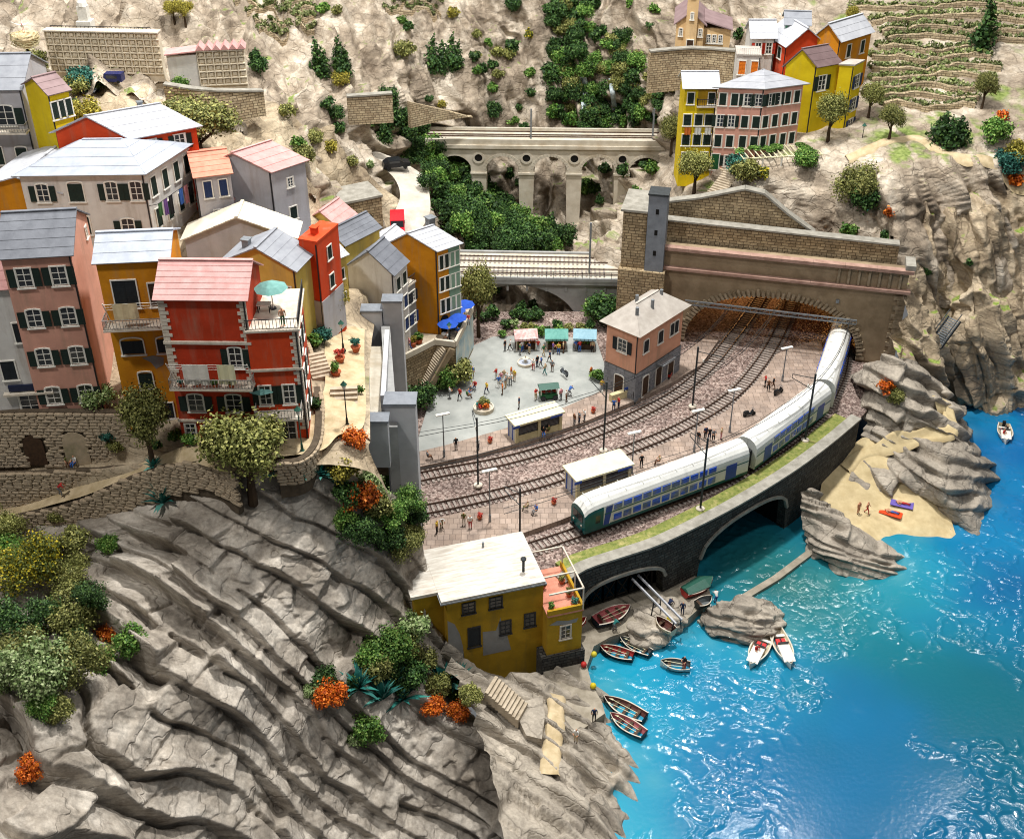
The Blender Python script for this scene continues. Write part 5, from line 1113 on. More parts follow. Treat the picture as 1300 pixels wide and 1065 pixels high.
o = MB().box(lb-.6, lb+3.9, -1.75, 1.5, -7.5, h-8.6).mesh('stone_base', M['rubble_dark']); box_uv(o); link('stone_base', o, ry)
# ================================================================ walls, steps, terraces, planting
def ground_tree():
    V = []; F = []; o = 0
    for me in GROUND:
        n = len(me.vertices); co = np.zeros(n*3, np.float32); me.vertices.foreach_get('co', co); V += co.reshape(-1, 3).tolist()
        F += [tuple(i+o for i in p.vertices) for p in me.polygons]; o += n
    return BVHTree.FromPolygons(V, F)
BVH = ground_tree()
def hit(u, v):
    p = BVH.ray_cast(Vector((0,0,CAMZ)), ray(u, v).normalized())[0]
    return p if p is not None else G(u, v, 0)
def drop(x, y, z=120):
    p = BVH.ray_cast(Vector((x, y, z)), Vector((0,0,-1)))[0]
    return p.z if p is not None else 0.0
def metres(px, p, v): return px/(pxm(p)*math.cos(PITCH+math.atan((v-487)/FPX)))

def ground_path(pts, width, material, lift=.12, seed=0):
    """trodden path that lies on the rock: the ground's own height, evened out along and across the path"""
    l = smooth_line([tuple(hit(u, v)) for u, v in pts], .4); t = np.gradient(l, axis=0); t[:, 2] = 0; t /= np.linalg.norm(t, axis=1, keepdims=True)+1e-9; nn = np.stack([-t[:, 1], t[:, 0], 0*t[:, 0]], 1); k = 9
    wv = width*(1+.22*vnoise(l/1.7, 90+seed)); Q = np.stack([l+nn*(wv*(j/(k-1)-.5))[:, None] for j in range(k)], 1)
    Z = np.array([[drop(p[0], p[1]) for p in r] for r in Q])
    for _ in range(14): E = np.pad(Z, ((1,1),(1,1)), mode='edge'); Z = (E[1:-1,1:-1]*2+E[:-2,1:-1]+E[2:,1:-1]+E[1:-1,:-2]+E[1:-1,2:])/6
    Q[..., 2] = Z+lift; Q[:, 0, 2] -= .35; Q[:, -1, 2] -= .35; Q[..., 2] += (fbm(Q.reshape(-1, 3)/.9, 3, 91)*.05).reshape(Z.shape)
    i = np.arange(Q.shape[0]*k).reshape(-1, k); F = np.stack([i[:-1, :-1], i[:-1, 1:], i[1:, 1:], i[1:, :-1]], -1).reshape(-1, 4); P_ = Q.reshape(-1, 3)
    if np.cross(P_[F[:, 1]]-P_[F[:, 0]], P_[F[:, 3]]-P_[F[:, 0]])[:, 2].mean() < 0: F = F[:, ::-1]
    o = link('path', mesh_np('path', P_, F, material, True)); o['kind'] = 'structure'; GROUND.append(o.data); return o
M['stone'] = mat('wall_stone', '#b3a188', '#85755f', 1.4, bump=.5, bscale=6, rough=.9, stain='#d0c3ad', stain_amt=.5)
M['stone_joint'] = mat('stone_joint', '#5d5142', '#473d31', 2, bump=.3, rough=.95); M['steps'] = mat('step_stone', '#bcae99', '#9c8e79', 1.5, bump=.4, rough=.9)
_st = []
for k in range(5):
    bm = bmesh.new(); bmesh.ops.create_cube(bm, size=1); bmesh.ops.bevel(bm, geom=bm.edges[:], offset=.16, segments=1, affect='EDGES')
    for v_ in bm.verts: v_.co += Vector((random.uniform(-.06,.06), random.uniform(-.06,.06), random.uniform(-.06,.06)))
    me = bpy.data.meshes.new('stone'); bm.to_mesh(me); bm.free(); me.materials.append(M['stone']); _st.append(me)
def stone_wall(label, line, top, bottom, sw=.85, sh=.34, thick=.6, skip=None, cap=True):
    """rubble wall laid stone by stone; line is a list of (x,y), top and bottom heights at its points"""
    P = np.array([(p[0], p[1], 0) for p in line], float); q = smooth_line(P, .2) if len(P) > 2 else np.stack([np.linspace(P[0][k], P[1][k], 60) for k in range(3)], 1)
    L = np.r_[0, np.cumsum(np.linalg.norm(np.diff(q, axis=0), axis=1))]
    tt = np.linspace(0, L[-1], len(top)); root = thing('stone_wall', label, 'wall', (q[0][0], q[0][1], bottom[0])); o0 = root.location
    core = MB(); vs = []; fs = []; bk = inset(q, thick)
    for i in range(0, len(q), 2):
        t = np.interp(L[i], tt, top)-o0.z; b = np.interp(L[i], tt, bottom)-o0.z-1.5
        vs += [(q[i][0]-o0.x, q[i][1]-o0.y, b), (q[i][0]-o0.x, q[i][1]-o0.y, t), (bk[i][0]-o0.x, bk[i][1]-o0.y, t), (bk[i][0]-o0.x, bk[i][1]-o0.y, b)]
    for i in range(len(vs)//4-1):
        for k in range(4): fs.append((i*4+(k+1)%4, i*4+4+(k+1)%4, i*4+4+k, i*4+k))
    fs += [(0,1,2,3), tuple(len(vs)-4+k for k in (3,2,1,0))]
    core.add(vs, fs).build('joints', M['stone_joint'], root)
    zmin, zmax = min(bottom), max(top); r = 0; z = zmin; cnt = 0
    while z < zmax:
        s = -random.uniform(0, sw)
        while s < L[-1]:
            w = sw*random.uniform(.65, 1.35); sc_ = min(max(s+w/2, 0), L[-1]); t = np.interp(sc_, tt, top); b = np.interp(sc_, tt, bottom)
            zc = z+sh/2
            if b-.3 < zc < t+.05 and (skip is None or not skip(sc_, zc)) and cnt < 300:
                x = np.interp(sc_, L, q[:, 0]); y = np.interp(sc_, L, q[:, 1]); i = int(np.searchsorted(L, sc_)); i = min(max(i, 1), len(q)-1); d = q[i]-q[i-1]; a = math.atan2(d[1], d[0])
                o = link('stone', random.choice(_st), root, (x-o0.x, y-o0.y, zc-o0.z), a+random.uniform(-.05,.05), (w*.97, .36+random.uniform(0,.12), sh*random.uniform(.86,.98))); cnt += 1
            s += w
        z += sh
    return root
def P2(u, v, z): p = G(u, v, z); return (p.x, p.y)
def nich(s, z): return False
w1 = [P2(-40, 524, 27.9), P2(60, 523, 27.9), P2(158, 524, 27.9)]
Lw1 = (Vector(w1[2])-Vector(w1[0])).length
def niche(s, z):
    for c, r, zt in ((Lw1*.36, .95, 24.4), (Lw1*.635, 1.15, 24.6)):
        if abs(s-c) < r and z < zt+math.sqrt(max(0, r*r-(s-c)**2)): return True
    return False
nw = stone_wall('tan rubble wall with two arched niches below the pink house', w1, [27.9,27.9,27.9], [21.7,21.7,22.8], skip=niche)
d = (Vector(w1[2])-Vector(w1[0])).normalized()
for c, r, zt in ((Lw1*.36, .95, 24.4), (Lw1*.635, 1.15, 24.6)):
    p = Vector(w1[0])+d*c; poly = [(-r,22-zt),(r,22-zt)]+[(r*math.cos(math.pi*i/8), r*math.sin(math.pi*i/8)) for i in range(9)]
    MB().prism(poly, -.08, .05).build('niche', M['door_wood'] if r < 1 else M['rubble_flat'] if 'rubble_flat' in M else M['village_ground'], nw, loc=(p.x-nw.location.x, p.y-nw.location.y, zt-nw.location.z), rz=math.atan2(d.y, d.x))
stone_wall('long tan rubble wall under the ledge with niches', [P2(-40,605,21.9), P2(60,603,22.0), P2(130,600,22.7), P2(190,595,24.4)], [22.0,22.1,22.8,24.6], [16.8,17.8,20.2,23.4])
stone_wall('sloping lane parapet of tan stones above the grey cliff', [P2(20,658,18.2), P2(60,648,19.2), P2(110,634,21.0), P2(165,612,23.4), P2(215,597,25.4), P2(270,592,26.8), P2(296,603,26.9)], [18.4,19.4,21.2,23.6,25.6,27.0,27.0], [16.2,16.8,18.4,20.6,22.6,24.2,24.0])
stone_wall('curved pale stone wall winding down beside the lane steps', [P2(352,590,27.2), P2(385,583,27.4), P2(405,560,27.4), P2(409,520,27.2), P2(406,490,27.0)], [27.3,27.5,27.5,27.3,27.1], [25,25.4,25.8,26,26], sw=.7)
stone_wall('low pale stone wall beside the potted plants on the lane', [P2(386,470,27.4), P2(396,452,27.2), P2(388,430,27.0)], [27.4,27.3,27.1], [26.2,26.1,26.0], sw=.6)
lane = mat('lane_paving', '#cbb896', '#ab9874', .9, bump=.4, bscale=5, rough=.92, stain='#8e7c5c', stain_amt=.4)
loft('path', [rowZ((250,590,26.9),(290,604,26.8)), rowZ((290,570,27.1),(340,585,27.0)), rowZ((360,555,27.0),(405,575,26.8)), rowZ((375,520,26.9),(430,555,26.6)), rowZ((410,500,26.6),(462,540,26.3)), rowZ((412,440,25.9),(462,460,25.2)), rowZ((420,410,25.2),(462,420,23.5))], 14, 90, lane, lambda P: fbm(P/1.2, 3, 72)*.05+.22)
loft('path', [rowZ((-40,668,17.3),(-40,655,17.3)), rowZ((40,650,18.6),(40,634,18.6)), rowZ((110,630,21.0),(110,612,21.2)), rowZ((180,602,24.1),(185,588,24.5)), rowZ((250,590,26.6),(240,566,27.0)), rowZ((300,590,26.9),(280,556,27.1))], 8, 90, lane, lambda P: fbm(P/1.2, 3, 73)*.05+.2)
ground_path([(1072,596),(1090,578),(1120,572),(1160,564),(1195,553),(1210,540),(1200,522),(1186,512)], 1.7, sandm, .18, 1)
def stairs(label, a, b, width, n, m='steps', side=None):
    """flight from the lower point a to the upper point b"""
    a, b = Vector(a), Vector(b); d = b-a; run = Vector((d.x, d.y, 0)); ang = math.atan2(run.y, run.x); root = thing('stairs', label, 'stairs', tuple(a), ang); L = run.length; Hh = d.z
    for k in range(n): MB().box(L*k/n, L*(k+1)/n+.1*(k < n-1), -width/2, width/2, -.6 if k else -.3, Hh*(k+1)/n).build('step', M[m], root) if False else MB().box(L*k/n, L*(k+1)/n-.003, -width/2, width/2, Hh*k/n-.9, Hh*(k+1)/n).build('step', M[m], root)
    return root
stairs('short flight of pale lane steps by the lower lamp post', G(437,535,25.4), G(437,497,26.6)+Vector((0,0,.6)), 2.6, 7)
stairs('narrow lane steps climbing past the low stone wall', G(410,480,26.4), G(398,448,27.6), 2.0, 7)
# terrace above the piazza and its stair
tz = 13.2
tp = [G(u, v, tz) for u, v in [(505,462),(552,438),(578,441),(600,396),(588,386),(540,388),(490,400),(478,430)]]
tr_ = thing('piazza_terrace', 'rubble walled terrace carrying the cafe and townhouses above the piazza', 'terrace', (0,0,0))
me = MB().slab([(p.x, p.y) for p in tp], 5.5, tz-.004).mesh('masonry', M['rubble_tan']); box_uv(me); link('masonry', me, tr_)
MB().slab([(p.x, p.y) for p in tp], tz, tz+.12).build('paving', M['steps'], tr_)
for a, b in zip(tp[:4], tp[1:4]): MB().bar(a+Vector((0,0,.5)), b+Vector((0,0,.5)), .35, .75).build('parapet', M['cream_stone'], tr_)
mur = mat('mural_blue', '#9db7bf', '#c9c7b8', .7, rough=.8, stain='#6d94a8', stain_amt=.7)
a, b = tp[2], tp[3]; n_ = Vector(((b-a).y, -(b-a).x, 0)).normalized()*.06
MB().add([a+n_+Vector((0,0,-5.2)), b+n_+Vector((0,0,-5.2)), b+n_+Vector((0,0,-.2)), a+n_+Vector((0,0,-.2))], [(0,1,2,3)]).build('mural', mur, tr_)
stairs('long grey flight from the piazza up to the cafe terrace', G(527,498,ZP), G(561,439,tz), 2.2, 22)
MB().bar(G(541,501,ZP+.2), G(574,443,tz+.2), .35, .7).build('parapet', M['rubble_flat'] if 'rubble_flat' in M else M['portal'], tr_)

# quay at the boats
M['quay'] = mat('quay_stone', '#a59c8c', '#857c6c', .8, bump=.6, bscale=5, rough=.9, stain='#6d6556', stain_amt=.5)
qp = [G(u, v, 1.2) for u, v in [(690,800),(735,770),(800,748),(870,728),(897,735),(903,758),(872,786),(835,792),(800,800),(775,808),(754,820),(745,845),(752,870),(764,890),(768,905),(740,925),(705,930),(690,870)]]
q = MB().slab([(p.x, p.y) for p in qp], -1.5, 1.2).build('quay', M['quay']); q['kind'] = 'structure'
ground_path([(706,884),(706,905),(704,930),(700,955),(698,985)], 1.8, lane, .3, 2)
o = MB().slab([(p.x, p.y) for p in [G(u, v, 2.9) for u, v in [(650,892),(688,880),(692,905),(688,935),(668,930)]]], .5, 2.6).build('rock_ledge', M['rock_shore']); o['kind'] = 'structure'
stairs('pale stone steps cut in the rock beside the quay house', G(664,905,2.8), G(622,868,5.2), 2.3, 10)
jet = thing('jetty_wall', 'narrow sunken stone jetty running toward the dark arch', 'jetty', (0,0,0))
je = [G(u, v, .12) for u, v in [(888,792),(930,768),(985,735),(1042,692)]]
for a, b in zip(je[:-1], je[1:]): MB().bar(a, b, .8, .5).build('jetty_stone', M['quay'], jet)

# cemetery walls at the top of the village
M['niche_stone'] = mat('niche_stone', '#ded3be', '#c9bca4', 1, bump=.2, rough=.9)
def columbarium(label, uv, Y, w, rows_, rz, steps=None):
    p = GY(uv[0], uv[1], Y); t = thing('burial_niche_wall', label, 'wall', tuple(p), rz); dx = .95; dz = .85; nx = int(w/dx)
    MB().box(0, nx*dx, .25, 1.2, -1, rows_*dz).build('backing', M['niche_stone'], t)
    for j in range(rows_):
        for i in range(nx):
            if steps and j < steps(i): continue
            x0, z0 = i*dx, j*dz; q = MB(); q.box(x0, x0+.1, 0, .25, z0, z0+dz).box(x0+.1, x0+dx, 0, .25, z0, z0+.12).box(x0+.3, x0+.75, .1, .24, z0+.3, z0+.7)
            q.build('niche', M['niche_stone'], t)
    MB().box(-.1, nx*dx+.1, -.1, 1.25, rows_*dz+.003, rows_*dz+.15).build('coping', M['trim'], t)
    return t
columbarium('broad cream wall of burial niches on the hillside above the village', (66,92), 146, 14.5, 6, R(-4))
c2 = columbarium('smaller block of burial niches with zigzag pink roof', (255,110), 143, 6.5, 5, R(8))
for k in range(6): MB().prism([(k*1.0-.05,4.45),(k*1.0+.95,4.45),(k*1.0+.45,5.1)], -.2, 2.2).build('roof_gable', M['roof_pink'], c2)
MB().box(-3.6, -.05, .1, 2.2, -1, 3.9).build('side_wall', M['white'], c2); MB().add([(-3.8,-.2,4.0),(0,-.2,4.3),(0,2.4,4.3),(-3.8,2.4,4.0),(-3.8,-.2,4.15),(0,-.2,4.45),(0,2.4,4.45),(-3.8,2.4,4.15)], [(0,3,2,1),(4,5,6,7),(0,1,5,4),(1,2,6,5),(2,3,7,6),(3,0,4,7)]).build('side_roof', M['roof_pink'], c2)
p = GY(66, 46, 151); fence = thing('iron_fence', 'thin dark iron fence along the cemetery terrace', 'fence', tuple(p), R(-4)); railing(fence, [(0,0,0),(13,0,0)], 1.3, 'iron', .5)
p = GY(110, 38, 152); mon = thing('white_monument', 'small white domed monument in the cemetery', 'monument', tuple(p)); MB().box(-.9,.9,-.9,.9,0,1.2).box(-.6,.6,-.6,.6,1.203,3.0).build('base', M['frame'], mon); MB().lathe([(.7,3.0),(.6,3.5),(.3,3.9),(.05,4.2)], 10).build('dome', M['frame'], mon)
# long retaining wall below cemetery, wall under church, road walls
def rub(label, pts, h0, h1, m='rubble_light', thick=.8, cope=True):
    return flat_wall('retaining_wall', label, pts, h1, h0, thick, M[m], cope=cope)
a, b, c = GY(208,112,138), GY(262,108,138), GY(335,120,141); rub('long pale rubble wall below the niche block', [a, b, c], a.z-4.5, (a.z+.3, c.z+.3))
a, b, c = GY(826,67,168), GY(880,67,169.5), GY(933,66,168); rub('concrete retaining wall under the church', [a, b, c], a.z-6, (a.z, c.z), 'rubble_light')
a, b, c = GY(440,124,160), GY(475,124,160.5), GY(498,120,161); rub('short rubble wall in the cliff above the bend of the road', [a, b, c], a.z-4, (a.z, c.z))
a, b, c = GY(520,130,169), GY(560,140,172), GY(600,150,174); rub('pale rubble wall on the rock face left of the viaduct', [a, b, c], a.z-4, (a.z, c.z), cope=False)
# stone tunnel arch by the road
p = GY(465, 312, 143); ta = thing('road_tunnel_arch', 'brown stone tower with a tall arched tunnel beside the road', 'tunnel', tuple(p), R(28))
poly = [(-2.6,-2),(-1.5,-2),(-1.5,3.2)]+[(1.5*math.cos(math.pi-math.pi*i/8), 3.2+1.5*math.sin(math.pi*i/8)) for i in range(9)]+[(1.5,-2),(2.6,-2),(2.6,6.5),(-2.6,6.5)]
me = MB(); xs_ = [-2.6]+[-1.5+3*i/12 for i in range(13)]+[2.6]; vs = []
for x in xs_:
    zb = -2 if abs(x) >= 1.5 else 3.2+math.sqrt(max(0,2.25-x*x)); vs += [(x,0,zb),(x,0,6.5),(x,5,6.5),(x,5,zb)]
fs = []
for i in range(len(xs_)-1):
    for k in range(4): fs.append((i*4+k, i*4+4+k, i*4+4+(k+1)%4, i*4+(k+1)%4))
me = me.add(vs, fs).mesh('masonry', M['rubble_tan']); box_uv(me); link('masonry', me, ta)
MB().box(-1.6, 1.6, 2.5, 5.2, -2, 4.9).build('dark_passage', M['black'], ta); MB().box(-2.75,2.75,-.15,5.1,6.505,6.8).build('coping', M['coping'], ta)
roadm = mat('road_surface', '#c6beb0', '#aaa295', .6, bump=.15, rough=.9, stain='#8f877a', stain_amt=.4)
loft('road', [rowY((490,330,139),(515,332,139)), rowY((493,300,143.5),(528,302,144)), rowY((500,272,148.5),(545,272,149)), rowY((508,248,153),(545,245,154)), rowY((500,226,157),(540,226,158.5)), rowY((480,210,160),(512,206,163)), rowY((455,200,161),(478,192,165))], 16, 80, roadm, lambda P: fbm(P/2, 2, 75)*.03)

BVH = ground_tree()
# vine terraces
M['vine'] = leafmat('vine_leaf', '#4c5a2c', '#6d7a44', '#a4a676'); M['olive'] = leafmat('olive_leaf', '#4d5228', '#767a3e', '#a8a562'); M['dark'] = leafmat('dark_leaf', '#182a12', '#2f5024', '#5c7a3c'); M['mid'] = leafmat('mid_leaf', '#2f5220', '#527a2e', '#86a050')
M['lemon'] = leafmat('lemon_leaf', '#5a5a22', '#857c30', '#bcae48'); M['orangef'] = leafmat('orange_leaf', '#8a3a10', '#c45c18', '#e2862c'); M['pale'] = leafmat('pale_leaf', '#566f3c', '#83995c', '#bcc896'); M['agave'] = leafmat('agave_leaf', '#1f5a55', '#2e7a70', '#5fa094'); M['bark'] = mat('bark', '#4a3a2a', '#2e241a', 3, bump=.6, rough=.95)
M['yflower'] = leafmat('gorse_leaf', '#39461c', '#5d6628', '#c9b42a'); M['teal'] = leafmat('teal_leaf', '#1e4a42', '#2f6a5c', '#4f8a78'); M['redf'] = leafmat('geranium_leaf', '#7a1f1a', '#c43a2c', '#e06a5a')
def leaves(name, blobs, n, size, material, seed=0, flat=.25, shell=.55):
    rs = np.random.RandomState(seed); B = np.array(blobs, float); w = B[:, 3]**2; k = rs.choice(len(B), n, p=w/w.sum())
    d = rs.normal(size=(n, 3)); d /= np.linalg.norm(d, axis=1, keepdims=True); r = shell+(1-shell)*rs.rand(n)**.6; r *= 1+.22*rs.normal(size=n)
    C = B[k, :3]+d*(B[k, 3]*r)[:, None]*(B[k, 4:7] if B.shape[1] > 4 else 1)
    nrm = d*.8+rs.normal(size=(n, 3))*.6+np.array([0, 0, flat]); nrm /= np.linalg.norm(nrm, axis=1, keepdims=True)
    t = np.cross(nrm, rs.normal(size=(n, 3))); t /= np.linalg.norm(t, axis=1, keepdims=True); b = np.cross(nrm, t); s = (size*(.6+.8*rs.rand(n)))[:, None]
    V = np.stack([C-t*s-b*s*.5, C+t*s-b*s*.5, C+t*s*.7+b*s*.6, C-t*s*.7+b*s*.6], 1).reshape(-1, 3); V[:, 2] = np.maximum(V[:, 2], .01)
    return mesh_np(name, V, np.arange(4*n).reshape(-1, 4), material)
def blobs_round(seed, R0=1.0, n=9, zc=1.0, sq=.8):
    rs = random.Random(seed); out = [(0, 0, zc, R0*.6)]
    for i in range(n):
        a = rs.uniform(0, 6.28); e = rs.uniform(-.5, 1.0); r = R0*rs.uniform(.45, .72)
        out.append((r*math.cos(a)*math.cos(e), r*math.sin(a)*math.cos(e), zc+sq*r*math.sin(e), R0*rs.uniform(.24, .46)))
    return out
# prototypes: unit size (height about 1)
PROTO = {}
def proto(key, make): 
    PROTO.setdefault(key, []).append(make)
for kind, (mk, size, n) in {'dark':('dark',.075,620), 'mid':('mid',.075,560), 'olive':('olive',.06,620), 'lemon':('lemon',.06,620), 'orangef':('orangef',.07,420), 'pale':('pale',.07,480), 'yflower':('yflower',.05,900), 'teal':('teal',.07,400), 'vine':('vine',.08,260), 'redf':('redf',.09,180)}.items():
    for k in range(3): proto(kind, leaves('foliage', blobs_round(k*7+len(kind), .52, 9, .48, .8), n, size, M[mk], k))
for k in range(2):
    bl = [(random.uniform(-.04,.04), random.uniform(-.04,.04), .12+.8*i/9, .15*(1-(i/9)**1.6)+.035) for i in range(10)]; proto('cypress', leaves('foliage', bl, 800, .032, M['dark'], k))
    bl = [(random.uniform(-.16,.16)*(1-i/11), random.uniform(-.16,.16)*(1-i/11), .1+.8*i/11, .3*(1-i/12)+.04) for i in range(12)]; proto('conifer', leaves('foliage', bl, 900, .045, M['dark'], k+5))
for k in range(2):                         # agave: rosette of blades
    rs = random.Random(k); m = MB()
    for i in range(34):
        a = rs.uniform(0, 6.28); el = rs.uniform(.25, 1.35); L = rs.uniform(.5, .75); w = .045; dr = Vector((math.cos(a)*math.cos(el), math.sin(a)*math.cos(el), math.sin(el))); sd = Vector((-math.sin(a), math.cos(a), 0))*w
        p1 = dr*L*.5+Vector((0,0,.05)); p2 = dr*L+Vector((0,0,-.04)); m.add([sd*.8, -sd*.8, p1-sd, p1+sd, p2, p1-Vector((0,0,.03))], [(0,1,2,3),(3,2,4),(1,5,2),(5,4,2),(0,3,5),(3,4,5),(0,5,1)])
    proto('agave', m.mesh('blades', M['agave']))
FINE = {}; HUGE = {}
for kind, (mk, size, n) in {'dark':('dark',.034,3000), 'mid':('mid',.034,2800), 'olive':('olive',.03,3200), 'lemon':('lemon',.03,3000), 'orangef':('orangef',.034,2400), 'pale':('pale',.034,2800), 'yflower':('yflower',.026,4200), 'teal':('teal',.034,2200)}.items():
    FINE[kind] = [leaves('foliage', blobs_round(k*7+len(kind)+2, .52, 15, .48, .85), n, size, M[mk], k+31, shell=.45) for k in range(2)]
for kind, (mk, size, n) in {'mid':('mid',.019,6500), 'olive':('olive',.017,7500), 'dark':('dark',.019,6000), 'pale':('pale',.019,6500), 'yflower':('yflower',.013,11000)}.items():
    HUGE[kind] = [leaves('foliage', blobs_round(k*3+len(kind)+8, .52, 26, .46, .9), n, size, M[mk], k+51, shell=.4) for k in range(2)]
TREE_CROWN = {}; TREE_TRUNK = []
for key in ('olive', 'mid', 'lemon', 'dark', 'pale'):
    TREE_CROWN[key] = [leaves('crown', blobs_round(k*5+3, .42, 26, .64, .62), 8500, .0145, M[key], k+9, shell=.3) for k in range(2)]
for k in range(2):
    rs = random.Random(k+3); m = MB(); m.tube([(0,0,-.05),(rs.uniform(-.02,.02),.01,.2),(rs.uniform(-.04,.04),0,.45)], [.05,.036,.026], 7)
    for i in range(6):
        a = 6.28*i/6+rs.uniform(-.4,.4); r = rs.uniform(.18,.32); m.tube([(0,0,.28+.03*i),(r*.5*math.cos(a), r*.5*math.sin(a), .46+.02*i),(r*math.cos(a), r*math.sin(a), rs.uniform(.6,.78))], [.022,.015,.006], 5)
    TREE_TRUNK.append(m.mesh('trunk', M['bark']))
def bush(kind, u, v, wpx, label=None, group=None, cat='bush', sq=1.0, at=None, name=None):
    p = at or hit(u, v); s = wpx/pxm(p)/ (1.0 if kind not in ('cypress', 'conifer') else 1.0)
    hm = s*sq; 
    if kind in ('cypress', 'conifer'): hm = metres(wpx, p, v); sx = hm*(1.0 if kind == 'conifer' else .95)
    else: sx = s
    o = link(name or {'agave': 'agave', 'cypress': 'cypress_tree', 'conifer': 'conifer_tree'}.get(kind, 'bush'), random.choice(HUGE[kind] if (kind in HUGE and wpx >= 50) else FINE[kind] if (kind in FINE and wpx > 24) else PROTO[kind]), None, (p.x, p.y, p.z-.06*hm), random.uniform(0, 6.28), (sx, sx, hm))
    return tag(o, label, cat, group)
def tree(kind, u, v, hpx, label, group=None, wide=1.0, at=None, cat='tree'):
    p = at or hit(u, v); H = metres(hpx, p, v); t = thing('tree', label, cat, tuple(p), random.uniform(0, 6.28), group)
    link('trunk', random.choice(TREE_TRUNK), t, scale=(H*wide, H*wide, H)); link('crown', random.choice(TREE_CROWN[kind]), t, scale=(H*wide, H*wide, H)); return t
def vine_row(label, group, pts, hgt=1.1, edge=None):
    q = [hit(u, v) for u, v in pts]; q = [p for p in q if p.y > 120]
    if len(q) < 2: return
    l = smooth_line([tuple(p) for p in q], .75); o0 = Vector(l[0]); bl = []
    for p in l: z = drop(p[0], p[1]); bl.append((p[0]-o0.x+random.uniform(-.1,.1), p[1]-o0.y+random.uniform(-.15,.15), z-o0.z+hgt*.45+random.uniform(-.1,.15), hgt*.5*random.uniform(.7,1.15)))
    rs = np.random.RandomState(len(l)); B = np.array(bl); n = len(bl)*42; k = rs.choice(len(B), n); d = rs.normal(size=(n,3)); d /= np.linalg.norm(d, axis=1, keepdims=True)
    C = B[k, :3]+d*(B[k, 3]*(.5+.6*rs.rand(n)))[:, None]; nr = d+rs.normal(size=(n,3))*.6; nr /= np.linalg.norm(nr, axis=1, keepdims=True); t = np.cross(nr, rs.normal(size=(n,3))); t /= np.linalg.norm(t, axis=1, keepdims=True); b = np.cross(nr, t); s = (.13*(.6+.8*rs.rand(n)))[:, None]
    V = np.stack([C-t*s-b*s, C+t*s-b*s, C+t*s+b*s, C-t*s+b*s], 1).reshape(-1, 3)
    o = link('vine_row', mesh_np('vine_row', V, np.arange(4*n).reshape(-1, 4), M['vine']), None, tuple(o0)); tag(o, label, 'vine row', group)
    # dry stone edge under the row
    w = MB(); 
    vs = []; fs = []
    for p in l:
        z = drop(p[0], p[1]-.9); vs += [(p[0], p[1]-.9, z-1.0), (p[0], p[1]-.9, z+.75), (p[0], p[1]-.3, z+.8), (p[0], p[1]-.3, z-1)]
    for i in range(len(l)-1):
        for kk in range(4): fs.append((i*4+kk, i*4+4+kk, i*4+4+(kk+1)%4, i*4+(kk+1)%4))
    me = w.add(vs, fs).mesh('terrace_edge', M['rubble_light']); box_uv(me); tag(link('terrace_edge', me), edge or 'low dry stone terrace edge', 'wall', 'dry stone terrace edges')
RV = ('row of grey-green vines on the stepped slope beside the upper village', 'vine rows beside the upper village')
for k, (v, ua, ub) in enumerate([(8,1080,1300),(22,1105,1310),(36,1118,1310),(48,1125,1310),(60,1112,1250),(72,1105,1255),(85,1105,1268),(97,1105,1262),(110,1105,1255),(122,1112,1240),(134,1120,1235)]):
    od = ['highest','second','third','fourth','fifth','sixth','seventh','eighth','ninth','tenth','lowest'][k]; vine_row(od+' row of grey-green vines on the stepped slope beside the upper village', RV[1], [(ua+(ub-ua)*i/6, v+3*math.sin(i*1.1+k)+ (2 if i in (0,6) else 0)) for i in range(7)], edge=od+' dry stone terrace edge under the vines beside the upper village')
for k, (v, ua, ub) in enumerate([(6,300,395),(16,315,400),(26,325,400),(38,330,400)]): vine_row(['topmost','second','third','lowest'][k]+' short row of vines on the terraces above the cemetery', 'vine rows above the cemetery', [(ua+(ub-ua)*i/4, v+random.uniform(-1,1)-i*.6) for i in range(5)], edge=['topmost','second','third','lowest'][k]+' dry stone edge under the vines above the cemetery')
for k, (v, ua, ub) in enumerate([(4,500,560),(12,490,555)]): vine_row(['upper','lower'][k]+' short row of vines at the very top of the cliff', 'vine rows at the cliff top', [(ua+(ub-ua)*i/4, v) for i in range(5)], edge=['upper','lower'][k]+' dry stone edge under the vines at the cliff top')

# waterfalls
M['fall'] = mat('falling_water', '#b9c2c4', '#8b999c', 2.5, bump=.8, bscale=8, rough=.25)
def waterfall(label, pts):
    t = [(hit(u0, v), hit(u1, v)) for u0, u1, v in pts]; rows_ = []
    for a, b in t:
        f = Vector((0, -.9, .3)); rows_.append([a+f, a.lerp(b, .5)+f*1.15, b+f])
    o = loft('waterfall', rows_, 10, 40, M['fall'], lambda P: fbm(P*np.array([2.5, 2.5, .3]), 3, 77)*.16, ground=False); o['kind'] = 'thing'; tag(o, label, 'waterfall')
waterfall('long white waterfall dropping behind the viaduct', [(735,744,98), (736,747,115), (738,749,140), (739,752,178)])
waterfall('upper white waterfall at the top of the green cliff', [(731,738,8), (732,740,20), (734,741,32), (735,740,45)])
waterfall('thin pale waterfall right of the long one', [(772,777,100), (774,780,118), (777,783,140)])
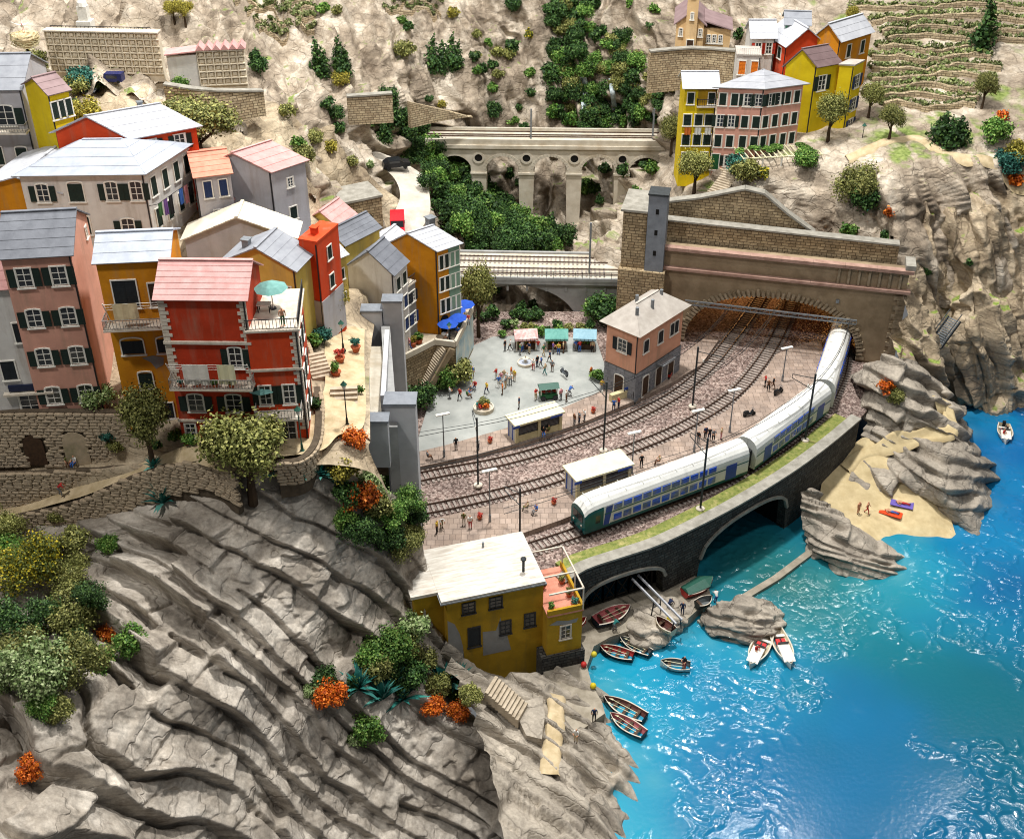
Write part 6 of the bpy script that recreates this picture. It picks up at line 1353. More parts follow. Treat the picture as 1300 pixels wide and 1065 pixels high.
# woods in the gorge and on the cliffs
random.seed(21)
def scatter(poly, n, kinds, size, label, group, mind=9, name=None):
    pts = []; tries = 0; us = [p[0] for p in poly]; vs_ = [p[1] for p in poly]
    def inside(u, v):
        c = False; j = len(poly)-1
        for i in range(len(poly)):
            if (poly[i][1] > v) != (poly[j][1] > v) and u < (poly[j][0]-poly[i][0])*(v-poly[i][1])/(poly[j][1]-poly[i][1])+poly[i][0]: c = not c
            j = i
        return c
    while len(pts) < n and tries < n*60:
        tries += 1; u, v = random.uniform(min(us), max(us)), random.uniform(min(vs_), max(vs_))
        if inside(u, v) and all((u-a)**2+(v-b)**2 > mind*mind for a, b in pts): pts.append((u, v))
    for u, v in pts:
        k = random.choice(kinds)
        if k.startswith('t:'): tree(k[2:], u, v, random.uniform(*size)*1.25, label, group, wide=1.1)
        else: bush(k, u, v, random.uniform(*size)*(1.25 if k == 'conifer' else 1), label, group, cat='tree' if k in ('conifer',) else 'bush', sq=random.uniform(.85, 1.25), name=name)
scatter([(520,200),(560,195),(590,215),(635,258),(668,284),(705,300),(722,318),(700,328),(600,328),(575,300),(550,255)], 80, ['dark','dark','dark','conifer','mid'], (24,38), 'dark green bushy tree in the wooded gorge below the viaduct', 'trees of the wooded gorge', 8, 'gorge_tree')
scatter([(690,0),(750,0),(760,40),(800,60),(830,90),(850,120),(835,160),(800,170),(700,172),(690,120),(700,60)], 95, ['dark','dark','mid','dark','olive'], (18,30), 'dark green shrub on the cliff around the waterfalls', 'shrubs around the waterfalls', 8, 'cliff_shrub')
scatter([(610,195),(835,195),(835,262),(790,275),(720,262),(650,250)], 16, ['dark','dark','dark','mid'], (14,22), 'dark shrub in the shade behind the viaduct arches', 'shrubs behind the viaduct', 9)
scatter([(475,135),(520,150),(545,190),(520,205),(480,175),(465,160)], 16, ['dark','dark','conifer'], (22,34), 'dark green tree on the bank where the road bends', 'trees at the road bend', 8)
scatter([(600,40),(680,90),(690,170),(640,172),(610,120)], 14, ['dark','mid','olive','dark'], (12,20), 'small green bush on the bare cliff left of the waterfalls', 'bushes on the bare cliff', 14)
scatter([(590,378),(640,372),(680,388),(690,405),(640,415),(595,410)], 12, ['dark','dark'], (16,24), 'dark bush in the shade under the concrete bridge', 'bushes under the concrete bridge', 9)
scatter([(630,415),(755,418),(755,428),(630,428)], 14, ['mid','olive','dark','pale'], (12,18), 'leafy shrub along the back edge of the piazza', 'shrubs behind the market stalls', 8)
for u, v, h in [(404,95,52),(412,98,40),(432,92,50),(440,95,40),(550,90,50),(562,92,44),(574,88,50),(582,86,38)]: bush('cypress', u, v, h, 'dark cypress tree standing on the pale cliff above the road', 'cypresses on the cliff', 'tree')
for k, u, v, w in [('olive',365,150,24),('dark',415,140,22),('dark',425,155,26),('dark',430,170,20),('lemon',432,112,26),('mid',380,190,22),('olive',385,210,34),('lemon',420,195,22),('olive',375,230,34),('olive',400,185,26),('mid',345,205,16),('olive',515,75,30),('dark',518,40,16),('mid',410,18,18),('olive',428,20,16),('mid',510,32,14),('dark',652,18,26),('dark',650,70,24),('mid',605,95,14),('dark',603,80,18),('yflower',672,50,18),('lemon',575,25,20),('dark',625,150,26),('dark',545,130,12),('lemon',560,138,14),('pale',470,215,14),('olive',448,212,18),
                    ('dark',330,95,30),('dark',325,80,20),('dark',825,40,14),('mid',800,10,14),('mid',830,18,16),('dark',870,110,20),('mid',925,85,16),('dark',940,52,22),('dark',775,95,20),('mid',790,60,18)]:
    bush(k, u, v, w, 'small bush clinging to the pale rock slope', 'bushes on the rock slopes')
for k, u, v, w in [('olive',345,255,26),('mid',442,342,18),('mid',130,295,26),('yflower',190,300,40)]: bush(k, u, v, w, 'leafy garden bush growing between the village houses', 'garden bushes between the houses')
# ================================================================ train
M['tr_white'] = mat('train_white', '#e2e2dd', '#d4d4ce', .8, rough=.35, stain='#a5a39b', stain_amt=.25); M['tr_cream'] = mat('train_cream', '#d4d6d0', '#c5c7c0', .8, rough=.35); M['tr_green'] = mat('train_green', '#0d5c5c', '#0a4c4c', .8, rough=.3); M['tr_blue'] = mat('train_blue', '#23479c', '#1d3d88', 1, rough=.3); M['tr_dark'] = mat('train_dark', '#2a2c2e', '#1d1f21', 2, rough=.7)
def trglass():
    m, n, l, b = nt('train_glass'); o = n.new('ShaderNodeNewGeometry'); tc = n.new('ShaderNodeTexCoord'); w = n.new('ShaderNodeTexNoise'); w.inputs['Scale'].default_value = .8; l.new(tc.outputs['Object'], w.inputs['Vector'])
    r = ramp(n, [(.42, lin('#2456d0')), (.6, lin('#5a6a88'))]); l.new(w.outputs['Fac'], r.inputs['Fac']); l.new(r.outputs['Color'], b.inputs['Base Color']); b.inputs['Roughness'].default_value = .1; return m
M['tr_glass'] = trglass()
T3L = np.r_[0, np.cumsum(np.linalg.norm(np.diff(T3, axis=0), axis=1))]
def t3(s): return Vector([np.interp(s, T3L, T3[:, k]) for k in range(3)])
def t3_at(u):
    us = [650+p[0]/(p[1]*CP+(CAMZ-p[2])*SP)*FPX for p in T3]; k = int(np.argmax(us)); return float(np.interp(u, us[:k+1], T3L[:k+1]))
PROF = [(1.38,.55),(1.42,.95),(1.42,2.3),(1.42,2.95),(1.36,3.35),(1.18,3.75),(.85,4.08),(.45,4.25),(0,4.3)]
PROF = PROF+[(-x, z) for x, z in PROF[-2::-1]]
def coach(label, s0, s1, nose=False):
    a, b = t3(s0), t3(s1); L = (b-a).length; ang = math.atan2(b.y-a.y, b.x-a.x); t = thing('train_coach', label, 'train', tuple(a+Vector((0,0,.12))), ang, 'double deck train')
    st_ = [(0,.95,.78,.9),(.45,.98,.92,.6),(1.2,1,.985,.25),(2.3,1,1,0),(L-.2,1,1,0)] if nose else [(.2,1,1,0),(L-.2,1,1,0)]
    n = len(PROF); xs_ = [s_[0] for s_ in st_]
    def sec(x, sw, sh, cut): return [(x, y*sw, .55+(z-.55)*sh) for y, z in PROF]
    rings = [sec(*s_) for s_ in st_]
    body = MB(); vs = [p for r_ in rings for p in r_]; fs = []; ms = []
    for i in range(len(rings)-1):
        for k in range(n-1):
            z = (PROF[k][1]+PROF[k+1][1])/2; fs.append((i*n+k, (i+1)*n+k, (i+1)*n+k+1, i*n+k+1))
            front = nose and i < 3
            ms.append(2 if (z < .9 or (front and z < 3.2)) else (0 if z > 3.3 else 1))
        fs.append((i*n+n-1, (i+1)*n+n-1, (i+1)*n, i*n)); ms.append(3)
    fs.append(tuple(range(n))); ms.append(2 if nose else 1); fs.append(tuple((len(rings)-1)*n+k for k in reversed(range(n)))); ms.append(1)
    body.v = vs; body.f = fs; body.m = ms; body.build('body', [M['tr_white'], M['tr_cream'], M['tr_green'], M['tr_dark']], t, smooth=False)
    x0 = 3.6 if nose else 1.2; dr = [L-3.4] if nose else [1.9, L-3.2]
    nw = int((L-x0-4.5)/1.25)
    for side in (-1, 1):
        y = side*1.425
        for k in range(nw):
            x = x0+(2.6 if not nose else 0)+k*1.25
            if any(d-.7 < x+.45 < d+2.0 for d in dr): continue
            for z0, z1 in ((2.55,3.25),(1.12,1.92)):
                MB().box(x, x+1.0, y-.03, y+.03, z0, z1).build('window', M['tr_glass'], t)
        for d in dr: MB().box(d, d+1.5, y-.025, y+.025, .8, 2.75).build('door', M['tr_blue'], t)
        MB().box(2.4 if nose else .25, L-.25, y-.012, y+.012, 2.28, 2.42).build('stripe', M['tr_green'], t)
        if nose:
            MB().add([(2.3,y*1.006,.9),(3.0,y*1.006,.9),(3.45,y*1.006,3.25),(2.6,y*1.006,3.25)], [(0,1,2,3) if side < 0 else (3,2,1,0)]).build('blue_flash', M['tr_blue'], t)
            MB().add([(3.02,y*1.008,.9),(3.14,y*1.008,.9),(3.6,y*1.008,3.25),(3.48,y*1.008,3.25)], [(0,1,2,3) if side < 0 else (3,2,1,0)]).build('white_flash', M['tr_white'], t)
            MB().box(1.3, 1.9, y*.985-.02, y*.985+.02, 1.5, 2.5).build('cab_window', M['glass'], t)
    for k in range(int(L/2.2)): MB().box(1+k*2.2, 1.06+k*2.2, -.9, .9, 4.19, 4.235).build('roof_rib', M['tr_cream'], t)
    MB().box(.5, L-.5, -1.2, 1.2, .25, .56).build('underframe', M['tr_dark'], t)
    for bx in (2.6, L-4.6):
        MB().box(bx, bx+2.4, -1.15, 1.15, .05, .5).build('bogie', M['tr_dark'], t)
    if nose:
        MB().box(-.04,.0,-.9,-.06,1.75,2.75).build('windscreen', M['glass'], t); MB().box(-.04,.0,.06,.9,1.75,2.75).build('windscreen', M['glass'], t)
        for y in (-.75, .75): MB().lathe([(.13,0),(.13,.06),(.02,.07)], 8).build('headlight', M['frame'], t, loc=(-.03, y, 1.35)).rotation_euler = (0, -math.pi/2, 0)
        for y in (-.8, .8): MB().tube([(-.4,y,.75),(0,y,.75)], .16, 8).build('buffer', M['tr_dark'], t)
        MB().box(-.1, .4, -1.1, 1.1, .2, .6).build('snow_plough', M['tr_dark'], t)
    else: MB().box(-.15, .25, -.8, .8, .8, 3.0).build('gangway', M['tr_dark'], t)
    return t
s_a, s_b, s_c = t3_at(733), t3_at(941), t3_at(1040)
coach('double deck driving coach with green nose and blue windows', s_a, s_b-.2, True)
coach('middle double deck coach with white roof on the curve', s_b+.2, s_c-.2)
coach('rear double deck coach entering the tunnel mouth', s_c+.2, s_c+19)

# ================================================================ masts, lamps, wires
def mast(label, u, v, vt, arm=None):
    p = G(u, v, ZP+.1); H = metres(v-vt, p, v); t = thing('catenary_mast', label, 'mast', tuple(p), 0, 'catenary masts of the station')
    MB().box(-.1, .1, -.1, .1, 0, H).build('post', M['steel_dk'], t); MB().lathe([(.5,-.1),(.5,.12),(.35,.2)], 10).build('footing', M['trim'], t)
    if arm:
        e = Vector((arm[0], arm[1], H-1.5)); MB().bar((0,0,H-.6), e+Vector((0,0,.5)), .07).bar((0,0,H-2.2), e, .07).bar(e+Vector((0,0,.5)), e, .06).build('bracket', M['steel_dk'], t); MB().lathe([(.06,0),(.12,.1),(.06,.2),(.12,.3),(.06,.4)], 8, (arm[0]*.25, arm[1]*.25, H-2.0)).build('insulator', M['frame'], t)
    return p, H
mast('tall catenary mast between the first two tracks near the grey tower', 607, 616, 534, (-.6, 3.0))
mast('catenary mast beside the near platform shelter', 766, 572, 488, (-1.6, 2.6))
mast('catenary mast with a long arm in front of the station', 879, 516, 443, (3.0, -.8))
mast('catenary mast standing on the verge in front of the train', 889, 646, 560, (-1.4, 2.4))
mast('catenary mast on the verge beside the middle coach', 1022, 559, 478, (-2.2, 1.6))
mast('catenary mast on the end of the wide platform behind the quay house', 660, 677, 622, (-1.6, 1.6))
mast('short catenary post beside the grey tower foot', 537, 692, 650)
def plat_lamp(label, u, v, vt):
    p = G(u, v, ZP+.4); H = metres(v-vt, p, v); t = thing('platform_lamp', label, 'lamp', tuple(p), R(20), 'platform lamps')
    MB().tube([(0,0,0),(0,0,H)], [.09,.06], 8).build('post', M['steel_gr'], t); MB().box(-.8,.8,-.18,.18,H,H+.14).build('lamp_head', M['frame'], t); MB().tube([(0,0,0),(0,0,.9)], .14, 8).build('sleeve', M['steel_gr'], t)
for l, a in zip(['platform lamp near the piazza edge', 'platform lamp on the wide platform near the quay house', 'platform lamp beside the second shelter', 'platform lamp behind the driving coach', 'platform lamp near the standing group', 'platform lamp close to the tunnel mouth'], [(564,580,528), (622,662,600), (802,600,551), (881,574,523), (926,549,497), (993,484,443)]): plat_lamp(l, *a)
def street_lamp(label, p, H, m):
    t = thing('street_lamp', label, 'lamp', tuple(p), 0, 'old street lamps'); MB().lathe([(.28,0),(.28,.15),(.14,.3),(.1,.9),(.06,1.0),(.05,H-.8)], 10).build('post', M[m], t)
    MB().lathe([(.12,H-.8),(.22,H-.35),(.24,H-.3)], 6).build('lantern', M['frame'], t); MB().lathe([(.34,H-.3),(.12,H-.05),(.03,H+.1)], 6).build('lantern_cap', M['lamp_green'], t)
M['lamp_green'] = mat('lamp_green', '#2c5a4c', None, 3, rough=.5); M['lamp_black'] = mat('lamp_black', '#1c2322', None, 3, rough=.5)
for l, u, v, vt, z, m in [('black street lamp at the top of the lane', 436,446,408,26.0,'lamp_black'), ('black street lamp beside the pale lane steps', 441,541,486,26.5,'lamp_black'), ('green street lamp at the corner of the red house wing', 384,574,518,26.9,'lamp_green'), ('black street lamp on the cafe terrace corner', 571,436,410,tz+.1,'lamp_black'), ('thin street lamp on the path of the upper village', 1093,186,158,29.3,'lamp_black')]:
    p = G(u, v, z); street_lamp(l, p, metres(v-vt, p, v), m)
for nm, tr0 in (('overhead contact wire above the station track', T1), ('overhead contact wire above the middle track', T2), ('overhead contact wire above the train', T3)):
    l = smooth_line([tuple(p) for p in tr0[::6]], 3.0); o0 = Vector(l[0])+Vector((0,0,5.6)); t = thing('contact_wire', nm, 'wire', tuple(o0))
    q = [Vector(p)+Vector((0,0,5.6))-o0 for p in l]; MB().tube(q, .045, 4).build('lower_wire', M['steel_dk'], t); MB().tube([p+Vector((0,0,.75-.35*math.sin(math.pi*((i*3/18.) % 1)))) for i, p in enumerate(q)], .035, 4).build('upper_wire', M['steel_dk'], t)
for l, u, v, vt, zz in [('catenary mast on the concrete bridge', 748,346,285,12.5), ('slim catenary mast on the viaduct end', 828,181,140,22.2), ('slim catenary mast on the viaduct middle', 674,178,140,22.2)]:
    p = G(u, v, zz) if zz < 15 else GY(u, v, 176); H = metres(v-vt, p, v); t = thing('catenary_mast', l, 'mast', tuple(p)); MB().box(-.12,.12,-.12,.12,-.8,H).build('post', M['steel_gr'], t); MB().bar((0,0,H-.5), (0,2.2,H-1.0), .06).bar((0,0,H-1.8), (0,2.2,H-1.1), .05).build('bracket', M['steel_gr'], t)

# ================================================================ shelters, stalls, street furniture
M['shel'] = mat('shelter_cream', '#cfc39a', '#bdb188', .9, bump=.1, rough=.8, stain='#a3976f', stain_amt=.3); M['shel_roof'] = mat('shelter_roof', '#e0dab8', '#d2cba6', .8, bump=.08, rough=.75); M['poster'] = mat('poster_blue', '#27418a', '#31519c', 2, rough=.4)
def shelter(label, N, Rr, L, zr, H):
    n, r, l = G(*N, zr), G(*Rr, zr), G(*L, zr); b = r-n; lb = b.length; ang = math.atan2(b.y, b.x); la = (l-n).length; t = thing('platform_shelter', label, 'shelter', (n.x, n.y, zr-H), ang, 'platform shelters')
    MB().box(-.25, lb+.25, -.25, la+.25, H-.22, H).build('roof', M['shel_roof'], t)
    MB().box(0, lb, la-.15, la, 0, H-.225).build('back_wall', M['shel'], t)
    for x in (0, lb*.48, lb-.35): MB().box(x, x+.35, 0, .35, 0, H-.225).build('pillar', M['shel'], t)
    MB().box(.36, lb*.48-.01, .1, .25, 0, .9).build('front_wall', M['shel'], t); MB().box(lb*.48+.36, lb-.36, .1, .25, 0, .9).build('front_wall', M['shel'], t)
    MB().box(.36, lb*.48-.01, .15, .2, .9, H-.5).build('pane', M['glass'], t); MB().box(lb*.48+.36, lb-.36, .15, .2, .9, H-.5).build('pane', M['glass'], t)
    MB().box(.36, lb-.36, .05, .3, H-.5, H-.226).build('header', M['shel'], t)
    MB().box(0, .15, .36, la-.16, 0, H-.225).build('side_wall', M['roof_white'], t); MB().box(-.04, -.005, la*.35, la*.45, 0, H-.3).build('blue_frame', M['poster'], t); MB().box(-.04, -.005, la*.8, la*.9, 0, H-.3).build('blue_frame', M['poster'], t)
    MB().box(-.5, .4, -.29, -.255, H-.42, H-.1).build('name_board', M['poster'], t); MB().box(lb*.72, lb*.98, -.29, -.255, H-.42, H-.14).build('name_board', M['poster'], t)
    MB().box(.8, lb*.45, la-.75, la-.16, .42, .5).build('bench', M['door_wood'], t)
shelter('cream platform shelter on the station side by the piazza', (655,539), (714,522), (640,529), ZP+3.1, 2.7)
shelter('cream platform shelter on the wide middle platform beside the train', (733,609), (802,588), (714,593), ZP+3.2, 2.8)
def cloth(name, c, c2=None): return mat(name, c, c2, 2, bump=.3, bscale=8, rough=.9)
M['aw_pink'] = cloth('awning_pink', '#c98f8a', '#e0c8c4'); M['aw_teal'] = cloth('awning_teal', '#6fa69c', '#5a9288'); M['aw_blue'] = cloth('awning_pale_blue', '#93b6c4', '#7fa5b4'); M['par_blue'] = cloth('parasol_blue', '#2a55b8', '#2148a2'); M['par_teal'] = cloth('parasol_teal', '#6f9c96', '#5f8c86'); M['par_red'] = cloth('parasol_red', '#c43a3a'); M['cloth_white'] = cloth('cloth_white', '#ded9d0', '#cdc7bd'); M['cloth_cream'] = cloth('cloth_cream', '#dcc9a2', '#cbb78f'); M['terracotta'] = mat('terracotta', '#b5623f', '#9c5235', 2, bump=.2, rough=.85)
_goods = [M['redf'], M['orangef'], M['lemon'], M['mid']]
def stall(label, u, v, am, rz=0):
    p = G(u, v, ZP+.08); t = thing('market_stall', label, 'stall', tuple(p), rz, 'market stalls at the back of the piazza'); w, d = 2.7, 2.0
    MB().box(-w/2, w/2, -.6, d/2, 0, .8).build('counter', M['door_wood'], t)
    for x in (-w/2+.08, w/2-.08):
        for y in (-d/2, d/2): MB().box(x-.05, x+.05, y-.05, y+.05, 0, 2.1).build('pole', M['trim'], t)
    m = MB(); m.add([(-w/2-.2,-d/2-.3,2.05),(w/2+.2,-d/2-.3,2.05),(w/2+.2,0,2.85),(-w/2-.2,0,2.85),(w/2+.2,d/2+.3,2.05),(-w/2-.2,d/2+.3,2.05)], [(0,1,2,3),(3,2,4,5),(1,4,2),(0,3,5)]); m.build('awning', M[am], t)
    for k in range(6): MB().box(-w/2-.2+k*(w+.4)/6+.03, -w/2-.2+(k+1)*(w+.4)/6-.03, -d/2-.33, -d/2-.3, 1.75, 2.06).build('valance', M[am], t)
    for k in range(5): link('produce', random.choice(PROTO[random.choice(['redf','orangef','lemon','mid'])]), t, (-w/2+.35+k*.5, -.45, .8), 0, (.6,.5,.5))
stall('market stall under a faded pink awning', 667, 441, 'aw_pink', R(6)); stall('market stall under a teal awning', 706, 441, 'aw_teal'); stall('market stall under a pale blue awning', 742, 441, 'aw_blue', R(-4))
p = G(696, 505, ZP+.08); t = thing('flower_cart', 'flower cart under a small dark green roof on the piazza', 'cart', tuple(p), R(10), None, .85); MB().box(-1.3,1.3,-.7,.7,.3,.9).build('tray', M['door_green'], t)
for x in (-1.2,1.2):
    for y in (-.6,.6): MB().box(x-.05,x+.05,y-.05,y+.05,.3,2.0).build('pole', M['frame'], t)
MB().add([(-1.5,-.9,2.0),(1.5,-.9,2.0),(1.5,0,2.5),(-1.5,0,2.5),(1.5,.9,2.0),(-1.5,.9,2.0)], [(0,1,2,3),(3,2,4,5),(1,4,2),(0,3,5)]).build('roof', M['lamp_green'], t)
for x in (-.8, 0, .8): link('flowers', PROTO['redf'][0], t, (x,0,.9), 0, .8)
for x in (-.9,.9): MB().lathe([(.4,-.06),(.4,.06)], 12).build('wheel', M['iron'], t, loc=(x,-.78,.4)).rotation_euler = (math.pi/2,0,0)
p = G(667, 462, ZP+.08); t = thing('fountain', 'round stone fountain in the middle of the piazza', 'fountain', tuple(p), 0, None, .62); MB().lathe([(1.7,0),(1.7,.55),(1.5,.6),(1.45,.4),(.3,.4),(.2,1.2),(.7,1.35),(.7,1.45),(.15,1.5),(.1,2.1)], 16).build('basin', M['cream_stone'], t); MB().lathe([(1.44,.42),(.35,.425)], 16).build('water', WATER_PLAIN if 'WATER_PLAIN' in globals() else M['roof_blue'], t)
def parasol(label, p, r, h, m, group=None, table=True):
    t = thing('parasol', label, 'parasol', tuple(p), random.uniform(0,1), group); MB().tube([(0,0,0),(0,0,h)], .05, 6).build('pole', M['frame'], t); MB().lathe([(.3,0),(.3,.1)], 8).build('foot', M['iron'], t)
    mm = MB(); n = 8
    vs = [(0,0,h+.05)]+[(r*math.cos(2*math.pi*k/n), r*math.sin(2*math.pi*k/n), h-r*.38) for k in range(n)]+[(r*.55*math.cos(2*math.pi*k/n), r*.55*math.sin(2*math.pi*k/n), h-r*.14) for k in range(n)]
    fs = []
    for k in range(n): k2 = (k+1)%n; fs += [(0,1+n+k,1+n+k2),(1+n+k,1+k,1+k2,1+n+k2)]
    mm.add(vs, fs).build('canopy', M[m], t)
for i, (u, v) in enumerate([(579,409),(590,402),(580,419),(569,427)]): parasol(['blue cafe parasol second from the terrace lamp', 'blue cafe parasol nearest the green house front', 'blue cafe parasol in the middle of the terrace', 'blue cafe parasol nearest the street lamp'][i], G(u, v, tz+.12), 1.35, 2.3, 'par_blue', 'blue parasols of the cafe terrace')
parasol('large teal parasol on the red wing roof terrace', G(347,392,38.5), 1.5, 2.6, 'par_teal'); parasol('teal parasol over the lower red balcony', G(338,509,30.4)+Vector((0,-.6,0)), 1.4, 2.4, 'par_teal'); parasol('small teal parasol on the lane under the lemon tree', G(428,398,25.4), 1.0, 2.0, 'par_teal'); parasol('second small teal parasol on the lane by the grey base', G(417,396,25.6), .9, 2.0, 'par_teal')
parasol('red and white parasol under the olive tree uphill', hit(236,205), 1.5, 2.3, 'par_red')
def table_set(label, p):
    t = thing('cafe_table', label, 'table', tuple(p), random.uniform(0,3), 'small cafe tables'); MB().lathe([(.25,0),(.05,.05),(.05,.7),(.45,.72),(.45,.76)], 10).build('table_top', M['frame'], t)
for u, v, z in [(573,418,tz+.12),(584,412,tz+.12),(592,408,tz+.12),(565,430,tz+.12)]: table_set('small round cafe table under the blue parasols', G(u, v, z))
p = G(336,395,38.5); t = thing('terrace_table', 'dark table on the red wing roof terrace', 'table', tuple(p)); MB().box(-.6,.6,-.4,.4,.7,.76).build('table_top', M['frame'], t); [MB().box(x-.04,x+.04,y-.04,y+.04,0,.695).build('leg', M['iron'], t) for x in (-.5,.5) for y in (-.3,.3)]
def pot(label, p, plant='redf', s=.5, group='terracotta flower pots'):
    t = thing('flower_pot', label, 'pot', tuple(p), 0, group); MB().lathe([(s*.55,0),(s*.8,s*.9),(s*.9,s*.92),(s*.9,s*1.05),(s*.7,s*1.05)], 10).build('pot', M['terracotta'], t); link('plant', random.choice(PROTO[plant]), t, (0,0,s*.9), 0, s*2.0)
for i, (u, v) in enumerate([(609,659),(703,640),(753,524),(622,562)]): pot(['flower pot by the standing couple on the wide platform', 'flower pot near the seated pair on the wide platform', 'flower pot by the station steps', 'flower pot on the station side platform'][i], G(u, v, ZP+.42), 'redf', .34)
for l, u, v, z, k in [('big clay pot with agave on the lane', 452,446,25.6,'teal'), ('clay jar with red plant on the lane', 432,460,26.0,'redf'), ('clay pot below the lane wall', 427,478,26.2,'mid'), ('flower pot at the top of the cafe stairs', 524,440,tz+.1,'lemon'), ('flower pot by the white townhouse door', 532,436,tz+.1,'mid')]: pot(l, G(u, v, z), k, .6)
p = G(614, 520, ZP+.08); t = thing('flower_bed', 'round planter with orange flowers on the piazza', 'planter', tuple(p)); MB().lathe([(1.3,0),(1.3,.5),(1.15,.5),(1.15,.35)], 14).build('rim', M['cream_stone'], t); [link('flowers', PROTO[k][0], t, (x,y,.35), 0, s_) for k, x, y, s_ in (('orangef',.3,-.4,1.0),('olive',0,.2,1.5),('redf',-.5,-.3,.9),('mid',.5,.4,1.0))]

# ================================================================ vehicles
M['tyre'] = mat('tyre', '#1b1b1b', None, 3, rough=.8)
def car(label, p, rz, col, kind='car'):
    m = mat('car_'+label.split()[0]+label.split()[1], col, None, 1, rough=.25); t = thing('van' if kind == 'van' else 'car', label, 'van' if kind == 'van' else 'car', tuple(p), rz); L, W = (4.6, 1.9) if kind == 'van' else (3.9, 1.65)
    pr = [(-L/2,.35),(L/2,.35),(L/2,.85),(L/2-.9,1.0)]+([(L/2-1.4,1.35)] if kind != 'van' else [(L/2-1.1,1.9)])+([(-L/2+.9,1.38),(-L/2+.15,.95)] if kind != 'van' else [(-L/2,1.95)])
    MB().prism(pr, -W/2, W/2).build('body', m, t)
    MB().prism([(L/2-.95,1.02),(L/2-1.42,1.34),(L/2-1.46,1.30),(L/2-1.0,.98)] if kind != 'van' else [(L/2-.88,1.05),(L/2-1.08,1.85),(L/2-1.14,1.85),(L/2-.95,1.05)], -W/2+.12, W/2-.12).build('windscreen', M['glass'], t)
    for s_ in (-1, 1): MB().box(-L/2+.9, L/2-1.5, s_*(W/2+.005)-.01, s_*(W/2+.005)+.01, .98, 1.28 if kind != 'van' else 1.6).build('side_window', M['glass'], t)
    for x in (-L/2+.75, L/2-.75):
        for s_ in (-1, 1): MB().lathe([(.32,-.1),(.32,.1)], 12).build('wheel', M['tyre'], t, loc=(x, s_*(W/2-.05), .32)).rotation_euler = (math.pi/2,0,0)
    for s_ in (-.55,.55): MB().box(L/2-.02, L/2+.02, s_-.15, s_+.15, .62, .78).build('headlight', M['frame'], t)
car('red delivery van driving on the road by the tunnel arch', GY(505,292,145.2), R(-85), '#c4202c', 'van'); car('black car parked at the bend of the road', GY(503,213,159.5), R(15), '#15171c'); car('yellow car at the upper bend of the road', GY(450,199,162.2), R(10), '#d9b820')
car('dark blue three wheeled truck below the cemetery', hit(143,104)+Vector((0,0,-.05)), R(175), '#20295e', 'van')
bpy.data.objects['van.001'].scale = (.62,.62,.62)
def bike(label, p, rz, col):
    t = thing('motor_scooter', label, 'scooter', tuple(p), rz, 'scooters at the station')
    for x in (-.6,.6): MB().lathe([(.26,-.06),(.26,.06)], 10).build('wheel', M['tyre'], t, loc=(x,0,.26)).rotation_euler = (math.pi/2,0,0)
    MB().prism([(-.8,.3),(.35,.25),(.5,.8),(.4,.85),(.2,.4),(-.1,.4),(-.15,.75),(-.8,.7)], -.16,.16).build('body', mat('scooter_'+col[1:], col, None, 2, rough=.3), t); MB().box(-.75,-.15,-.14,.14,.705,.8).build('seat', M['tyre'], t); MB().bar((.45,-.3,1.0),(.45,.3,1.0),.05).build('handlebar', M['steel_gr'], t)
for l, u, v, r, c in [('dark scooter parked on the wide platform', 951,528,20,'#22262a'), ('red scooter parked beside the station wall', 851,478,70,'#b02a22'), ('grey scooter parked on the piazza', 716,476,120,'#5a6066'), ('black motorbike standing by the platform lamp near the tunnel', 988,500,40,'#1c1c1e')]: bike(l, G(u, v, ZP+.4), R(r), c)

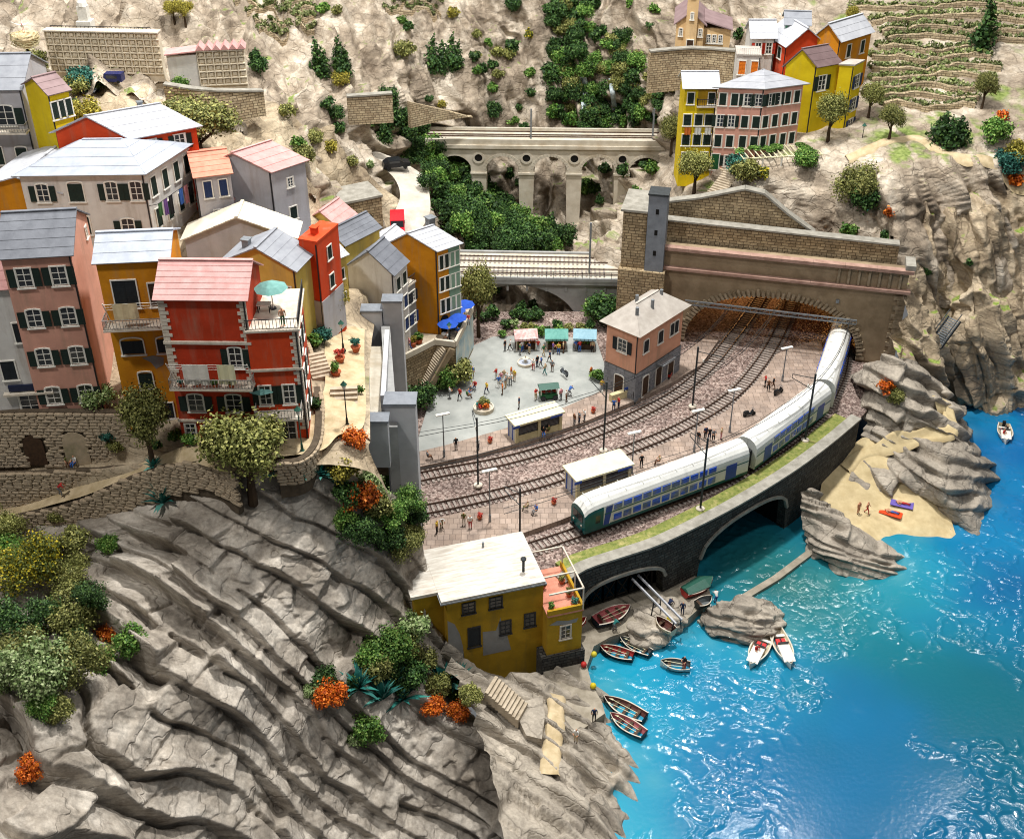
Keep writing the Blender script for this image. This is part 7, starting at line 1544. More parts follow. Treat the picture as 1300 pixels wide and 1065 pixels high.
# ================================================================ boats
def boat(label, p, rz, L, W, hull, inner, thw=3, z=0.0, tilt=0, motor=False, oars=True, cover=None, deck=None):
    t = thing('boat' if not motor else 'motor_boat', label, 'boat', (p.x, p.y, z), rz); t.rotation_euler = (tilt, 0, rz); ns = 15; out = []; inn = []; H = .62
    for i in range(ns):
        q = i/(ns-1); w = W/2*(max(0, math.sin(math.pi*min(1, .16+.84*q)))**.55 if q < .9999 else 0)
        w = W/2*((1-(2*max(0, q-.45)/1.1)**2.2) if q > .45 else (.72+.28*math.sin(q/.45*math.pi/2))); w = max(w, .015) if q < 1 else .015
        x = -L/2+L*q; sh = H+.28*(q-.35)**2*2.2; kz = -.12+.25*max(0, q-.75)**1.5*4
        ring = [(x,-w,sh),(x,-w*.86,sh*.45),(x,-w*.5,kz+.05),(x,0,kz),(x,w*.5,kz+.05),(x,w*.86,sh*.45),(x,w,sh)]
        e = .86; ri = [(x*.97,-w*e,sh+.01),(x*.97,-w*.76,sh*.5+.05),(x*.97,-w*.45,kz+.16),(x*.97,0,kz+.13),(x*.97,w*.45,kz+.16),(x*.97,w*.76,sh*.5+.05),(x*.97,w*e,sh+.01)]
        out.append(ring); inn.append(ri)
    m = MB(); vs = [p_ for r_ in out for p_ in r_]+[p_ for r_ in inn for p_ in r_]; k0 = ns*7; fs = []; ms = []
    for i in range(ns-1):
        for k in range(6):
            fs.append((i*7+k+1, (i+1)*7+k+1, (i+1)*7+k, i*7+k)); ms.append(0); fs.append((k0+i*7+k, k0+(i+1)*7+k, k0+(i+1)*7+k+1, k0+i*7+k+1)); ms.append(1)
        for k in (0, 6): f = (i*7+k, (i+1)*7+k, k0+(i+1)*7+k, k0+i*7+k); fs.append(f if k else tuple(reversed(f))); ms.append(2)
    fs.append(tuple(range(7))); ms.append(0); fs.append(tuple(k0+k for k in reversed(range(7)))); ms.append(1)
    for k in range(6): fs.append((k, k0+k, k0+k+1, k+1)); ms.append(2)
    m.v = vs; m.f = fs; m.m = ms; m.build('hull', [hull, inner, M['trim'] if deck is None else deck], t, smooth=False)
    for k in range(thw):
        x = -L*.3+L*.5*k/max(1, thw-1); MB().box(x-.16, x+.16, -W*.42, W*.42, .42, .48).build('thwart', M['door_wood'] if not motor else M['frame'], t)
    if oars: 
        for s_ in (-.18,.18): MB().tube([(-L*.3,s_,.5),(L*.34,s_*1.6,.56)], .035, 5).box(L*.3,L*.4,s_*1.6-.09,s_*1.6+.09,.54,.58).build('oar', M['shel_roof'], t)
    if motor:
        MB().prism([(-L*.02,.5),(L*.42,.72),(L*.36,.85),(0,.9)], -W*.3, W*.3).build('foredeck', M['frame'], t); MB().box(-.02,.03,-W*.28,W*.28,.85,1.2).build('windscreen', M['glass'], t)
        for s_ in (-.28,.28): MB().box(-L*.18,-L*.02,s_-.2,s_+.2,.35,.7).build('seat', M['par_red'], t)
        MB().box(-L*.55,-L*.47,-.2,.2,.2,.9).build('outboard_motor', M['tyre'], t)
    if cover: MB().add([(x_, y_, z_) for x_, y_, z_ in [(-L*.48,-W*.38,.7),(-L*.48,W*.38,.7),(L*.2,W*.5,.8),(L*.2,-W*.5,.8),(L*.5,0,.95),(-L*.45,0,.95),(L*.2,0,1.15)]], [(0,5,6,3),(5,1,2,6),(3,6,4),(6,2,4),(0,1,5)]).build('tarpaulin', cover, t)
    return t
def bm_(n, c): return mat('boat_'+n, c, None, 2, bump=.2, rough=.5)
B = {k: bm_(k, c) for k, c in dict(black='#1b2526', navy='#1d2d44', white='#dcd8cc', red='#b23a34', pink='#b9686a', brown='#6a4038', teal='#2c4a4e', grey='#5a5f60', blue='#2b4f7c', green='#1f5a4c', cream='#d8caa8').items()}
def head(u0, v0, u1, v1, z=.2): a, b = G(u0, v0, z), G(u1, v1, z); return (a+b)/2, math.atan2(b.y-a.y, b.x-a.x), (b-a).length
for lab, pix, W, hu, inn, kw in [
    ('rowing boat with red floor moored beside the grey rowing boat', (804,836,761,824), 1.7, 'black', 'red', {}),
    ('dark grey rowing boat moored nearest the slipway', (826,832,786,812), 1.5, 'black', 'grey', {}),
    ('white rowing boat with a standing rower', (876,848,838,843), 1.6, 'white', 'grey', dict(thw=2)),
    ('brown and red rowing boat with yellow gear at the quay end', (819,914,766,888), 1.9, 'black', 'brown', {}),
    ('blue rimmed rowing boat with pink floor at the quay end', (818,935,774,909), 1.7, 'teal', 'pink', {}),
    ('white motor boat with red cushions nearer the rocks', (974,806,952,848), 2.0, 'white', 'cream', dict(motor=True, oars=False, thw=1)),
    ('white motor boat with a round dark hatch beside its twin', (983,799,1004,848), 2.0, 'white', 'cream', dict(motor=True, oars=False, thw=1))]:
    p_, a_, L_ = head(*pix); boat(lab, p_, a_, L_, W, B[hu], B[inn], z=-.05, **kw)
p_, a_, L_ = head(1274,540,1277,563); boat('small white speedboat far out in the cove with two people', p_, a_, 4.2, 2.0, B['white'], B['cream'], z=-.05, motor=True, oars=False, thw=1)
for lab, pix, W, hu, inn, zz, kw in [
    ('blue rowing boat with pink inside hauled out below the gate', (755,794,800,775), 2.2, 'navy', 'pink', 1.35, {}),
    ('red and yellow canoe lying on a rack beside the quay house', (722,800,744,791), 1.2, 'red', 'red', 2.6, dict(oars=False)),
    ('dark red boat under a green tarpaulin on the quay', (868,757,904,740), 2.0, 'red', 'brown', 1.35, dict(oars=False, cover=M['lamp_green'])),
    ('small black skiff pulled up near the green tarpaulin boat', (884,772,903,764), 1.4, 'black', 'grey', 1.35, dict(oars=False, thw=1)),
    ('pale wooden skiff on the slip beneath the boat crane', (855,806,832,790), 1.4, 'cream', 'brown', 1.5, dict(thw=2, oars=False))]:
    a, b = G(pix[0], pix[1], zz), G(pix[2], pix[3], zz); boat(lab, (a+b)/2, math.atan2(b.y-a.y, b.x-a.x), (b-a).length, W, B[hu], B[inn], z=zz+.05, **kw)
# boat crane rails
a, b = G(812,738,4.4), G(862,789,2.8); ct = thing('boat_crane', 'silver boat crane rails on black trestles above the slip', 'crane', tuple(a)); d_ = b-a; sd = Vector((-d_.y, d_.x, 0)).normalized()*.45
for s_ in (-1, 1): MB().bar(sd*s_-d_*.12, d_+sd*s_, .16, .22).build('rail_beam', M['roof_white'], ct)
for f in (.45, .95):
    for s_ in (-1, 1): pz_ = d_*f+sd*s_; MB().bar(pz_, pz_+Vector((sd.x*s_*.8, sd.y*s_*.8, 1.2-(a.z+pz_.z))), .12).build('trestle_leg', M['iron'], ct)
    MB().bar(d_*f+sd+Vector((0,0,-.9)), d_*f-sd+Vector((0,0,-.9)), .1).build('cross_brace', M['iron'], ct)
for l, u, v, c in [('red buoy lying on the quay', 741,846,'#b8302a'), ('yellow float on the quay edge', 753,873,'#d8c020'), ('yellow coil of rope by the moored boats', 754,833,'#cfc03a'), ('yellow bucket by the slip', 849,789,'#d8c020')]:
    p = G(u, v, 1.25); t = MB().lathe([(.05,0),(.28,.12),(.32,.3),(.25,.5),(.08,.6)], 10).build('buoy', mat('buoy_'+c[1:]+str(u), c, None, 2, rough=.5), None, True, tuple(p)); tag(t, l, 'buoy')

# ================================================================ people
def body(name, J, bones, radii):
    me = bpy.data.meshes.new(name); me.from_pydata([J[k] for k in J], [(list(J).index(a), list(J).index(b)) for a, b in bones], []); o = bpy.data.objects.new(name, me); COL.objects.link(o)
    sk = o.modifiers.new('skin', 'SKIN'); sk.use_smooth_shade = True; names = list(J)
    for i, n in enumerate(names):
        d = me.skin_vertices[0].data[i]; r = radii.get(n, .06); d.radius = r if isinstance(r, tuple) else (r, r); d.use_root = (n == 'pelvis')
    ss = o.modifiers.new('sub', 'SUBSURF'); ss.levels = 1; ss.render_levels = 1
    dg = bpy.context.evaluated_depsgraph_get(); m2 = bpy.data.meshes.new_from_object(o.evaluated_get(dg)); bpy.data.objects.remove(o)
    m2.name = name; mats = {'skin': 0, 'shirt': 1, 'trousers': 2, 'hair': 3}
    for _ in range(4): m2.materials.append(None)
    seg = [(Vector(J[a]), Vector(J[b]), part) for (a, b), part in zip(bones, PARTS)]
    for p in m2.polygons:
        c = p.center; best = 9; pm_ = 0
        for a, b, part in seg:
            t = max(0, min(1, (c-a).dot(b-a)/max(1e-9, (b-a).length_squared))); d = (c-(a+(b-a)*t)).length
            if d < best: best = d; pm_ = mats[part]
        hd = Vector(J['head'])
        if (c-hd).length < .22 and (c.z > hd.z+.01 and (c-hd).dot(FACE) < .05): pm_ = 3
        p.material_index = pm_; p.use_smooth = True
    return m2
BONES = [('pelvis','chest'),('chest','neck'),('neck','head'),('chest','shL'),('shL','elL'),('elL','haL'),('chest','shR'),('shR','elR'),('elR','haR'),('pelvis','hiL'),('hiL','knL'),('knL','anL'),('anL','toL'),('pelvis','hiR'),('hiR','knR'),('knR','anR'),('anR','toR')]
PARTS = ['shirt','shirt','skin','shirt','shirt','skin','shirt','shirt','skin','trousers','trousers','trousers','hair','trousers','trousers','trousers','hair']
RAD = dict(pelvis=(.15,.11), chest=(.17,.12), neck=.06, head=(.105,.12), shL=.075, shR=.075, elL=.05, elR=.05, haL=.045, haR=.045, hiL=.1, hiR=.1, knL=.07, knR=.07, anL=.05, anR=.05, toL=.045, toR=.045)
FACE = Vector((0,-1,0))
def pose(**k):
    J = dict(pelvis=(0,0,.95), chest=(0,0,1.32), neck=(0,0,1.5), head=(0,-.02,1.66), shL=(-.2,0,1.42), elL=(-.25,0,1.15), haL=(-.24,-.06,.88), shR=(.2,0,1.42), elR=(.25,0,1.15), haR=(.24,-.06,.88), hiL=(-.1,0,.9), knL=(-.11,-.02,.5), anL=(-.11,.02,.09), toL=(-.12,-.16,.04), hiR=(.1,0,.9), knR=(.11,-.02,.5), anR=(.11,.02,.09), toR=(.12,-.16,.04)); J.update(k); return J
POSES = [body('person', pose(), BONES, RAD),
    body('person', pose(knL=(-.11,-.2,.52), anL=(-.11,-.26,.1), toL=(-.11,-.42,.06), knR=(.11,.05,.5), anR=(.11,.3,.14), toR=(.11,.2,.04), haL=(-.24,.16,.92), elL=(-.25,.1,1.14), haR=(.24,-.26,.96), elR=(.25,-.06,1.14)), BONES, RAD),
    body('person', pose(pelvis=(0,0,.5), chest=(0,.02,.88), neck=(0,0,1.06), head=(0,-.03,1.22), shL=(-.2,0,.98), elL=(-.25,-.1,.74), haL=(-.14,-.34,.62), shR=(.2,0,.98), elR=(.25,-.1,.74), haR=(.14,-.34,.62), hiL=(-.1,-.05,.48), knL=(-.12,-.45,.5), anL=(-.12,-.45,.09), toL=(-.12,-.62,.04), hiR=(.1,-.05,.48), knR=(.12,-.45,.5), anR=(.12,-.48,.09), toR=(.12,-.64,.04)), BONES, RAD),
    body('person', pose(haL=(-.1,-.36,1.2), elL=(-.26,-.12,1.16), haR=(.12,-.38,1.1), elR=(.26,-.12,1.14), knR=(.13,-.05,.5)), BONES, RAD),
    body('person', pose(pelvis=(0,0,.14), chest=(0,.4,.17), neck=(0,.58,.18), head=(0,.74,.2), shL=(-.2,.5,.15), elL=(-.34,.3,.1), haL=(-.3,.05,.08), shR=(.2,.5,.15), elR=(.34,.3,.1), haR=(.3,.05,.08), hiL=(-.1,-.05,.13), knL=(-.12,-.42,.2), anL=(-.12,-.82,.1), toL=(-.12,-.88,.22), hiR=(.1,-.05,.13), knR=(.12,-.42,.12), anR=(.12,-.84,.09), toR=(.13,-.9,.2)), BONES, RAD),
    body('person', pose(pelvis=(0,.25,.92), chest=(0,-.06,1.2), neck=(0,-.2,1.3), head=(0,-.34,1.36), shL=(-.19,-.12,1.26), elL=(-.24,-.28,1.05), haL=(-.2,-.42,.86), shR=(.19,-.12,1.26), elR=(.24,-.28,1.05), haR=(.2,-.42,.86), hiL=(-.1,.22,.88), hiR=(.1,.22,.88), knR=(.11,.1,.5), anR=(.11,.3,.12)), BONES, RAD)]
_cl = {}
CC = dict(white='#d8d6d0', black='#1c1d20', navy='#24304e', blue='#3a62a8', red='#b4322e', yellow='#d0b040', green='#3e6a42', brown='#6a4a34', grey='#77797c', beige='#b9a582', pink='#c98a92', orange='#cf7030', purple='#6a4a8a', skin='#c48f70', hair='#3a281c', blond='#b08a4a', olive='#6a6a3a', teal='#2f7a78')
def cm(c):
    if c not in _cl: _cl[c] = mat('cloth_'+c, CC[c], None, 4, rough=.85)
    return _cl[c]
def person(where, p, pose_i, shirt, trousers, rz=None, hair='hair', group=None, label=None, sc=1.0):
    act = ['standing', 'walking', 'sitting', 'standing with bent arms', 'lying down', 'leaning forward'][pose_i]
    o = link('person', POSES[pose_i], None, tuple(p), rz if rz is not None else random.uniform(0, 6.28), sc*1.06); o['kind'] = 'thing'
    for i, c in enumerate(('skin', shirt, trousers, hair)): o.material_slots[i].link = 'OBJECT'; o.material_slots[i].material = cm(c)
    tag(o, label or 'person in %s top and %s trousers %s %s' % (shirt, trousers, act.replace(' with bent arms', ''), where), 'person', group); return o
random.seed(5)
zq = ZP+.07; zp1 = ZP+.39; zp2 = ZP+.43
for args in [
 ('near the fountain', 682,466,0,'black','navy'), ('beside the fountain', 687,467,1,'blue','grey'), ('behind the fountain', 698,460,1,'navy','black'), ('on the piazza by the scooter', 701,472,0,'grey','brown'), ('near the first shelter', 659,519,0,'navy','black'), ('left of the fountain', 644,488,0,'white','beige'), ('left of the fountain', 648,489,3,'white','grey'), ('left of the fountain', 640,484,1,'beige','white'), ('left of the fountain', 636,487,0,'pink','white'), ('left of the fountain', 630,482,3,'red','white'), ('left of the fountain', 653,484,0,'yellow','beige'),
 ('at the pink market stall', 663,447,0,'white','blue'), ('at the pink market stall', 683,446,0,'red','grey'), ('at the teal market stall', 715,448,0,'beige','brown'), ('at the pale blue market stall', 731,446,0,'blue','grey'), ('at the pale blue market stall', 736,447,3,'red','blue'), ('by the station wall', 764,497,0,'yellow','grey'), ('near the station kiosk', 788,501,5,'red','beige'), ('by the stairs foot', 571,506,3,'white','grey'), ('near the stairs foot', 584,508,1,'red','black'), ('at the middle of the piazza', 638,501,0,'orange','brown'), ('behind the group at the back', 641,446,0,'black','grey'), ('behind the group at the back', 648,445,1,'white','black'), ('in front of the stalls', 690,452,1,'green','beige'), ('beside the flower cart', 712,508,0,'pink','grey'), ('beside the flower cart', 680,508,3,'red','beige'), ('on the left of the piazza', 600,480,1,'blue','beige'), ('on the open piazza', 618,500,1,'yellow','navy'), ('near the orange planter', 606,524,0,'teal','grey'),
 ('before the teal stall', 702,449,3,'purple','grey'), ('before the teal stall', 709,450,0,'yellow','blue'), ('before the pink stall', 672,449,3,'navy','beige'), ('before the pink stall', 660,451,0,'green','grey'), ('at the stall end', 752,447,0,'beige','black'), ('left of the fountain', 633,492,1,'blue','white'), ('left of the fountain', 642,493,0,'grey','beige'), ('left of the fountain', 649,480,0,'orange','white'), ('right of the fountain', 677,470,3,'white','red'), ('right of the fountain', 692,476,1,'beige','teal'), ('at the piazza edge', 603,494,2,'red','navy'), ('at the piazza edge', 598,500,2,'grey','blue'), ('at the piazza edge', 593,506,2,'green','brown'), ('by the flower cart', 724,503,5,'blue','grey'), ('by the flower cart', 719,510,0,'white','brown'), ('by the station corner', 750,480,0,'orange','navy')]:
    w, u, v, i, a, b = args; person(w, G(u, v, zq), i, a, b)
for args in [('on the station side platform', 579,571,0,'black','black'), ('on a bench by the grey tower', 543,584,2,'grey','brown'), ('beside the tall mast', 607,572,3,'white','navy'), ('at the first shelter', 690,553,2,'black','blue'), ('at the first shelter', 697,551,2,'olive','brown'), ('waiting on the station side', 729,540,0,'brown','grey'), ('waiting on the station side', 735,538,0,'grey','navy'), ('waiting on the station side', 742,535,3,'white','grey'), ('by the mast near the station', 779,522,3,'blue','navy'), ('by the mast near the station', 785,519,0,'red','navy'), ('under the station canopy', 858,456,0,'white','black')]:
    w, u, v, i, a, b = args; person(w, G(u, v, zp1), i, a, b)
for args in [('near the quay house', 555,677,0,'yellow','black'), ('near the quay house', 561,671,5,'white','olive'), ('beside the flower pot', 589,667,0,'olive','white'), ('beside the flower pot', 597,671,0,'white','red'), ('by the platform edge', 670,648,2,'beige','olive'), ('by the platform edge', 681,652,2,'blue','grey'), ('alone beside the second shelter', 814,593,0,'black','black'), ('on a bench behind the train', 837,589,2,'beige','brown'), ('in the dark group behind the train', 886,563,0,'black','grey'), ('in the dark group behind the train', 895,557,0,'navy','black'), ('in the dark group behind the train', 900,559,0,'black','navy'), ('in the dark group behind the train', 905,561,3,'grey','black'), ('beside the dark group', 915,558,0,'beige','pink'), ('near the tunnel', 975,497,0,'brown','black'), ('near the tunnel', 981,494,1,'black','brown'), ('near the tunnel', 971,491,3,'red','black')]:
    w, u, v, i, a, b = args; person(w, G(u, v, zp2), i, a, b)
person('on the quay end', G(754,915,1.2), 0, 'navy', 'black', 0); person('on the rock by the quay', G(731,942,1.6), 3, 'white', 'beige'); person('beside the green tarpaulin boat', G(866,780,1.2), 0, 'navy', 'navy'); person('beside the blue rowing boat', G(781,800,1.2), 5, 'teal', 'grey'); person('behind the boat crane', G(850,774,1.2), 5, 'navy', 'black'); person('at the quay end', G(908,764,1.2), 5, 'white', 'blue')
person('', G(868,849,.35), 3, 'black', 'red', R(-40), label='person in black top and red trousers standing in the white rowing boat')
person('', G(960,830,.2), 2, 'red', 'black', R(20), label='person in red top sitting in the motor boat nearer the rocks'); person('', G(1277,550,.2), 2, 'black', 'white', label='person in black top at the wheel of the speedboat'); person('', G(1273,555,.2), 2, 'red', 'white', label='person in red top in the back of the speedboat')
bz = 1.6
def bpos(u, v): p = hit(u, v); return p
person('', bpos(1089,652), 0, 'skin', 'skin', R(30), label='bather in swimwear standing at the foot of the beach rocks'); person('', bpos(1100,652), 1, 'skin', 'red', R(60), label='bather in red trunks walking on the sand')
for l, u, v, c, rz, lab in [('orange-red beach towel on the sand', 1131,651,'orange',62,'sunbather in blue lying on the orange towel'), ('purple beach towel on the sand', 1145,640,'purple',68,'sunbather in red lying on the purple towel')]:
    p = bpos(u, v); t = MB().box(-.7,.7,-1.3,1.3,.06,.1).build('beach_towel', cloth('towel_'+c, {'orange':'#d8481e','purple':'#6a5aa8'}[c]), None, loc=tuple(p), rz=R(rz)); tag(t, l, 'towel')
    person('', p+Vector((0,0,.08)), 4, 'skin', 'blue' if c == 'orange' else 'red', R(rz), label=lab)
person('', hit(80,632)+Vector((0,0,.25)), 5, 'red', 'grey', R(100), label='person in red top bending over on the sloping lane'); person('', hit(88,592), 2, 'olive', 'brown', R(10), label='person in olive top sitting before the wide niche'); person('', hit(96,592), 2, 'white', 'blue', R(-20), label='person in white top and blue trousers sitting before the wide niche')
person('', G(359,416,38.5)+Vector((0,.3,0)), 0, 'skin', 'green', R(20), label='woman standing at the railing of the red wing terrace', hair='orange'); person('', G(545,421,tz+.1), 0, 'grey', 'black', label='person in grey coat at the orange house archway'); person('', G(558,421,tz+.1), 0, 'white', 'black', label='person in white top on the cafe terrace'); person('', G(520,444,tz+.1), 1, 'pink', 'blue', label='person in pink top walking past the white townhouse')
# ================================================================ planting in front, on the terraces and around the upper village
random.seed(11)
tree('olive', 321, 634, 112, 'yellow-green olive tree at the cliff edge before the red house', wide=1.0)
tree('olive', 194, 590, 96, 'slender olive tree on the lane before the orange house', wide=.75)
tree('olive', 256, 212, 88, 'broad olive tree uphill beside the red and white parasol', wide=1.35)
tree('lemon', 424, 412, 52, 'lemon tree on the lane behind the concrete tower', wide=.95)
tree('olive', 608, 428, 95, 'tall olive green tree at the corner of the cafe terrace', wide=.55)
tree('olive', 852, 196, 52, 'round olive tree beside the yellow house with the loggia', wide=.85)
tree('olive', 881, 246, 56, 'round olive tree below the pink house', wide=.95)
tree('olive', 1051, 180, 64, 'olive tree in front of the tall yellow house', wide=.8)
tree('olive', 1102, 150, 46, 'olive tree beside the yellow wing', wide=.9); tree('olive', 1128, 178, 46, 'olive tree right of the yellow wing', wide=.9)
tree('olive', 1246, 138, 46, 'small bare olive tree at the foot of the vine terraces', wide=.8); tree('lemon', 1078, 40, 34, 'thin young tree behind the orange gabled house', wide=.7)
tree('lemon', 236, 34, 36, 'small yellow tree on the grass above the cemetery', wide=1.0); tree('lemon', 222, 30, 30, 'smaller yellow tree on the grass above the cemetery', wide=1.1)
bush('cypress', 1246, 66, 78, 'tall dark cypress among the vine terraces', None, 'tree')
for u, v, w in [(1195,182,46),(1205,184,40),(1215,182,40)]: bush('conifer', u, v, w, 'dark conifer in the clump on the slope below the vines', 'conifer clump below the vines', 'tree')
for l, k, u, v, w in [
 ('big gorse bush full of yellow flowers on the front cliff','yflower',42,745,98), ('olive green bush below the gorse','olive',100,800,80), ('dark green shade bush at the picture edge','dark',10,815,70), ('large pale green bush low on the front cliff','pale',52,880,100), ('grey-green bush beside the pale bush','olive',105,862,80), ('dark green bush under the pale bush','mid',62,905,50),
 ('orange flowering shrub beside the gorse','orangef',143,812,34), ('small orange shrub between the gorse and pale bush','orangef',47,812,26), ('fresh green bush next to the orange shrub','mid',168,828,46), ('round green bush on the bare rock','mid',138,702,32), ('orange shrub at the lower picture edge','orangef',40,985,40), ('small yellow-green tuft under the lane wall','olive',76,662,28),
 ('leafy bush on top of the niche wall','pale',128,520,44), ('orange shrub below the concrete towers','orangef',458,645,52), ('orange creeper beside the low tower','orangef',452,568,34), ('olive bush beneath the low concrete tower','olive',487,612,60), ('yellow-green bush left of the orange shrub','lemon',436,610,46), ('dark green bush under the orange shrub','dark',460,690,58), ('bright green bush against the tall tower','mid',518,655,50), ('olive bush hanging at the tower foot','olive',512,706,52), ('green bush above the olive bush','mid',494,672,50), ('pale bush between the towers','pale',470,628,40),
 ('large green bush above the agaves near the quay house','mid',492,846,70), ('dark green bush among the agaves','dark',505,870,60), ('pale green bush beside the mustard wall','pale',526,812,48), ('olive bush by the mustard wall','olive',516,826,50), ('orange shrub left of the agaves','orangef',420,894,46), ('green bush behind the orange shrub','dark',414,876,40), ('pale green tuft left of the orange shrub','pale',398,886,26), ('tall orange shrub right of the agaves','orangef',551,906,32), ('orange shrub nearest the rock stairs','orangef',581,912,32), ('green bush behind the orange shrub by the stairs','mid',580,884,44), ('yellow-green bush by the rock stairs','olive',596,893,34), ('green bush alone on the lower rock','mid',468,938,44), ('pale tuft on the lower rock','pale',452,944,24),
 ('dark bush beside the concrete bridge end','dark',766,412,48), ('tall dark bush under the bridge abutment','mid',756,405,38), ('olive bush beside the piazza stairs','olive',582,486,44), ('green bush below the cafe wall','mid',566,492,40), ('dark bush at the foot of the stairs','dark',535,520,44), ('palm-like shrub at the station corner','mid',757,483,20),
 ('large olive bush on the rocks under the upper village','olive',1085,258,66), ('dark green bush beside the large olive bush','dark',1098,270,48), ('olive bush with rusty tips on the rocks','orangef',1130,278,22), ('green bush on the grass above the portal','mid',1077,302,24), ('dark tuft on the portal grass','dark',1122,306,18),
 ('teal shrub on the upper slope','teal',1275,222,40), ('yellow-green bush on the upper slope','lemon',1290,206,36), ('orange shrub on the upper slope','orangef',1288,238,24), ('green bush at the end of the upper path','mid',1262,182,42), ('orange shrub at the end of the upper path','orangef',1272,155,20), ('olive bush below the pergola','olive',945,232,40), ('teal agave bed below the pergola','teal',935,222,34), ('yellow bush under the pink house','yflower',965,228,24), ('green bush right of the pergola','mid',1020,215,34),
 ('rusty shrub with green leaves on the rocky point','orangef',1122,498,24), ('green tuft on the rocky point','olive',1135,512,26), ('green bush on the sea cliff','dark',1176,350,20), ('small bush high on the sea cliff','dark',1228,338,14), ('olive bush beside the cemetery wall','olive',45,95,40), ('olive and yellow bush behind the yellow house','lemon',112,160,46), ('dark bush beside the yellow house','dark',90,155,34), ('teal agaves above the village','teal',105,118,40), ('green garden bush on the lane','mid',398,440,24), ('agave bush on the lane','teal',410,436,28), ('bush below the red house wing','dark',396,520,24), ('green bush beside the lane steps','mid',455,500,14)]:
    bush(k, u, v, w, l, None)
for k, u, v, w in [('mid',20,720,60),('olive',95,745,60),('dark',120,770,50),('olive',30,845,70),('dark',95,835,56),('mid',130,850,44),('olive',95,700,46),('olive',8,690,60),('dark',60,800,60),('pale',10,870,60),('olive',75,915,44)]: bush(k, u, v, w, 'green bush in the dense thicket on the front cliff', 'thicket on the front cliff')
for k, u, v, w in [('olive',470,600,44),('mid',505,630,44),('dark',440,640,40),('olive',478,655,46),('lemon',505,600,36),('dark',495,700,44),('mid',440,668,34),('pale',480,640,30),('olive',525,690,34),('dark',528,668,36)]: bush(k, u, v, w, 'green bush in the fringe of planting below the concrete towers', 'fringe below the concrete towers')
for k, u, v, w in [('olive',478,860,46),('dark',525,868,46),('mid',470,850,40),('olive',540,850,40),('dark',438,882,34),('olive',556,880,36)]: bush(k, u, v, w, 'green bush in the agave bed near the quay house', 'bushes of the agave bed')
for k, u, v, w in [('mid',225,560,22),('olive',150,575,26),('dark',200,570,20),('mid',240,566,20),('redf',265,570,14),('teal',140,560,22)]: bush(k, u, v, w, 'small garden plant at the foot of the orange and red houses', 'garden plants before the houses')
for k, u, v, w in [('olive',98,122,34),('mid',60,128,30),('dark',120,118,30),('mid',230,118,26)]: bush(k, u, v, w, 'bush on the bank below the cemetery', 'bushes below the cemetery')
for i, (u, v, w) in enumerate([(208,636,58),(362,606,52),(385,602,50),(408,604,46),(425,612,40),(455,872,62),(485,885,60),(510,886,64),(500,868,56),(562,866,56),(580,862,44),(195,592,30),(1105,262,40)]):
    bush('agave', u, v, w, ['blue-green agave clump under the lane parapet','agave leftmost in the row above the cliff','agave second in the row above the cliff','agave third in the row above the cliff','agave last in the row above the cliff','agave left in the bed near the quay house','agave lowest in the bed near the quay house','agave right in the bed near the quay house','agave behind the bed near the quay house','agave beside the quay house wall','small agave beside the quay house wall','small agave at the foot of the slender olive tree','agave below the large olive bush'][i], None, 'agave', sq=.9)
# banana-like plant by the tower
p = hit(470, 625); t = thing('broadleaf_plant', 'broad leaved pale green plant below the low tower', 'plant', tuple(p)); rs = random.Random(2)
for k in range(9):
    a = rs.uniform(0,6.28); el = rs.uniform(.5,1.3); L = rs.uniform(1.6,2.4); d = Vector((math.cos(a)*math.cos(el), math.sin(a)*math.cos(el), math.sin(el))); s_ = Vector((-math.sin(a), math.cos(a), 0)); dr = Vector((0,0,-.25))
    MB().add([Vector((0,0,.2)), d*L*.35-s_*.22, d*L*.7-s_*.2+dr*.5, d*L+dr, d*L*.7+s_*.2+dr*.5, d*L*.35+s_*.22], [(0,1,5),(1,2,4,5),(2,3,4)]).build('leaf', M['pale'], t)
# stork nest on its pole
p = hit(47, 118); H = metres(118-58, p, 118); t = thing('stork_nest', 'round straw stork nest on a tall brown pole', 'nest', tuple(p)); MB().tube([(0,0,-1),(0,0,H)], .16, 8).build('pole', M['door_wood'], t); MB().lathe([(.5,H-.6),(1.3,H),(1.65,H+.7),(1.5,H+1.1),(.9,H+.8),(.1,H+.75)], 14).build('nest_core', M['cloth_cream'], t)
rs = np.random.RandomState(4); m = MB()
for k in range(260):
    a = rs.uniform(0,6.28); r = rs.uniform(1.1,1.75); z = H+rs.uniform(-.2,1.15); m.bar((r*math.cos(a), r*math.sin(a), z), (r*math.cos(a+.5)*1.0, r*math.sin(a+.5), z+rs.uniform(-.3,.3)), .05)
tag(m.build('straw', M['shel'], t), kind='stuff')
t2 = thing('stork', 'white stork with black wing tips landing above its nest', 'bird', (p.x, p.y, p.z+H+2.0), R(20))
MB().tube([(0,-.6,.3),(0,-.3,.1),(0,.2,0),(0,.6,.05)], [.05,.22,.25,.08], 8).build('body', M['frame'], t2); MB().tube([(0,-.5,.25),(0,-.75,.5),(0,-.9,.5)], [.07,.06,.05], 6).build('neck', M['frame'], t2); MB().tube([(0,-.9,.5),(0,-1.3,.42)], [.04,.01], 5).build('beak', M['par_red'], t2)
for s_ in (-1, 1): MB().add([(s_*.15,-.25,.1),(s_*.9,-.15,.45),(s_*1.7,.1,.95),(s_*1.5,.5,.7),(s_*.8,.35,.3),(s_*.15,.3,.1)], [(0,1,4,5),(1,2,3,4)]).build('wing', M['frame'], t2); MB().add([(s_*1.35,.0,.78),(s_*1.75,.1,1.0),(s_*1.5,.55,.72),(s_*1.05,.5,.48)], [(0,1,2,3)]).build('wing_tip', M['tyre'], t2).location.z = .01
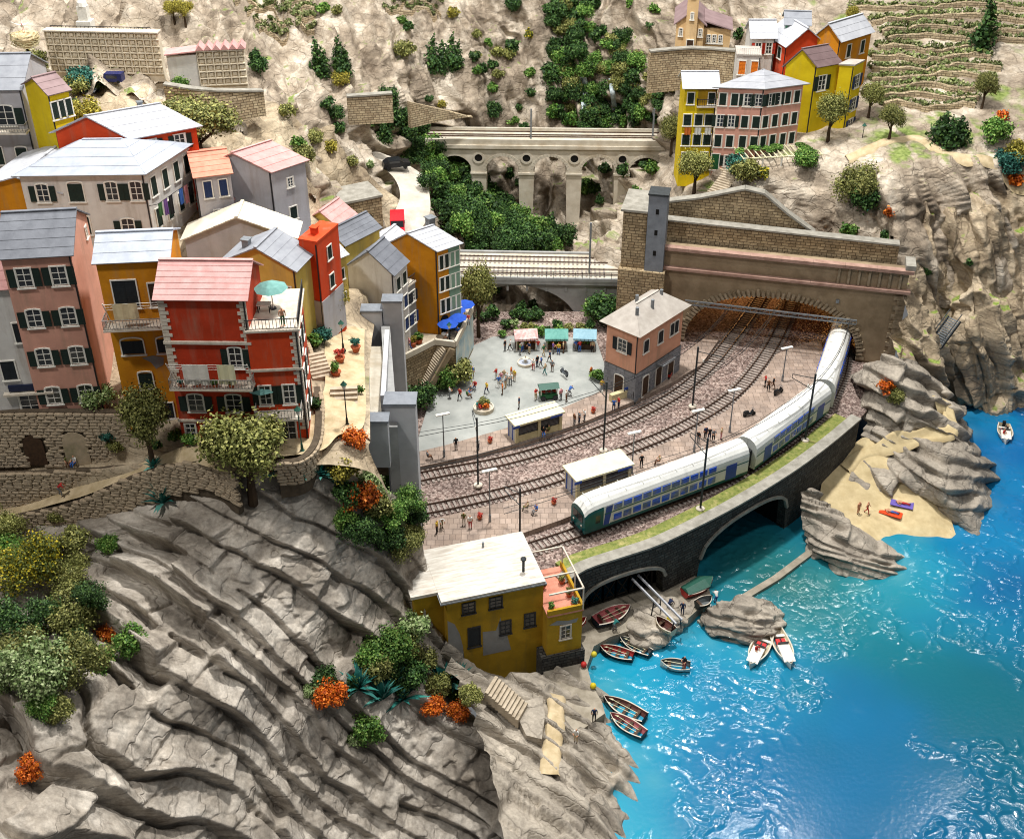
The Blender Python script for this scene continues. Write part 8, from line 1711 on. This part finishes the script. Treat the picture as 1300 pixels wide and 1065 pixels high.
for s_ in (-.08,.08): MB().tube([(s_,.3,-.05),(s_,.35,-1.0)], .025, 5).build('leg', M['par_red'], t2)
# pergola in front of the pink house
p = G(942, 226, 26.5); t = thing('pergola', 'vine covered wooden pergola over tables before the pink house', 'pergola', tuple(p), R(8)); W_, D_, H_ = 10.5, 3.4, 2.6
for x in np.linspace(0, W_, 5):
    for y in (0, D_): MB().box(x-.09, x+.09, y-.09, y+.09, -1.5, H_).build('post', M['frame'], t)
for y in (0, D_): MB().box(-.3, W_+.3, y-.08, y+.08, H_+.003, H_+.18).build('beam', M['shel_roof'], t)
for x in np.linspace(-.2, W_+.2, 15): MB().box(x-.05, x+.05, -.5, D_+.5, H_+.185, H_+.3).build('rafter', M['shel_roof'], t)
for k in range(11): link('vine_leaves', random.choice(PROTO['mid']), t, (random.uniform(0,W_), random.uniform(.8,D_), H_+.1), random.uniform(0,6), (1.9,1.6,.7))
for k in range(4):
    q = thing('garden_table', 'small white garden table under the pergola', 'table', (p.x+1.2+k*2.3, p.y+1.3+k*.3, p.z), 0, 'tables under the pergola'); MB().lathe([(.3,0),(.06,.06),(.06,.7),(.5,.72),(.5,.77)], 10).build('table_top', M['frame'], q)
o = MB().slab([(v_.x, v_.y) for v_ in [G(u, v, 26.3) for u, v in [(866,198),(905,210),(940,228),(1035,222),(1045,205),(1010,185),(870,185)]]], 22, 26.3).build('terrace_ground', M['village_ground']); o['kind'] = 'structure'
# upper path
stairs('stone steps climbing beside the round olive tree', G(905,250,24.6), G(935,212,27.2), 2.4, 14)
ground_path([(1075,204),(1100,191),(1130,179),(1165,176),(1190,190),(1220,202),(1265,205),(1310,212)], 1.6, lane, .2, 3)
# metal steps on the cliff path
a_, b_ = G(1186,440,10.5), G(1212,405,13.5); st2 = thing('metal_stairs', 'dark metal stairway bridging the gap in the sea cliff', 'stairs', tuple(a_)); d_ = b_-a_; sd = Vector((-d_.y, d_.x, 0)).normalized()*.9
for s_ in (-1, 1): MB().bar(sd*s_, d_+sd*s_, .15, .35).build('stringer', M['steel_dk'], st2); MB().bar(sd*s_+Vector((0,0,1.1)), d_+sd*s_+Vector((0,0,1.1)), .1).build('handrail', M['steel_dk'], st2)
for k in range(14): f = (k+.5)/14; MB().bar(d_*f-sd, d_*f+sd, .3, .06).build('tread', M['steel_gr'], st2)
# laundry
def laundry(root, a, b, items, name='laundry'):
    t = root; a, b = Vector(a), Vector(b); MB().tube([a, b], .03, 4).build('clothes_line', M['frame'], t)
rB_, laB, lbB, hB = HOUSES['orange']; rC_, laC, lbC, hC = HOUSES['red']; rD_, laD, lbD, hD = HOUSES['white']; y1_, laY, lbY, hY = HOUSES['y1']
def hang(house_, label, loc, w, h, mt, rz=0):
    mw = Matrix.Translation(house_.location)@Matrix.Rotation(house_.rotation_euler.z, 4, 'Z'); p = mw@Vector(loc); m = MB(); n = 8; vs = []; fs = []
    for i in range(n+1):
        x = -w/2+w*i/n; d = .05*math.sin(i*1.7); vs += [(x, d*.3, 0), (x, d+.02, -h*.5), (x, d*1.5+.03, -h*(1+.03*math.sin(i*2.2)))]
    for i in range(n):
        for k in range(2): fs.append((i*3+k, i*3+k+1, i*3+4+k, i*3+3+k))
    me = m.add(vs, fs).mesh('hanging_cloth', mt); o = link('hanging_cloth', me, None, tuple(p), house_.rotation_euler.z+rz); tag(o, label, 'laundry'); return o
for root, la_, h_, z_ in ((rB_, laB, hB, hB-5.9), (rC_, laC, hC, hC-8.3)):
    for yy in (.15, la_-.25): MB().bar((-.05,yy,z_+.1), (-1.5,yy,z_+2.6), .06).build('line_post', M['frame'], root)
    for k in range(3): MB().tube([(-.7-.35*k, .15, z_+1.55+.45*k), (-.7-.35*k, la_-.25, z_+1.55+.45*k)], .025, 4).build('clothes_line', M['frame'], root)
hang(rB_, 'beige sheet drying on the orange house balcony', (-1.42, laB*.66, hB-5.9+2.5), 2.1, 1.6, M['cloth_cream'], -math.pi/2)
hang(rC_, 'white towel drying on the red house balcony', (-1.42, laC*.64, hC-8.3+2.45), 2.2, 2.0, M['cloth_white'], -math.pi/2); hang(rC_, 'yellow towel drying on the red house balcony', (-1.42, laC*.28, hC-8.3+2.5), 1.5, 2.0, M['shel_roof'], -math.pi/2)
for k, c in enumerate(['green','purple','black','white','blue','pink','black','red']): hang(rD_, '%s garment on the line beside the white house' % ['green','purple','black','white','blue','pink','dark','red'][k], (lbD*(.06+.115*k), -1.0, hD-3.3), .75, 1.5+.3*(k % 3), cm(c), 0)
MB().tube([(0,-1.0,hD-3.3),(lbD,-1.0,hD-3.3)], .03, 4).build('clothes_line', M['iron'], rD_)
for x in (0, lbD): MB().bar((x,-1.0,hD-3.3), (x,0,hD-3.6), .05).build('line_arm', M['iron'], rD_)
for k, c in enumerate(['orange','white','white']): hang(y1_, '%s cloth hanging on the yellow house in the upper village' % ['orange','white','cream'][k], (-.35, laY*(.82-.32*k), hY-5.6), .9, 1.0, cm(c), -math.pi/2)
# balcony pots of the red house
for k in range(4):
    mw = Matrix.Translation(rC_.location)@Matrix.Rotation(rC_.rotation_euler.z, 4, 'Z'); pot(['flower pot with leafy plant on the red balcony', 'flower pot with red blooms on the red balcony', 'flower pot with bushy plant on the red balcony', 'flower pot near the corner of the red balcony'][k], mw@Vector((-1.15, laC*(.85-.2*k), hC-8.3)), ['teal','redf','mid','olive'][k], .32)
# shop front goods
for k, (u, c) in enumerate([(4,'par_red'), (16,'cloth_white'), (52,'terracotta'), (68,'cloth_white')]):
    p = G(u, 523, 27.2)+Vector((0,1.2,0)); t = MB().box(-.5,.5,-.35,.35,0,.45).box(-.42,.42,-.28,.28,.453,.6).build('display_crate', M[c]); t.location = p; tag(t, ['display crate with red goods outside the shop', 'display crate with white goods outside the shop', 'terracotta crate before the pink house', 'white crate before the pink house'][k], 'crate')
# market umbrella bench row by the piazza edge and people seated at the cafe
for i, (u, v, a, b) in enumerate([(575,421,'white','black'),(586,414,'beige','navy'),(594,410,'red','grey'),(568,433,'white','brown'),(581,426,'blue','black')]): person('', G(u, v, tz+.12), 2, a, b, label='%s sitting at the cafe terrace' % ['guest in white and black', 'guest in beige and navy', 'guest in red and grey', 'guest in white and brown', 'guest in blue and black'][i])
# plants on the quay house terrace
ry_, laq, lbq, hq = HOUSES['quay']; mw = Matrix.Translation(ry_.location)@Matrix.Rotation(ry_.rotation_euler.z, 4, 'Z')
for k, (x, y, c) in enumerate([(.6,-.9,'mid'),(2.9,-.9,'teal'),(2.9,.6,'olive'),(.7,2.4,'mid'),(2.8,2.6,'olive')]): pot(['potted shrub in the corner of the quay house terrace by the roof', 'potted agave at the outer corner of the quay house terrace', 'potted olive midway on the quay house terrace', 'potted shrub at the back of the quay house terrace by the roof', 'potted olive at the back corner of the quay house terrace'][k], mw@Vector((lbq+x, y, hq-3.3)), c, .42)
# kiosk and fence beside the station
p = G(795, 503, ZP+.4); t = thing('ticket_kiosk', 'low cream ticket kiosk with blue sign beside the station', 'kiosk', tuple(p), R(30)); MB().box(-2.4,.6,-.3,.3,0,1.0).build('counter', M['shel'], t); MB().box(.65,1.9,-.2,-.1,0,1.9).build('notice_board', M['glass'], t); MB().box(-.6,.5,-.36,-.31,1.25,1.6).build('blue_sign', M['poster'], t); MB().box(-.55,-.47,-.3,-.22,1.0,1.6).build('post', M['iron'], t); MB().box(.42,.5,-.3,-.22,1.0,1.6).build('post', M['iron'], t)
